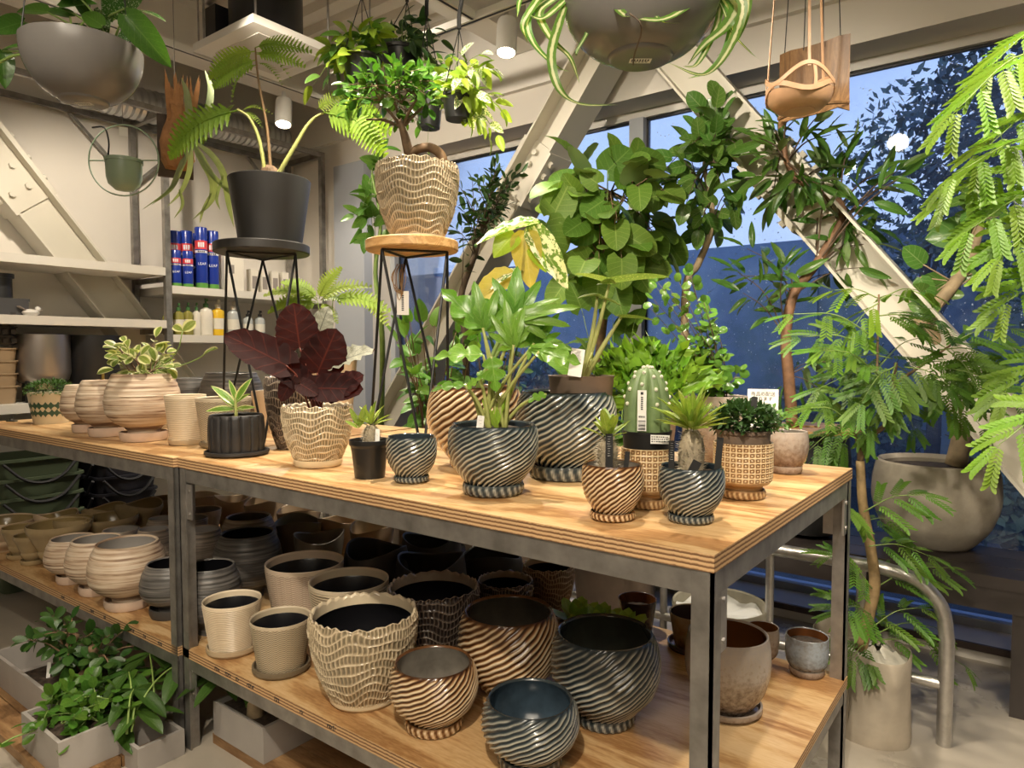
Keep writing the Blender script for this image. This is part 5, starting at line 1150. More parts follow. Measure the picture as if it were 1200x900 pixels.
lf = [leaf_mesh('fic%d' % i, LM_FICUS, w=.58, a=.75, b=.6, fold=.1, curl=.15+.2*i, n=6) for i in range(2)]; k = I['k']
canopy(t, [at(445, 118, D), at(470, 120, D), at(495, 114, D), at(460, 105, D)], at(466, 112, D), (66*k, 62*k, 34*k), 36, 7, lf, (.036, .054), BARK, 12, r0=.0025, up=.7, face=.35, ts=.3, pet=.1, grow=(0, 0, .3))
# ---------------------------------------------------------------- hanging pots
def cords(t, top, ends, mat, r=.0022, name='cord'):
    for e in ends: g = G(); g.tube([Vector(top)-t.location, Vector(e)-t.location], r, 5); g.build(name, mat, t)
GREYB = plain('grey_plastic_bowl', (.17, .16, .15), .26)
def hang_bowl(name, label, px, py_rim, d, wpx, hk, cord, zc):
    P = at(px, py_rim, d); k = kpx(P); Rb = wpx*k/2; hb = Rb*hk; t = thing(name, label, 'hanging planter', (P.x, P.y, P.z-hb))
    pr = [(Rb*.36, 0), (Rb*.40, .003)]+[(Rb*math.sin(a)**.82 if False else Rb*(math.sin(a)**.8), hb*(1-math.cos(a))) for a in np.linspace(.34, PI/2, 14)]
    pr += [(Rb, hb+.006), (Rb*.97, hb+.006), (Rb*.95, hb*.8), (.001, hb*.8)]
    g = G(); g.lathe(pr, 64, capb=True); g.build('bowl', GREYB, t)
    g = G(); g.box((-.022, -.011, -.0012), (.022, .011, -.0002)); lb = g.build('price_label', M_PAPER, t, smooth=False); lb.rotation_euler = (0, 0, YAW)
    q = G()
    for i in range(7): q.box((-.019+i*.0055, -.008, -.0016), (-.016+i*.0055, .0, -.0012))
    for i in range(5): q.box((-.018+i*.007, .003, -.0016), (-.013+i*.007, .006, -.0012))
    q.build('print', M_INK, lb, smooth=False)
    for a in (.5, 2.6, 4.7): cords(t, (P.x, P.y, zc), [(P.x+Rb*.97*math.cos(a), P.y+Rb*.97*math.sin(a), P.z)], cord)
    return t, P, k, Rb
t, P, k, Rb = hang_bowl('hanging_bowl', 'grey hanging bowl of silver-patched leaves at the top left', 97, 58, 2.05, 127, .98, M_BLACKM, 3.49)
D = 2.05; lsv = [leaf_mesh('silv%d' % i, LM_SILV, w=.52, a=.55, b=.85, fold=.18, curl=.25, base=.3, lobe=.1) for i in range(1)]; lgr = leaf_mesh('gph', LM_PACHI, w=.5, a=.55, b=.85, fold=.16, curl=.25, base=.3, lobe=.1)
for a, b, me, f, wd in (((148, 18), (199, 76), 1, .9, .95), ((120, 30), (92, 10), 1, .8, 1), ((135, 22), (128, -20), 0, .8, 1.1), ((118, 12), (124, 40), 0, .8, .8), ((100, 36), (66, 26), 0, .5, .9), ((82, 20), (40, 4), 1, .5, .9), ((55, 14), (14, 6), 1, .6, .9), ((28, 26), (-12, 34), 1, .7, 1), ((70, 8), (108, -4), 1, .5, 1),
        ((95, 40), (140, 52), 0, .5, .8), ((142, 52), (152, 28), 0, .6, .8), ((165, 14), (194, 18), 0, .3, .8), ((78, 46), (108, 50), 0, .4, .7), ((3, 60), (6, 100), 1, .6, 1.), ((30, 56), (-4, 52), 1, .5, .6), ((58, 44), (86, 34), 0, .5, .9), ((90, -6), (60, -24), 1, .6, 1), ((150, 8), (170, -22), 0, .6, 1), ((108, 22), (88, 2), 1, .9, .9), ((112, 48), (84, 42), 0, .6, .8)):
    pa = at(*a, D+R.uniform(-.06, .06)); put2(t, (lsv[0], lgr)[me], pa, at(*b, D+R.uniform(-.08, .05)), f, wd); s0 = P+Vector((R.uniform(-.08, .08), R.uniform(-.08, .08), -.03)); stem(t, [s0, s0.lerp(pa, .5)+Vector((0, 0, .03)), pa], (.004, .0025), GST, 'petiole')
stem(t, [at(34, 62, D), at(14, 66, D), at(-6, 76, D)], .004, GST)
t, P, k, Rb = hang_bowl('hanging_bowl', 'large grey hanging bowl of spider plant at the top centre', 751, -8, 1.45, 184, .84, M_BLACKM, 3.49)
D = 1.45
for pts, w_ in ((((668, -20), (640, -10), (622, 12), (613, 30), (618, 50)), 9), (((668, -10), (634, 4), (618, 24), (626, 52), (652, 78), (668, 84)), 8), (((672, -12), (645, 2), (632, 18), (648, 48), (668, 68), (679, 97)), 9), (((665, 0), (655, 28), (646, 66), (655, 104), (680, 122), (724, 123)), 9),
        (((672, -10), (652, 10), (634, 22), (615, 14)), 8), (((836, -14), (862, 6), (850, 32), (826, 52), (806, 76)), 14), (((838, -10), (868, 0), (866, 30), (846, 70), (822, 88), (784, 74)), 9), (((840, -10), (858, 20), (850, 60), (830, 84), (806, 92)), 8), (((838, -8), (848, 12), (858, 38), (880, 62), (893, 72)), 3),
        (((800, -20), (812, -2), (800, 12), (776, 23), (752, 22), (738, 16)), 9), (((716, -16), (722, 6), (732, 18), (738, 20)), 9), (((756, -10), (764, 12), (778, 26), (799, 27)), 4), (((830, -22), (870, -14), (876, 10), (862, 48), (840, 66)), 8), (((672, -16), (640, -18), (612, -4), (606, 20)), 8), (((845, -6), (840, 30), (818, 74), (800, 78)), 7), (((676, 0), (690, 30), (676, 60), (676, 66)), 4)):
    n_ = len(pts); ribbon(t, [at(x, y, D-.13*math.sin(PI*i/n_)*(1 if 700 < pts[0][0] < 800 or 700 < pts[-1][0] < 800 else .35)) for i, (x, y) in enumerate(pts)], w_*1.45/813*1.15, LM_SPID, face=.9)
g = G(); g.tube([p-t.location for p in spline([at(738, 16, D-.14), at(750, 26, D-.15), at(751, 40, D-.13), at(744, 62, D-.09), at(742, 76, D-.06)], 5)], .0016, 5); g.build('root', BARKD, t)
# mint pot in a ring
P = at(145, 188, 3.2); k = kpx(P); t = thing('hanging_ring_pot', 'mint green pot held in a thin hanging ring by the left shelves', 'hanging planter', P)
MINT = plain('mint_enamel', (.30, .40, .29), .32); vx = Vector((CY, SY, 0))
g = G(); g.tube([vx*(41*k*math.cos(a))+Vector((0, 0, 41*k*math.sin(a))) for a in np.linspace(0, 2*PI, 49)], .0035, 6, cap=False); g.build('ring', MINT, t)
r_ = 19.5*k; g = G(); g.lathe([(.001, -36*k), (r_*.5, -34.5*k), (r_*.86, -28*k), (r_*.97, -20*k), (r_, -3*k), (r_*1.06, -3*k), (r_*1.06, 1*k), (r_*.97, 1*k), (r_*.92, -20*k), (.001, -28*k)], 40); g.build('pot', MINT, t)
g = G(); g.tube([vx*(-41*k), vx*(-20*k)], .003, 6); g.tube([vx*(20*k), vx*(41*k)], .003, 6); g.build('cross_rod', MINT, t)
g = G(); g.tube(spline([vx*(-36*k)+Vector((0, 0, 38*k)), vx*(-22*k)+Vector((0, 0, 38*k)), vx*(-17*k)+Vector((0, 0, 22*k)), vx*(-18*k)+Vector((0, 0, 6*k))], 5), .004, 6); g.build('black_cord', M_DARK, t)
g = G(); g.tube([(0, 0, 41*k), (0, 0, 3.5-P.z)], .0014, 5); g.build('hanger_wire', M_STEEL, t)
g = G(); d_ = CAM-P; d_.z = 0; d_.normalize(); Mx = frame_matrix((0, 0, 0), Vector((-d_.y, d_.x, 0)), d_); g.box((-4*k, 28*k, .004), (5*k, 38*k, .006), M=Mx); g.build('tag', M_PAPER, t, smooth=False)
# staghorn fern on a board
D = 3.3; P = at(207, 170, D); k = kpx(P); t = thing('staghorn_fern', 'staghorn fern with brown papery shield on a dark wooden board', 'hanging plant', P); Mx = frame_matrix((0, 0, 0), Vector((-d_.y, d_.x, 0)), d_)
g = G(); g.box((-20*k, -36*k, -.05), (18*k, 36*k, -.03), M=Mx); g.build('board', plain('dark_board', (.07, .045, .03), .7, nscale=8, namt=.4), t, smooth=False)
SHB = plain('papery_shield', (.36, .17, .065), .8, nscale=18, namt=.35, bumpy=.4)
g = G(); g.lathe([(.001, -28*k), (12*k, -26*k), (18*k, -16*k), (18*k, 0), (13*k, 16*k), (8*k, 30*k), (9*k, 44*k), (4*k, 50*k)], 28, disp=lambda th, i: (1.6*k*np.sin(th*5+i*1.1), 1.5*k*np.sin(th*3), 0*th), c=(0, 0, 0)); g.build('shield', SHB, t)
for i in range(16):
    x0 = R.uniform(-10, 26); ribbon(t, [P+Mx@Vector((x0*.5*k, 14*k, .01)), P+Mx@Vector((x0*k*.8, 40*k, .02)), P+Mx@Vector(((x0+R.uniform(-5, 5))*k, R.uniform(66, 86)*k, .0))], R.uniform(5, 9)*k, SHB, face=.9, name='shield_frond', sub=4)
for pts, w_ in ((((222, 166), (222, 140), (219, 110), (212, 90)), 7), (((228, 166), (242, 135), (247, 105), (240, 82)), 7), (((224, 168), (212, 196), (200, 222), (178, 240)), 6), (((224, 168), (222, 200), (212, 225), (196, 242)), 5), (((226, 168), (238, 190), (250, 215), (246, 238), (225, 258)), 8), (((228, 166), (248, 182), (262, 205), (268, 240), (274, 266)), 7), (((226, 168), (244, 200), (270, 226), (284, 236)), 6),
        (((204, 215), (192, 228), (166, 246)), 3), (((210, 222), (214, 240), (204, 256)), 3), (((248, 226), (238, 246), (234, 262)), 3), (((262, 205), (254, 232), (258, 246)), 3)):
    ribbon(t, [at(x, y, D-.05) for x, y in pts], w_*k*1.2, LM_STAG, face=.9, name='frond')
g = G(); g.tube([Mx@Vector((0, 36*k, -.035)), Vector((Mx@Vector((0, 36*k, -.035))).xy.to_3d())+Vector((0, 0, 3.5-P.z))], .002, 5); g.build('hanger_wire', M_STEEL, t)
# black hanging nursery pots
def hang_pot(label, px, py, d, wpx, hpx, hook, mes, Lr, canop, n, lpt, seed, bowl=False, droop=.2, up=.6, face=.3):
    P = at(px, py, d); k = kpx(P); r_ = wpx*k/2; h = hpx*k; t = thing('hanging_pot', label, 'hanging planter', (P.x, P.y, P.z-h), 'black hanging nursery pots')
    g = G(); g.lathe([(r_*.72, 0), (r_*.95, h*.88), (r_*1.03, h*.88), (r_*1.03, h), (r_*.93, h), (r_*.9, h*.85), (.001, h*.85)], 32, capb=True); g.build('pot', NURS, t)
    hp = at(*hook, d)
    for a in (.3, 2.4, 4.5): cords(t, hp, [(P.x+r_*math.cos(a), P.y+r_*math.sin(a), P.z)], M_BLACKM, .002, 'hanger_wire')
    g = G(); o = hp-t.location; q = spline([o, o+Vector((0, 0, .05)), o+Vector((.012, 0, .10)), o+Vector((0, .0, .14)), o+Vector((-.025, 0, .12))], 4) if hook[1] > 2 else [o, o+Vector((0, 0, .15))]
    g.tube(q, .008, 7); top = Vector(q[-1]); g.tube([top, Vector((top.x, top.y, 3.49-t.location.z))], .003, 5); g.build('hook', M_BLACKM, t)
    S = Vector((P.x, P.y, P.z-.01))
    for cx, cy, rx, ry, nn in canop:
        canopy(t, [S+Vector((.02, 0, 0)), S-Vector((.02, .01, 0))], at(cx, cy, d-.02), (rx*k, min(rx, ry)*k*.9, ry*k), nn, lpt, mes, Lr, GST, seed, r0=.002, up=up, face=face, ts=.35, pet=.1, droop=droop, arch=.25)
    return t
lg = [leaf_mesh('grn%d' % i, LM_GREEN, w=.58, a=.55, b=.8, fold=.15, curl=.3, base=.25, lobe=.1) for i in range(1)]
lgd = [leaf_mesh('dgr%d' % i, LM_SMALL, w=.5, a=.6, b=.8, fold=.15, curl=.3) for i in range(1)]
lim = [leaf_mesh('lim2%d' % i, LM_LIME, w=.5, a=.55, b=.85, fold=.15, curl=.35, base=.25) for i in range(1)]
whi = [leaf_mesh('whi2%d' % i, LM_WHITE, w=.5, a=.55, b=.85, fold=.15, curl=.35, base=.25) for i in range(1)]
hang_pot('black hanging pot with bright trailing leaves, leftmost of the hanging pots', 424, 68, 2.75, 46, 26, (424, -4), lg+lim, (.05, .08), ((418, 52, 44, 20, 14), (392, 92, 30, 42, 9)), 0, 5, 41)
hang_pot('black hanging pot with dark green leaves, second of the hanging pots', 468, 58, 2.95, 44, 34, (477, 2), lgd, (.05, .08), ((468, 44, 48, 24, 15), (505, 70, 22, 36, 5)), 0, 5, 42, up=.7)
hang_pot('black hanging pot with thin stems, third of the hanging pots', 503, 108, 2.8, 34, 42, (500, 18), lgd+lg, (.03, .05), ((508, 92, 34, 26, 9), (500, 150, 14, 20, 3)), 0, 4, 43)
hang_pot('small black hanging pot of white-green trailing leaves, rightmost of the hanging pots', 536, 112, 2.6, 38, 28, (538, 34), whi+lim+lim, (.045, .07), ((548, 92, 40, 28, 18), (566, 136, 30, 30, 10), (545, 120, 30, 24, 8)), 0, 5, 44, droop=.35)
# wood and leather plant hangers
D = 2.35; P = at(952, 98, D); k = kpx(P); d_ = CAM-P; d_.z = 0; d_.normalize(); Mx = frame_matrix((0, 0, 0), Vector((-d_.y, d_.x, 0)), d_)
t = thing('hanging_board_planter', 'curved brown wooden board planter hanging on thin black cords', 'hanging planter', P)
M_BRN = wood('brown_board', [(.3, (.11, .055, .02)), (.6, (.18, .095, .036)), (.85, (.23, .13, .055))], (9, 9, 2), 1, .5, 1.5)
g = G(); V, F = [], []
for i in range(13):
    v = i/12; yv = 42-86*v; zc = .012+.03*max(0, v-.6)**1.5*6; 
    for j in range(7):
        s = j/6*2-1; x = s*36+(3 if s > 0 else 0); y = yv+6*s+ (4 if abs(s) < .9 else 0)-(5 if v > .9 and abs(s) > .9 else 0); zz = -.03*(1-s*s)+zc
        for e in (0, .008): V.append(tuple(Mx@Vector((x*k, y*k, zz+e))))
n2 = 14
for i in range(12):
    for j in range(6):
        a = i*n2+j*2; F += [(a, a+2, a+n2+2, a+n2), (a+1, a+n2+1, a+n2+3, a+3)]
for i in range(12):
    for j, e in ((0, 0), (6, 1)): a = i*n2+j*2; F.append((a, a+n2, a+n2+1, a+1) if e == 0 else (a, a+1, a+n2+1, a+n2))
for j in range(6): a = j*2; F.append((a, a+1, a+3, a+2)); a = 12*n2+j*2; F.append((a, a+2, a+3, a+1))
g.add(V, F); g.build('board', M_BRN, t)
g = G(); V2 = []
for s in (-1, 1):
    for q in range(9):
        a = q/8*PI; V2
g.tube([Mx@Vector((x*k, (-38+5*x/36)*k, .06+.05*math.sin(PI*(x+36)/72))) for x in np.linspace(-36, 38, 12)], .006, 6); g.build('front_rail', M_BRN, t)
for x, y in ((11, 42), (29, 46), (-31, 36), (-10, 40)):
    p = Mx@Vector((x*k, y*k, .0)); g = G(); g.tube([p, Vector((p.x*.55, p.y*.55, 3.16-P.z))], .0018, 5); g.build('cord', M_BLACKM, t)
D = 2.15; P = at(937, 105, D); k = kpx(P); t = thing('leather_hanger', 'tan leather cradle plant hanger in front of the hanging brown board', 'plant hanger', P)
LEA = plain('tan_leather', (.50, .30, .17), .5, nscale=20, namt=.12)
def strap(pts, w_, upv=None):
    Pp = spline(pts, 6); g = G(); V, F = [], []; L = len(Pp)
    for i, p in enumerate(Pp):
        d = (Pp[min(i+1, L-1)]-Pp[max(0, i-1)]).normalized(); rad_ = Vector((p.x, p.y, .35*p.z)); rad_ = rad_-d*rad_.dot(d); rad_ = rad_.normalized() if rad_.length > 1e-5 else Vector((0, 0, -1)); x = d.cross(rad_).normalized()
        for s, e in ((-1, 0), (1, 0), (1, 1), (-1, 1)): V.append(tuple(p+x*(s*w_/2)+rad_*(e*.003)))
    for i in range(L-1):
        for q in range(4): F.append((i*4+q, i*4+(q+1) % 4, i*4+4+(q+1) % 4, i*4+4+q))
    F += [(0, 3, 2, 1), (L*4-4, L*4-3, L*4-2, L*4-1)]; g.add(V, F); g.build('strap', LEA, t)
vy = Vector((-SY, CY, 0)); Rr = 37*k
def ringp(a, z): return vx*(Rr*math.cos(a))+vy*(Rr*math.sin(a))+Vector((0, 0, z*k))
strap([ringp(a, 9+8*math.cos(3*a-1.2)) for a in np.linspace(0, 2*PI, 25)], .012)
strap([ringp(a, -5-6*math.cos(3*a-1.2))*.99 for a in np.linspace(0, 2*PI, 25)], .014)
g = G(); g.lathe([(Rr*.45, -25*k), (Rr*.70, -23*k), (Rr*.92, -15*k), (Rr*.985, -8*k), (Rr*.96, -8*k), (Rr*.89, -14*k), (Rr*.68, -21*k), (Rr*.45, -23*k)], 36, disp=lambda th, i: (0*th, (4*k*np.cos(3*th+.3))*(i in (3, 4)), 0*th)); g.build('cradle', LEA, t)
for q in range(3):
    a0 = (1.2+q*2*PI)/3; p = ringp(a0, 17); g = G(); g.bar(p+Vector((0, 0, -4*k)), Vector((p.x*.35, p.y*.35, 3.16-P.z)), .008, .003); g.build('hanging_strap', LEA, t)
    strap([ringp(a0+.15, 16)*.99, ringp(a0+.2, 2)*.985, ringp(a0+.2, -10)*.97], .010)
g = G(); g.lathe([(.001, -25.5*k), (Rr*.47, -25.5*k), (Rr*.47, -24*k), (.001, -24*k)], 24); g.build('base_disc', LEA, t)
# ---------------------------------------------------------------- the window side: bench, rail, planters, trees
BZ = .51
t = thing('window_bench', 'long low dark wooden bench along the window wall', 'bench', (-1.7, 3.28, 0))
M_BENCH = plain('dark_bench_wood', (.035, .028, .026), .32, nscale=5, namt=.3)
for i in range(3): g = G(); g.box((-1.75, -.23+i*.155, BZ-.045), (1.74, -.23+i*.155+.15, BZ)); g.build('plank', M_BENCH, t, smooth=False)
g = G(); g.box((-1.74, -.225, BZ-.13), (1.73, -.20, BZ-.046)); g.build('apron', M_BENCH, t, smooth=False)
for x in (-1.70, 0, 1.68):
    for y in (-.19, .17): g = G(); g.box((x-.025, y-.025, 0), (x+.025, y+.025, BZ-.046)); g.build('leg', M_BENCH, t, smooth=False)
# galvanised pipe rail
RY = 2.71; t = thing('pipe_rail', 'galvanised steel pipe rail with a rounded end beside the fabric planter bag', 'rail', (-.9, RY, 0)); r_ = .024
def rx(v): return v+.9
g = G(); g.tube([(rx(-1.75), 0, .57)]+spline([(rx(-.42), 0, .57), (rx(-.31), 0, .545), (rx(-.235), 0, .47), (rx(-.215), 0, .36)], 6)+[(rx(-.215), 0, 0)], r_, 12); g.build('top_pipe', M_GALV, t)
g = G(); g.tube([(rx(-1.75), 0, .205), (rx(-.215), 0, .205)], .019, 10); g.build('lower_pipe', M_GALV, t)
for x in (-1.73, -1.24, -.80, -.48):
    g = G(); g.tube([(rx(x), 0, 0 if x < -1 else .2), (rx(x), 0, .57)], .016, 10); g.build('upright', M_GALV, t)
# concrete planter with tree
CONC = concrete('cast_concrete_pot', (.40, .355, .285), .8, 5, .22, .35)
t, I = pot('planter_tree', 'big round concrete planter with a pale trunked tree on the window bench', 'plain', 'vessel', 1096, 652, BZ, 60, 132, 541, (CONC, CONC), 'potted tree', d=2.93, fill=.93, wall=.10, n=72)
S = I['soil']; D = I['d']
lal = [leaf_mesh('alt%d' % i, LM_ALT, w=.66, a=.55, b=.6, fold=.12, curl=.2+.3*i, base=.25, lobe=.05, n=8) for i in range(2)]
stem(t, [at(1120, 545, D+.02), at(1129, 505, D), at(1132, 470, D-.02), at(1118, 425, D-.03), at(1092, 392, D-.04), at(1080, 374, D-.04), at(1108, 345, D-.05), at(1135, 305, D-.06), at(1148, 262, D-.06)], (.042, .020), BARKL, 'trunk', 12)
stem(t, [at(1132, 490, D), at(1142, 488, D), at(1150, 491, D)], .007, BARKL, 'branch')
for a, b in (((1082, 310), (1061, 290)), ((1078, 325), (1090, 350)), ((1110, 330), (1080, 340)), ((1120, 320), (1148, 325)), ((1100, 365), (1070, 355)), ((1110, 345), (1130, 345)), ((1150, 290), (1172, 302)), ((1145, 262), (1120, 250)), ((1150, 255), (1175, 240)), ((1148, 270), (1100, 272)), ((1150, 250), (1140, 210)), ((1085, 350), (1075, 335))):
    pa, pb = at(*a, D-.05+R.uniform(-.05, .05)), at(*b, D-.07); put2(t, R.choice(lal), pa, pb, .8, 1.1); stem(t, [at(1125+R.uniform(-12, 15), 325+R.uniform(-20, 10), D-.055), pa], .003, BARKL, 'branch')
canopy(t, [at(1148, 262, D-.06)], at(1158, 225, D-.1), (.10, .09, .12), 4, 3, lal, (.07, .10), BARKL, 61, face=.4)
# black planter with a round plywood lid and the long-leaved fig
P0 = onz(943, 626, BZ); D = 3.10; P = at(948, 500, D); k = kpx(P); t = thing('lidded_planter_tree', 'long-leaved fig growing through the round plywood lid of a black planter on the bench', 'potted tree', (P.x, P.y, BZ))
H_ = P.z-BZ; g = G(); g.lathe([(.07, 0), (.13, .02), (.165, .10), (.175, H_*.7), (.165, H_-.02), (.155, H_-.02), (.001, H_-.03)], 40, capb=True); g.build('planter', plain('black_planter', (.02, .02, .021), .4), t)
g = G(); g.lathe([(.215, H_-.016), (.215, H_), (.05, H_), (.05, H_-.016)], 48); 
g.lathe([(.05, H_-.016), (.215, H_-.016)], 48); g.build('lid', M_OAK, t)
g = G(); g.lathe([(.06, H_-.012), (.03, H_-.006), (.001, H_-.004)], 16); g.build('soil', SOIL, t)
lln = [leaf_mesh('lng%d' % i, LM_LONG, w=.27, a=.7, b=.85, fold=.18, curl=.2+.3*i, n=9, wave=.01) for i in range(2)]
Dt = D-.02
tr = [at(929, 502, Dt), at(924, 440, Dt), at(921, 395, Dt), at(930, 345, Dt), at(956, 310, Dt), at(984, 262, Dt), at(985, 240, Dt), at(962, 224, Dt), at(938, 214, Dt), at(922, 190, Dt), at(919, 165, Dt)]
stem(t, tr, (.026, .010), plain('red_brown_bark', (.22, .115, .06), .65, nscale=30, namt=.3), 'trunk', 10)
kk = kpx(tr[3])
canopy(t, [tr[7], tr[8], tr[9], tr[10]], at(928, 185, Dt), (58*kk, 50*kk, 62*kk), 15, 6, lln, (.10, .155), BARKD, 62, r0=.005, face=.35, up=.4, ts=.35, pet=.12, out=.6)
canopy(t, [tr[5], tr[6], tr[4]], at(1006, 225, Dt), (58*kk, 45*kk, 75*kk), 16, 6, lln, (.10, .165), BARKD, 63, r0=.005, face=.35, up=.4, ts=.35, pet=.12, out=.6)
canopy(t, [tr[2], tr[3]], at(895, 325, Dt), (34*kk, 30*kk, 55*kk), 7, 6, lln, (.10, .15), BARKD, 64, r0=.004, face=.35, up=.5, ts=.35, pet=.12)
canopy(t, [tr[3], tr[4]], at(1000, 290, Dt), (40*kk, 30*kk, 40*kk), 4, 5, lln, (.10, .15), BARKD, 66, r0=.004, face=.35, up=.2, ts=.4, pet=.12, droop=.5)
canopy(t, [tr[1]], at(940, 440, Dt), (45*kk, 30*kk, 40*kk), 4, 5, lln, (.10, .15), BARKD, 65, r0=.003, face=.35, up=.5, ts=.4, pet=.12, droop=.3)
# trees in black pots behind the tables
def tree_pot(label, px, Y, z0, rp, hp, name='potted_tree'):
    p = ony(px, 500, Y); t = thing(name, label, 'potted tree', (p.x, p.y, z0))
    g = G(); g.lathe([(rp*.75, 0), (rp*.95, hp*.8), (rp, hp), (rp*.9, hp), (rp*.88, hp*.88), (.001, hp*.88)], 40, capb=True); g.build('pot', NURSB, t)
    g = G(); g.lathe([(rp*.88, hp*.885), (.001, hp*.9)], 24); g.build('soil', SOIL, t)
    return t, Vector((p.x, p.y, z0+hp*.88))
lum = [leaf_mesh('umb%d' % i, LM_UMB, w=.86, a=.5, b=.62, fold=.10, curl=.15+.3*i, base=.5, lobe=.22, n=10, wave=.012) for i in range(2)]
t, S = tree_pot('broad heart-leaved fig tree in front of the window mullion', 697, 3.2, BZ, .17, .26)
D = 3.55; tr = [S, at(700, 440, D), at(708, 370, D-.05), at(713, 320, D-.1), at(712, 270, D-.12), at(716, 225, D-.12)]
stem(t, tr, (.026, .012), BARK, 'trunk', 10); kk = kpx(tr[4])
canopy(t, tr[3:], at(716, 250, D-.15), (84*kk, 70*kk, 78*kk), 26, 4, lum, (.095, .15), BARK, 71, r0=.005, face=.22, up=.55, ts=.5, pet=.3, shell=.35, droop=.15)
canopy(t, tr[3:], at(700, 285, D-.25), (66*kk, 40*kk, 50*kk), 9, 3, lum, (.11, .16), BARK, 72, r0=.004, face=.6, up=.4, ts=.6, pet=.3, droop=.3)
for a, b in (((632, 290), (628, 255)), ((650, 250), (668, 212)), ((712, 200), (740, 172)), ((748, 190), (782, 195)), ((700, 215), (680, 200)), ((640, 262), (660, 300)), ((770, 230), (735, 236))): put2(t, lum[0], at(*a, D-.3), at(*b, D-.3), .85, 1.05); stem(t, [at(712, 270, D-.12), at(*a, D-.3)], .003, GST, 'branch')
t, S = tree_pot('low broad-leaved plant in the shade under the heart-leaved fig', 722, 2.75, .0, .2, .46)
canopy(t, [S], at(712, 415, 3.15), (.27, .2, .20), 12, 4, lum, (.10, .15), GST, 73, r0=.004, face=.55, up=.5, ts=.5, pet=.3, droop=.1)
t, S = tree_pot('round-leaved fig with pale veins between the window mullion and the right brace', 806, 3.22, BZ, .16, .25)
D = 3.45; tr = [S, at(803, 350, D), at(818, 310, D), at(832, 275, D-.03), at(834, 235, D-.04), at(826, 200, D-.04), at(828, 165, D-.05)]
stem(t, tr, (.022, .009), BARKL, 'trunk', 9); kk = kpx(tr[4])
canopy(t, tr[3:], at(828, 205, D-.08), (52*kk, 48*kk, 88*kk), 26, 5, lal, (.075, .115), BARKD, 74, r0=.004, face=.5, up=.45, ts=.4, pet=.15, shell=.3)
for a, b in (((824, 128), (806, 108)), ((832, 140), (815, 150)), ((838, 142), (830, 115)), ((845, 150), (848, 125)), ((826, 178), (858, 190)), ((828, 180), (800, 178))): put2(t, lal[0], at(*a, D-.1), at(*b, D-.12), .85, 1.1); stem(t, [at(828, 175, D-.05), at(*a, D-.1)], .0025, BARKL, 'branch')
# small dark tree, left
lsm = [leaf_mesh('sml', LM_SMALL, w=.42, a=.7, b=.7, fold=.12, curl=.2, n=6)]
t, S = tree_pot('small round-crowned tree with tiny dark leaves against the pale sky, left of the brace', 545, 3.2, BZ, .16, .25)
D = 3.9; tr = [S, at(546, 400, D), at(540, 350, D), at(556, 300, D), at(565, 268, D), at(572, 245, D)]
stem(t, tr, (.024, .010), BARKD, 'trunk', 8); kk = kpx(tr[4])
canopy(t, tr[3:], at(576, 228, D-.03), (46*kk, 40*kk, 40*kk), 26, 10, lsm, (.045, .068), BARKD, 75, r0=.004, up=.5, ts=.25, pet=.05, shell=.35, arch=.05)
canopy(t, tr[2:4], at(548, 270, D-.03), (26*kk, 20*kk, 30*kk), 5, 7, lsm, (.06, .09), BARKD, 76, r0=.003, up=.5, ts=.3, pet=.05)
# bright shrub and climbers left
t, S = tree_pot('bright green bushy plant on the floor seen between the wooden stand legs', 500, 2.75, 0, .22, .62)
D = 3.45; kk = kpx(at(500, 420, D))
canopy(t, [S, S+Vector((.05, 0, 0)), S-Vector((.06, 0, 0))], at(505, 418, D), (58*kk, 45*kk, 48*kk), 22, 5, lg, (.07, .12), BARK, 77, r0=.006, face=.4, up=.6, ts=.35, pet=.15)
t, S = tree_pot('climbing plant on a tall stem beside the window pier', 446, 3.15, BZ, .15, .3)
D = 4.2; kk = kpx(at(440, 250, D)); tr = [S, at(448, 400, D), at(440, 320, D), at(446, 260, D), at(436, 205, D)]
stem(t, tr, (.02, .008), GST, 'stem'); canopy(t, tr[2:], at(438, 245, D), (26*kk, 22*kk, 44*kk), 9, 5, lg, (.07, .11), GST, 78, r0=.003, face=.4, up=.5, ts=.3, pet=.15)
canopy(t, tr[3:], at(432, 165, D), (30*kk, 22*kk, 26*kk), 5, 4, lg, (.07, .12), GST, 79, r0=.003, face=.4, up=.5, ts=.3, pet=.15)
t, S = tree_pot('dark leafy plant standing behind the variegated alocasia', 590, 2.8, 0, .22, .55)
D = 3.4; kk = kpx(at(580, 380, D)); canopy(t, [S], at(580, 385, D), (50*kk, 40*kk, 55*kk), 16, 7, lgd, (.05, .085), BARKD, 80, r0=.004, up=.5, ts=.3, pet=.1)
# pale fern behind the begonia
D = 3.25; t, I = pot('potted_fern', 'pale spreading fern in a tan pot behind the red begonia', 'plain', 'taper', 385, 500, TT, 50, 66, 420, (TANL, TANL), 'potted plant', d=D, fill=.9)
S = I['soil']; ff = [frond_mesh('ff', LM_FERN2, 13, .55, .35, .10)]
for a, b, f in (((372, 352), (314, 330), .4), ((372, 350), (335, 322), .5), ((374, 350), (392, 312), .5), ((376, 352), (424, 322), .4), ((378, 352), (410, 345), .4), ((370, 354), (312, 352), .5), ((372, 356), (330, 368), .5), ((390, 352), (452, 348), .5), ((420, 345), (455, 370), .5), ((376, 356), (396, 372), .5)):
    pa = at(*a, D+R.uniform(-.03, .03)); put2(t, ff[0], pa, at(*b, D-.03), f, 1., name='frond')
for a in ((372, 352), (378, 352), (390, 350)): stem(t, [S, S.lerp(at(*a, D), .6), at(*a, D)], (.004, .002), GST, 'petiole')
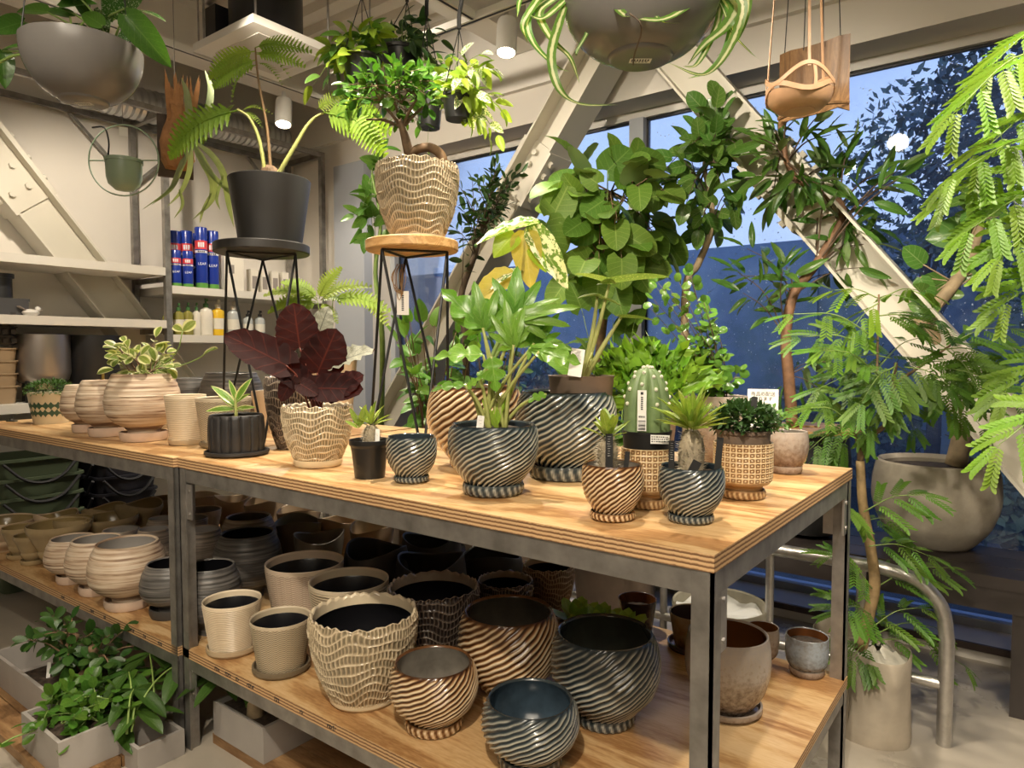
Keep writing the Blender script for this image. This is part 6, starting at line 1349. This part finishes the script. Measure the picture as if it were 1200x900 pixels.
# ---------------------------------------------------------------- feathery trees
pin = [pinna_mesh('pin%d' % i, LM_EVER, 10, .26, .085, droop=.15+.2*i) for i in range(2)]; pinb = [pinna_mesh('pinb%d' % i, LM_EVERB, 10, .26, .11, droop=.2+.25*i) for i in range(2)]
def feather(root, p, q, pins, npair, plen, face, seed, smat=GST, bend=.12, hang=.2):
    """twice-divided leaf from p to q; its feathers are sub-parts"""
    rr = random.Random(seed); p, q = Vector(p), Vector(q); L = (q-p).length; mid = p.lerp(q, .5)+Vector((0, 0, bend*L)); P = spline([p, mid, q], 6); n = len(P)-1
    g = G(); g.tube([x-p for x in P], [.0026*(1-.6*i/n) for i in range(n+1)], 5); fr = g.build('frond', smat, root, angle=0); fr.location = p-root.location
    for j in range(npair):
        u = .22+.78*(j/(npair-1) if npair > 1 else 1); f = u*n; i = min(n-1, int(f)); c = P[i].lerp(P[i+1], f-i); tg = (P[i+1]-P[i]).normalized(); nn = ((CAM-c).normalized()*face+Vector((0, 0, 1-face))).normalized(); sd = tg.cross(nn).normalized()
        for s in ((-1, 1) if j < npair-1 else (-.35, .35)):
            d = (tg*(.62+.25*u)+sd*s+Vector((0, 0, -hang+rr.uniform(-.1, .1)))).normalized(); ll = plen*(.6+.5*math.sin(PI*(.25+.6*u)))*rr.uniform(.9, 1.1)
            z = nn-d*nn.dot(d); z = z.normalized() if z.length > 1e-3 else d.orthogonal().normalized(); x = d.cross(z); lp_ = c-p
            o = bpy.data.objects.new('pinna', rr.choice(pins)); COL.objects.link(o); o.parent = fr
            o.matrix_basis = Matrix(((x.x*ll, d.x*ll, z.x*ll, lp_.x), (x.y*ll, d.y*ll, z.y*ll, lp_.y), (x.z*ll, d.z*ll, z.z*ll, lp_.z), (0, 0, 0, 1)))
    return fr
BAG = plain('washed_canvas_bag', (.40, .345, .27), .75, nscale=7, namt=.22, bumpy=.35)
def fabric_bag(name, label, cx, ybot, wpx, yr, seed, cat, d=None):
    p0 = onz(cx, ybot, 0); dc = d or depth(p0)+wpx*kpx(p0)/2; P = at(cx, yr, dc); P0 = Vector((P.x, P.y, 0)); k = kpx(P); r_ = wpx*k/2; h = P.z; rs = np.random.RandomState(seed); ph = rs.uniform(0, 6, 5)
    t = thing(name, label, cat, P0); g = G()
    pr = [(r_*1.0, 0), (r_*1.03, .03), (r_*1.0, h*.3), (r_*.97, h*.7), (r_*1.0, h), (r_*.97, h+.006), (r_*.94, h), (r_*.93, h*.72), (.001, h*.70)]
    g.lathe(pr, 64, disp=lambda th, i: (r_*(.025*np.sin(3*th+ph[0]+i*.5)+.015*np.sin(7*th+ph[1]-i))*(i < 8), .008*np.sin(2*th+ph[2])*(4 <= i <= 6), 0*th), capb=True); g.build('bag', BAG, t, angle=60)
    a = -2.2; g = G(); g.tube([(r_*(1.03-.05*q)*math.cos(a), r_*(1.03-.05*q)*math.sin(a), h*(.04+.93*q)) for q in np.linspace(0, 1, 6)], .003, 4); g.build('seam', BAG, t)
    return t, Vector((P0.x, P0.y, h*.72)), dc, k
t, S, D, k = fabric_bag('bag_planter_tree', 'feathery-leaved tree in a washed beige fabric bag behind the table end', 1026, 880, 76, 762, 1, 'potted tree')
g = G(); c_ = plain('crumpled_liner', (.5, .47, .40), .4, nscale=14, namt=.3, bumpy=.8); g.lathe([(32*k, S.z+.06), (20*k, S.z+.085), (8*k, S.z+.10)], 28, disp=lambda th, i: (.004*np.sin(9*th+i), .012*np.sin(5*th+i*2), 0*th)); g.build('liner', c_, t)
tr = [at(1008, 762, D), at(1018, 720, D), at(1025, 685, D), at(1020, 640, D), at(1011, 590, D), at(1008, 540, D)]
stem(t, tr, (.021, .014), plain('everfresh_bark', (.28, .19, .09), .65, nscale=30, namt=.35), 'trunk', 10)
br = [([tr[-1], at(1016, 515, D), at(1040, 495, D), at(1046, 460, D), at(1050, 425, D)], (.011, .006)), ([tr[-1], at(1004, 515, D), at(996, 495, D)], (.008, .004)), ([at(1038, 498, D), at(1032, 470, D), at(1028, 440, D), at(1030, 345, D)], (.007, .003)), ([at(1047, 450, D), at(1085, 425, D-.03), at(1120, 400, D-.05)], (.006, .003))]
for pts, r_ in br: stem(t, pts, r_, BARK, 'branch')
EV = [((1030, 350), (978, 340), .1), ((1030, 352), (1085, 342), .1), ((1030, 355), (1000, 385), .3), ((1030, 400), (930, 368), .3), ((1030, 415), (940, 395), .5), ((1046, 420), (985, 425), .5), ((1048, 430), (1010, 470), .6), ((1050, 425), (1040, 470), .8), ((1050, 428), (1085, 465), .7), ((1080, 425), (1130, 440), .5),
      ((1100, 410), (1165, 420), .5), ((1120, 400), (1180, 385), .4), ((1120, 402), (1195, 430), .5), ((1090, 420), (1120, 480), .7), ((1050, 440), (960, 455), .5), ((1040, 480), (975, 470), .5), ((1048, 450), (1070, 500), .7), ((996, 495), (950, 478), .3), ((998, 500), (945, 530), .4), ((1000, 510), (960, 545), .5),
      ((1030, 430), (1080, 395), .3), ((1110, 410), (1150, 460), .7), ((1060, 430), (1110, 450), .6), ((1030, 440), (965, 410), .4), ((1045, 460), (1020, 500), .7), ((1120, 405), (1090, 370), .3), ((1030, 370), (1075, 378), .3), ((1070, 440), (1150, 500), .6), ((1100, 430), (1190, 470), .6), ((1020, 470), (990, 520), .6),
      ((1012, 600), (1080, 580), .4), ((1014, 610), (1058, 620), .5), ((1018, 640), (1085, 650), .4), ((1022, 690), (975, 650), .3), ((1024, 690), (1110, 665), .35), ((1020, 720), (985, 715), .4), ((1022, 745), (1095, 735), .4), ((1020, 750), (1130, 780), .4), ((1022, 735), (1075, 712), .4), ((1010, 620), (985, 590), .4), ((1015, 755), (1000, 770), .5)]
for i, (a, b, f) in enumerate(EV):
    dd = R.uniform(-.18, .12); feather(t, at(*a, D+dd*.4), at(*b, D+dd), pin if i > 2 else pinb, R.choice((3, 4)), .094, f, i)
t2, S2, D2, k2 = fabric_bag('fabric_bag', 'grey-beige fabric bag half hidden behind the far right table leg', 986, 812, 60, 738, 2, 'bag')
p = at(843, 707, 2.75); k = kpx(p); P = Vector((p.x, p.y, 0)); t = thing('round_planter', 'wide shallow grey-olive planter lined with clear plastic, on the floor behind the table', 'planter', P)
h = p.z; r_ = 54*k; g = G(); g.lathe([(r_*.9, 0), (r_*.98, .03), (r_, h), (r_*.98, h+.006), (r_*.95, h), (r_*.93, h*.75), (.001, h*.72)], 56, capb=True); g.build('planter', plain('grey_olive_planter', (.30, .275, .21), .6, nscale=5, namt=.15), t)
g = G(); g.lathe([(r_*.93, h*.9), (r_*.6, h*.88), (.001, h*.86)], 40, disp=lambda th, i: (0*th, .012*np.sin(8*th+i*2)*(i < 2), 0*th)); g.build('liner', plain('plastic_liner', (.55, .55, .52), .15), t)
# bright feathery tree at the right edge, its planter outside the frame
P = Vector((.62, 2.2, 0)); t = thing('feathery_tree', 'bright yellow-green feathery tree reaching in from the right edge of the photo', 'potted tree', P)
g = G(); g.lathe([(.16, 0), (.2, .3), (.21, .42), (.19, .42), (.18, .36), (.001, .36)], 40, capb=True); g.build('pot', CONC, t)
stem(t, [P+Vector((0, 0, .36)), P+Vector((.02, .02, .9)), P+Vector((-.04, 0, 1.5)), P+Vector((-.02, -.02, 2.2))], (.028, .012), BARKL, 'trunk', 10)
tt = [P+Vector((-.02, 0, z)) for z in (1.35, 1.6, 1.9, 2.15)]
D = 1.75
FE = [((1250, 60), (1122, 128), .45, 3), ((1262, 30), (1160, 78), .45, 3), ((1262, 130), (1150, 178), .45, 2), ((1280, 175), (1118, 205), .4, 2), ((1250, 215), (1108, 232), .5, 2), ((1262, 235), (1138, 268), .5, 1), ((1280, 260), (1172, 300), .6, 1), ((1275, 330), (1182, 352), .6, 0), ((1285, 430), (1180, 455), .6, 0), ((1290, 480), (1172, 520), .6, 0)]
for i, (a, b, f, k_) in enumerate(FE):
    dd = R.uniform(-.15, .2); pa = at(*a, D+dd); fr = feather(t, pa, at(*b, D+dd-.05), pinb, 5, .098, f, 100+i, bend=.15, hang=.45); stem(t, [tt[k_], tt[k_].lerp(pa, .5)+Vector((0, 0, .05)), pa], .004, GST, 'branch')
# box of rosettes on the lower shelf
P = at(700, 708, 2.24); k = kpx(P); zt = P.z; t = thing('succulent_box', 'wooden box of green rosette succulents at the back of the lower shelf', 'planter box', (P.x, P.y+.02, LS))
M_BOX = wood('box_wood', [(.3, (.26, .14, .06)), (.6, (.42, .26, .12)), (.85, (.52, .34, .17))], (2, 9, 9), 1, .6, 1.5)
w2 = .15
for a, b in (((-w2, -.05, 0), (w2, -.04, .075)), ((-w2, .04, 0), (w2, .05, .075)), ((-w2, -.04, 0), (-w2+.01, .04, .075)), ((w2-.01, -.04, 0), (w2, .04, .075))): g = G(); g.box(a, b); g.build('board', M_BOX, t, smooth=False)
g = G(); g.box((-w2+.01, -.04, .0), (w2-.01, .04, .062)); g.build('soil', SOIL, t, smooth=False)
msu = leaf_mesh('succ', LM_SUCC, w=.5, a=.6, b=.6, fold=.1, curl=-.2, base=.6)
for cx in (-.09, .0, .09):
    c = Vector((P.x+cx, P.y+.02, LS+.065))
    for i in range(13):
        a = i*2.4; el = 1.2-1.0*(i/13); put(t, msu, c, Vector((math.cos(a)*math.cos(el), math.sin(a)*math.cos(el), math.sin(el))), .115*(.7+.3*i/13), Vector((0, 0, 1)))
# ---------------------------------------------------------------- steel shelving on the left wall and its goods
XF, XB = -4.45, -4.90; YS = (.55, 2.24, 3.46)
t = thing('shelving_unit', 'tall steel frame shelving with pale shelves along the left wall', 'shelving', (XF, 2.24, 0))
def lb(name, a, b, m=M_STEEL):
    g = G(); g.box((a[0]-XF, a[1]-2.24, a[2]), (b[0]-XF, b[1]-2.24, b[2])); return g.build(name, m, t, smooth=False)
for y in YS:
    for x in (XF-.02, XB): 
        lb('upright', (x-.018, y-.018, 0), (x+.018, y+.018, 2.87))
    lb('cross_bar', (XB+.018, y-.015, 2.83), (XF-.038, y+.015, 2.87))
for x in (XF-.02, XB):
    lb('top_bar', (x-.015, YS[0]+.018, 2.835), (x+.015, YS[1]-.018, 2.87)); lb('top_bar', (x-.015, YS[1]+.018, 2.835), (x+.015, YS[2]-.018, 2.87))
for y0, y1 in ((2.24, 2.62), (2.24, 1.86), (3.46, 3.1)):
    g = G(); g.bar((XB-XF, y0-2.24, 2.45), (XB-XF, y1-2.24, 2.83), .02, .02); g.build('corner_brace', M_STEEL, t, smooth=False)
SHELFM = plain('pale_shelf_board', (.62, .59, .53), .45)
for z, y0, y1 in ((1.865, YS[0], YS[1]), (1.53, YS[0], YS[1]), (1.04, YS[0], YS[1]), (1.755, YS[1], YS[2]), (1.44, YS[1], YS[2]), (.95, YS[1], YS[2])):
    lb('shelf', (XB-.02, y0+.02, z-.05), (XF, y1-.02, z), SHELFM)
    lb('shelf_bar', (XB+.02, y1-.016, z-.085), (XF-.04, y1+.016, z-.052))
XG = -4.54
def on_shelf(px, z, x=XG):
    p = onx(px, 400, x); return Vector((p.x, p.y, z))
CANB = plain('can_blue', (.015, .04, .30), .25); CANR = plain('can_red_band', (.60, .05, .06), .3); CANG = plain('can_green_foot', (.10, .28, .05), .3); CANW = plain('can_white_band', (.68, .70, .74), .3)
M_LET = plain('can_lettering', (.70, .74, .86), .4)
def spray_can(px, z, wpx, hpx, x, label):
    p = on_shelf(px, z, x); k = kpx(p); r = wpx*k/2; h = hpx*k; t = thing('spray_can', label, 'spray can', p, 'blue aerosol cans on the upper shelf')
    g = G(); g.lathe([(r*.95, 0), (r, .003), (r, h*.79), (r*.97, h*.80)], 24, capb=True, capt=True); g.build('can', CANB, t)
    for a, b, m, nm in ((.004, .09, CANG, 'foot_band'), (.58, .62, CANW, 'brand_band'), (.64, .78, CANR, 'warning_band')):
        q = G(); q.lathe([(r+.0006, h*a), (r+.0006, h*b)], 24); q.build(nm, m, t)
    g = G(); g.lathe([(r*1.02, h*.80), (r*1.02, h*.985), (r*.96, h), (.001, h)], 24); g.build('cap', CANB, t)
    d_ = CAM-p; d_.z = 0; d_.normalize(); Mx = Matrix(((-d_.y, 0, d_.x, 0), (d_.x, 0, d_.y, 0), (0, 1, 0, 0), (0, 0, 0, 1)))
    me = text_mesh('LEAF', r*.62, .0003); me.materials.append(M_LET); o = link('lettering', me, t); o.matrix_basis = Mx@Matrix.Translation((r*.1, h*.40, r*1.03))
    q = G()
    for i in range(4): q.box((-r*.55+i*r*.3, h*.588, r*.86+.004), (-r*.36+i*r*.3, h*.612, r*1.04), M=Mx)
    q.build('brand_print', M_INK, t, smooth=False)
    q = G()
    for i in range(3): q.box((-r*.5+i*r*.36, h*.67, r*.86+.004), (-r*.24+i*r*.36, h*.75, r*1.04), M=Mx)
    q.build('warning_print', CANW, t, smooth=False)
Z1 = 1.755
for px, hp, x, lab in ((207, 66, -4.62, 'tall blue aerosol can, leftmost, beside the steel upright'), (221, 67, -4.62, 'tall blue aerosol can, second from the steel upright'), (238, 71, -4.53, 'tall blue aerosol can, third from the upright and standing forward'), (251, 68, -4.55, 'tall blue aerosol can, rightmost, next to the black plant stand'), (228, 66, -4.72, 'tall blue aerosol can hidden in the second rank')):
    spray_can(px, Z1, 13.5, hp, x, lab)
for px, lab in ((208, 'short blue aerosol can next to the steel upright'), (222, 'short blue aerosol can standing in front of a tall one')): spray_can(px, Z1, 11.5, 42, -4.50, lab)
def bottle(px, z, wpx, hpx, colm, capm, label, pump=True, x=-4.53, name='bottle'):
    p = on_shelf(px, z, x); k = kpx(p); r = wpx*k/2; h = hpx*k; t = thing(name, label, 'bottle', p, 'plant care bottles on the lower shelf')
    g = G(); g.lathe([(r*.9, 0), (r, .004), (r, h*.62), (r*.85, h*.70), (r*.35, h*.74), (r*.33, h*.80)], 20, capb=True, capt=True); g.build('body', colm, t)
    g = G(); g.lathe([(r*.4, h*.76), (r*.42, h*.86), (r*.15, h*.88), (r*.13, h*.96), (.001, h*.96)], 14); g.build('cap', capm, t)
    if pump: q = G(); q.bar((0, 0, h*.97), (r*.9, -r*.3, h*.95), r*.35, h*.07); q.build('nozzle', capm, t, smooth=False)
    q = G(); q.lathe([(r+.0006, h*.18), (r+.0006, h*.48)], 20); q.build('label', plain('bottle_label', (.66, .63, .55), .5), t)
WHB, YEB, GRB, CLB = plain('white_bottle', (.66, .62, .54), .3), plain('yellow_bottle', (.66, .42, .02), .3), plain('olive_bottle', (.24, .22, .05), .2), plain('clear_bottle', (.40, .42, .42), .12)
GRC = plain('green_cap', (.06, .16, .05), .35)
Z2 = 1.44
for px, w_, h_, m, c, lab in ((197, 11, 32, GRB, GRC, 'olive spray bottle behind the steel upright'), (210, 12, 37, GRB, GRC, 'olive spray bottle right of the upright'), (221, 11, 38, GRB, GRC, 'olive spray bottle beside the cream bottle'), (231, 9, 38, WHB, GRC, 'narrow cream spray bottle with green cap'), (242, 15, 43, WHB, GRC, 'wide white spray bottle with green cap'), (256, 15, 42, YEB, WHB, 'yellow spray bottle with white cap'),
        (274, 14, 40, CLB, WHB, 'clear spray bottle right of the yellow one'), (291, 11, 30, CLB, M_DARK, 'clear dropper bottle with black cap, left of its twin'), (305, 11, 30, CLB, M_DARK, 'clear dropper bottle with black cap, right of its twin')):
    bottle(px, Z2, w_, h_, m, c, lab)
p = on_shelf(273, Z1, -4.56); k = kpx(p); t = thing('white_box', 'white carton standing right of the blue aerosol cans', 'box', p, None, -.1); g = G(); g.box((-.09, -.08, 0), (.06, .06, .27)); g.build('carton', WHB, t, smooth=False); g = G(); g.box((.0601, -.05, .12), (.062, -.01, .18)); g.build('print', plain('grey_print', (.25, .22, .2), .6), t, smooth=False)
for i, px in enumerate((297, 309, 321, 333)):
    p = on_shelf(px, Z1, -4.56); t = thing('refill_pack', 'white refill pack on the upper shelf, %s from the carton' % ('first', 'second', 'third', 'last')[i], 'pack', p, 'white refill packs'); g = G(); g.box((-.03, -.028, 0), (.03, .028, .17)); g.build('pack', WHB, t, smooth=False); g = G(); g.box((.0301, -.02, .03), (.0315, .02, .12)); g.build('label', plain('grey_print', (.25, .22, .2), .6), t, smooth=False)
# goods on the near shelves
def shelf_px(px, z, x=-4.62): return on_shelf(px, z, x)
p = shelf_px(49, 1.04); k = kpx(p); t = thing('drum_planter', 'brushed steel bowl planter on black legs beside the black cylinder pot', 'planter', p)
r_ = 28.5*k; z0 = 22*k; BRS = plain('brushed_steel', (.42, .385, .36), .36, .9)
g = G(); g.lathe([(r_*.80, z0), (r_*.93, z0+4*k), (r_, z0+12*k), (r_, z0+56*k), (r_*.97, z0+56*k), (r_*.95, z0+14*k), (.001, z0+6*k)], 48, capb=True); g.build('bowl', BRS, t)
g = G(); g.lathe([(r_*.40, z0-8*k), (r_*.42, z0)], 24, capb=True); g.build('base_ring', plain('cream_saucer', (.6, .49, .32), .35), t)
for a in (.5, 2.1, 3.7, 5.3): g = G(); g.tube([(r_*.72*math.cos(a), r_*.72*math.sin(a), 0), (r_*.72*math.cos(a), r_*.72*math.sin(a), z0+5*k)], 5*k, 10); g.build('leg', M_DARK, t)
p = shelf_px(110, 1.04); k = kpx(p); t = thing('cylinder_planter', 'tall black cylinder planter on thin brass legs under the shelf', 'planter', p); r_ = 28*k
z0 = 14*k; g = G(); g.lathe([(r_*.97, z0), (r_, z0+2*k), (r_, z0+60*k), (r_*.96, z0+60*k), (r_*.94, z0+6*k), (.001, z0+5*k)], 48, capb=True); g.build('cylinder', plain('satin_black', (.018, .018, .019), .35), t)
BRASS = plain('brass', (.45, .30, .08), .35, .8)
for a in (-2.2, -.1, 2.0, 3.9): g = G(); g.tube([(r_*1.03*math.cos(a), r_*1.03*math.sin(a), 0), (r_*1.03*math.cos(a), r_*1.03*math.sin(a), z0+16*k)], 1.6*k, 7); g.build('leg', BRASS, t)
g = G(); g.tube([(r_*1.02*math.cos(a), r_*1.02*math.sin(a), z0-1*k) for a in np.linspace(0, 2*PI, 33)], 1.1*k, 6, cap=False); g.build('ring', BRASS, t)
def tub(g, w_, d_, h, rim=.012):
    pr = []
    for z, s in ((0, .86), (h*.92, .98), (h*.92, 1.04), (h, 1.04), (h, .96), (.012, .84)):
        pts = []
        for cx, cy, a0 in ((1, 1, 0), (-1, 1, PI/2), (-1, -1, PI), (1, -1, 1.5*PI)):
            for q in range(4): a = a0+q*PI/6; rc = .05; pts.append(((w_/2-rc)*cx*s+rc*math.cos(a)*s, (d_/2-rc)*cy*s+rc*math.sin(a)*s, z))
        pr.append(pts)
    n = 16; V = [p for r in pr for p in r]; F = [(i*n+k_, i*n+(k_+1) % n, (i+1)*n+(k_+1) % n, (i+1)*n+k_) for i in range(5) for k_ in range(n)]+[tuple(reversed(range(n))), tuple(range(5*n, 6*n))]
    return g.add(V, F)
GTUB = plain('green_tub', (.075, .10, .055), .55); BTUB = plain('black_tub', (.022, .022, .03), .5); TTUB = plain('tan_basket', (.34, .24, .14), .6); ROPE = plain('black_rope', (.02, .02, .022), .7)
def tub_stack(px, d, n, w_, d_, h, step, mat, z0, lab, grp, handles, x=None, yl=700):
    p = at(px, yl, d) if x is None else on_shelf(px, z0, x)
    for i in range(n):
        t = thing('stacking_tub', lab % ('lowest' if i == 0 else 'topmost' if i == n-1 else 'second from the bottom' if i == 1 else 'third from the bottom' if i == 2 else 'fourth from the bottom' if i == 3 else 'fifth from the bottom'), 'tub', (p.x, p.y, z0+i*step), grp, R.uniform(-.03, .03))
        g = G(); tub(g, w_, d_, h); g.build('tub', mat, t, angle=50)
        if handles:
            for sx_ in (1, -1):
                g = G(); g.tube(spline([(sx_*w_*.54, -d_*.42, h*.9), (sx_*w_*.57, -d_*.22, h*.45), (sx_*w_*.575, 0, h*.3), (sx_*w_*.57, d_*.22, h*.45), (sx_*w_*.54, d_*.42, h*.9)], 4), .009, 6); g.build('rope_handle', ROPE, t)
            g = G(); g.tube(spline([(-w_*.42, -d_*.54, h*.9), (-w_*.2, -d_*.57, h*.4), (w_*.2, -d_*.57, h*.4), (w_*.42, -d_*.54, h*.9)], 4), .009, 6); g.build('rope_handle', ROPE, t)
tub_stack(34, 3.98, 6, .38, .44, .20, .108, GTUB, .0, 'dark green plastic tub, %s in the stack behind the left table', 'green tubs with rope handles', True, yl=560)
tub_stack(136, 4.32, 6, .36, .36, .18, .10, BTUB, .0, 'black plastic tub, %s in the stack next to the green tubs', 'black tubs with rope handles', True, yl=560)
tub_stack(-8, 4.0, 4, .16, .2, .10, .07, TTUB, 1.04, 'tan basket, %s in the small stack at the left edge', 'tan stacked baskets', False, x=-4.62)
for i in range(4):
    p = shelf_px(-6, 1.04+.325+i*.048); t = thing('slatted_crate', 'black slatted crate on the tan baskets, %s' % ('lowest of four', 'second of four from below', 'third of four from below', 'topmost of four')[i], 'crate', p, 'black slatted crates'); g = G(); tub(g, .17, .19, .055); g.build('crate', M_DARK, t, angle=50)
    for q in range(4): g = G(); g.box((.088, -.07+q*.04, .012), (.093, -.045+q*.04, .038)); g.build('slot', plain('dim_black_clay', (.035, .03, .026), .5), t, smooth=False)
p = shelf_px(4, 1.53); k = kpx(p); t = thing('shelf_device', 'dark grey machine with a black cylinder on the near shelf at the left edge', 'machine', p, None, .2)
g = G(); g.box((-.09, -.08, 0), (.09, .09, 20*k)); g.box((.02, .09, 18*k), (.03, .13, 21*k)); g.build('housing', plain('dark_grey_plastic', (.06, .058, .058), .5), t, smooth=False)
g = G(); g.lathe([(.05, 20*k), (.05, 44*k), (.06, 44*k), (.06, 49*k), (.001, 49*k)], 24); g.build('cylinder', M_DARK, t)
p = shelf_px(37, 1.53, -4.55); t = thing('bird_figure', 'small white bird figurine with dark wing on the near shelf', 'figurine', p, None, .4)
g = G(); g.lathe([(.001, 0), (.024, .004), (.032, .02), (.022, .036), (.001, .042)], 16); g.v = [(x, y*1.6, z) for x, y, z in g.v]; g.ball((0, .045, .042), .016, 10, 6); g.build('body', plain('white_lacquer', (.66, .63, .58), .4), t)
g = G(); g.bar((0, -.03, .03), (0, -.075, .052), .02, .005); g.build('tail', plain('taupe', (.25, .2, .16), .6), t, smooth=False); g = G(); g.bar((0, .058, .042), (0, .075, .04), .006, .005); g.build('beak', plain('taupe', (.25, .2, .16), .6), t, smooth=False)
# small bracket lying on the left tabletop
p = onz(14, 494, TT); t = thing('table_clip', 'small dark clip lying at the left end of the left tabletop', 'clip', p, None, .5); g = G(); g.box((-.022, -.012, 0), (.022, .012, .006)); g.box((-.022, .008, .006), (.0, .012, .022)); g.build('clip', plain('green_black_metal', (.03, .04, .035), .4), t, smooth=False); g = G(); g.lathe([(.005, .006), (.005, .012), (.001, .013)], 10); g.build('screw', M_ZINC, t)
# ---------------------------------------------------------------- trough planters on the floor under the left table
GTR = plain('grey_trough', (.33, .305, .28), .55, nscale=4, namt=.12); TZ = .15
def trough(label, x0, x1, y0, y1, z0=.035, TZ=.15):
    t = thing('trough_planter', label, 'planter', ((x0+x1)/2, (y0+y1)/2, z0), 'grey trough planters'); a, b = (x1-x0)/2, (y1-y0)/2; h = TZ-z0; w_ = .012
    g = G(); g.box((-a, -b, 0), (a, -b+w_, h)); g.box((-a, b-w_, 0), (a, b, h)); g.box((-a, -b+w_, 0), (-a+w_, b-w_, h)); g.box((a-w_, -b+w_, 0), (a, b-w_, h)); g.box((-a+w_, -b+w_, 0), (a-w_, b-w_, .01)); g.build('trough', GTR, t, smooth=False)
    return t
def soilbox(t, x0, x1, y0, y1, z=.1):
    c = t.location; g = G(); g.box((x0-c.x, y0-c.y, .0105), (x1-c.x, y1-c.y, z)); g.build('soil', SOIL, t, smooth=False)
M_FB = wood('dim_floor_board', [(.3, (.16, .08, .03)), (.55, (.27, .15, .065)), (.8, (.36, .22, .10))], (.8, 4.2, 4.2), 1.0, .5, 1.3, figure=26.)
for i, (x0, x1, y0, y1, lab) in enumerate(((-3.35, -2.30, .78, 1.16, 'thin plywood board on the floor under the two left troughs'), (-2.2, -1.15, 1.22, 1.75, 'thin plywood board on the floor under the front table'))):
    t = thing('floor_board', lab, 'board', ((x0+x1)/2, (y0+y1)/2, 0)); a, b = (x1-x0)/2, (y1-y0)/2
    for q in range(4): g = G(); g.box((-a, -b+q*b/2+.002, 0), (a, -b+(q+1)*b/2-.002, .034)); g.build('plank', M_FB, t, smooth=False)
TA = trough('grey trough with a dark leafed bonsai, half of it empty, left floor', -3.25, -2.66, .90, 1.14); soilbox(TA, -2.98, -2.675, .915, 1.125)
TB = trough('grey trough overflowing with small bright leaves, nearest the camera at left', -2.62, -2.32, .80, 1.12); soilbox(TB, -2.60, -2.335, .815, 1.105)
TCc = trough('grey trough of money tree leaves behind the joined table legs', -2.19, -1.90, 1.22, 1.42); soilbox(TCc, -2.175, -1.915, 1.235, 1.405)
TDd = trough('small grey trough corner of money tree leaves left of the table legs', -2.33, -2.21, .98, 1.13, .0, .085)
lfs = [leaf_mesh('dkf%d' % i, leafmat('deep_green_leaf', (.04, .105, .018), (.09, .17, .04), rough=.35, nv=5, vstr=.3, trans=.18), w=.58, a=.75, b=.6, fold=.1, curl=.15+.2*i, n=6) for i in range(2)]
def tp(x, y, z=.13): return Vector((x, y, z))
stem(TA, [tp(-2.82, 1.02), tp(-2.80, 1.0, .22), tp(-2.76, 1.02, .30)], (.03, .012), BARK, 'trunk', 9); stem(TA, [tp(-2.75, 1.04), tp(-2.70, 1.06, .2), tp(-2.68, 1.04, .27)], (.035, .012), BARK, 'trunk', 9)
canopy(TA, [tp(-2.80, 1.0, .22), tp(-2.76, 1.02, .30)], tp(-2.82, 1.0, .28), (.16, .12, .09), 15, 7, lfs, (.04, .06), BARK, 91, r0=.004, up=.6, face=.3, ts=.3, pet=.08)
canopy(TA, [tp(-2.70, 1.06, .2)], tp(-2.62, 1.10, .27), (.16, .12, .06), 9, 6, lfs, (.04, .06), BARK, 92, r0=.004, up=.6, face=.3, ts=.3, pet=.08)
label_stick(TA, tp(-2.86, .96), .06, .012, M_PAPER, .1)
lbr = [leaf_mesh('brg', leafmat('bright_small_leaf', (.085, .20, .025), (.25, .40, .08), rough=.3, nv=3, vstr=.25, trans=.25), w=.62, a=.7, b=.6, fold=.1, curl=.2, n=6)]
canopy(TB, [tp(x, y) for x in (-2.56, -2.47, -2.38) for y in (.86, .95, 1.05)], tp(-2.46, .95, .165), (.20, .19, .085), 34, 8, lbr, (.032, .05), GST, 93, r0=.003, up=.7, face=.3, ts=.3, pet=.08, shell=.3)
stem(TB, [tp(-2.5, .82), tp(-2.5, .72, .13), tp(-2.46, .62, .10)], .003, GST)
for q in range(4): put(TB, lbr[0], tp(-2.49+.01*q, .74-.03*q, .125), Vector((.5*(-1)**q, -.6, .3)), .05)
lpa = [leaf_mesh('mny%d' % i, leafmat('deep_money_leaf', (.05, .125, .02), (.12, .22, .06), rough=.35, nv=8, vstr=.35, trans=.18), w=.36, a=.7, b=.75, fold=.16, curl=.35, n=9) for i in range(1)]
def money(t, base, tips, seed):
    rr = random.Random(seed)
    for b in tips:
        e = Vector(b); s = Vector(base)+Vector((rr.uniform(-.05, .05), rr.uniform(-.05, .05), 0)); stem(t, [s, s.lerp(e, .5)+Vector((0, 0, .04)), e], (.004, .002), GST)
        out = (e-s); out.z = .1; out.normalize()
        for q in range(6):
            a = q*2*PI/6+rr.uniform(-.2, .2); d = Vector((math.cos(a), math.sin(a), -.35))+out*.35; put(t, lpa[0], e, d, rr.uniform(.11, .16), Vector((0, 0, 1)))
money(TDd, tp(-2.26, 1.0), [tp(-2.44, 1.06, .24), tp(-2.34, 1.03, .22), tp(-2.38, .98, .14), tp(-2.29, 1.02, .17), tp(-2.46, 1.14, .27), tp(-2.34, 1.20, .26)], 3)
money(TCc, tp(-2.06, 1.32), [tp(-2.12, 1.28, .29), tp(-2.02, 1.30, .28), tp(-2.16, 1.24, .24), tp(-2.1, 1.4, .31), tp(-1.99, 1.36, .25)], 4)
for x, y in ((-2.02, 1.27), (-1.96, 1.33)): stem(TCc, [tp(x, y, .12), tp(x-.01, y+.01, .26)], (.03, .02), BARKL, 'trunk', 9)
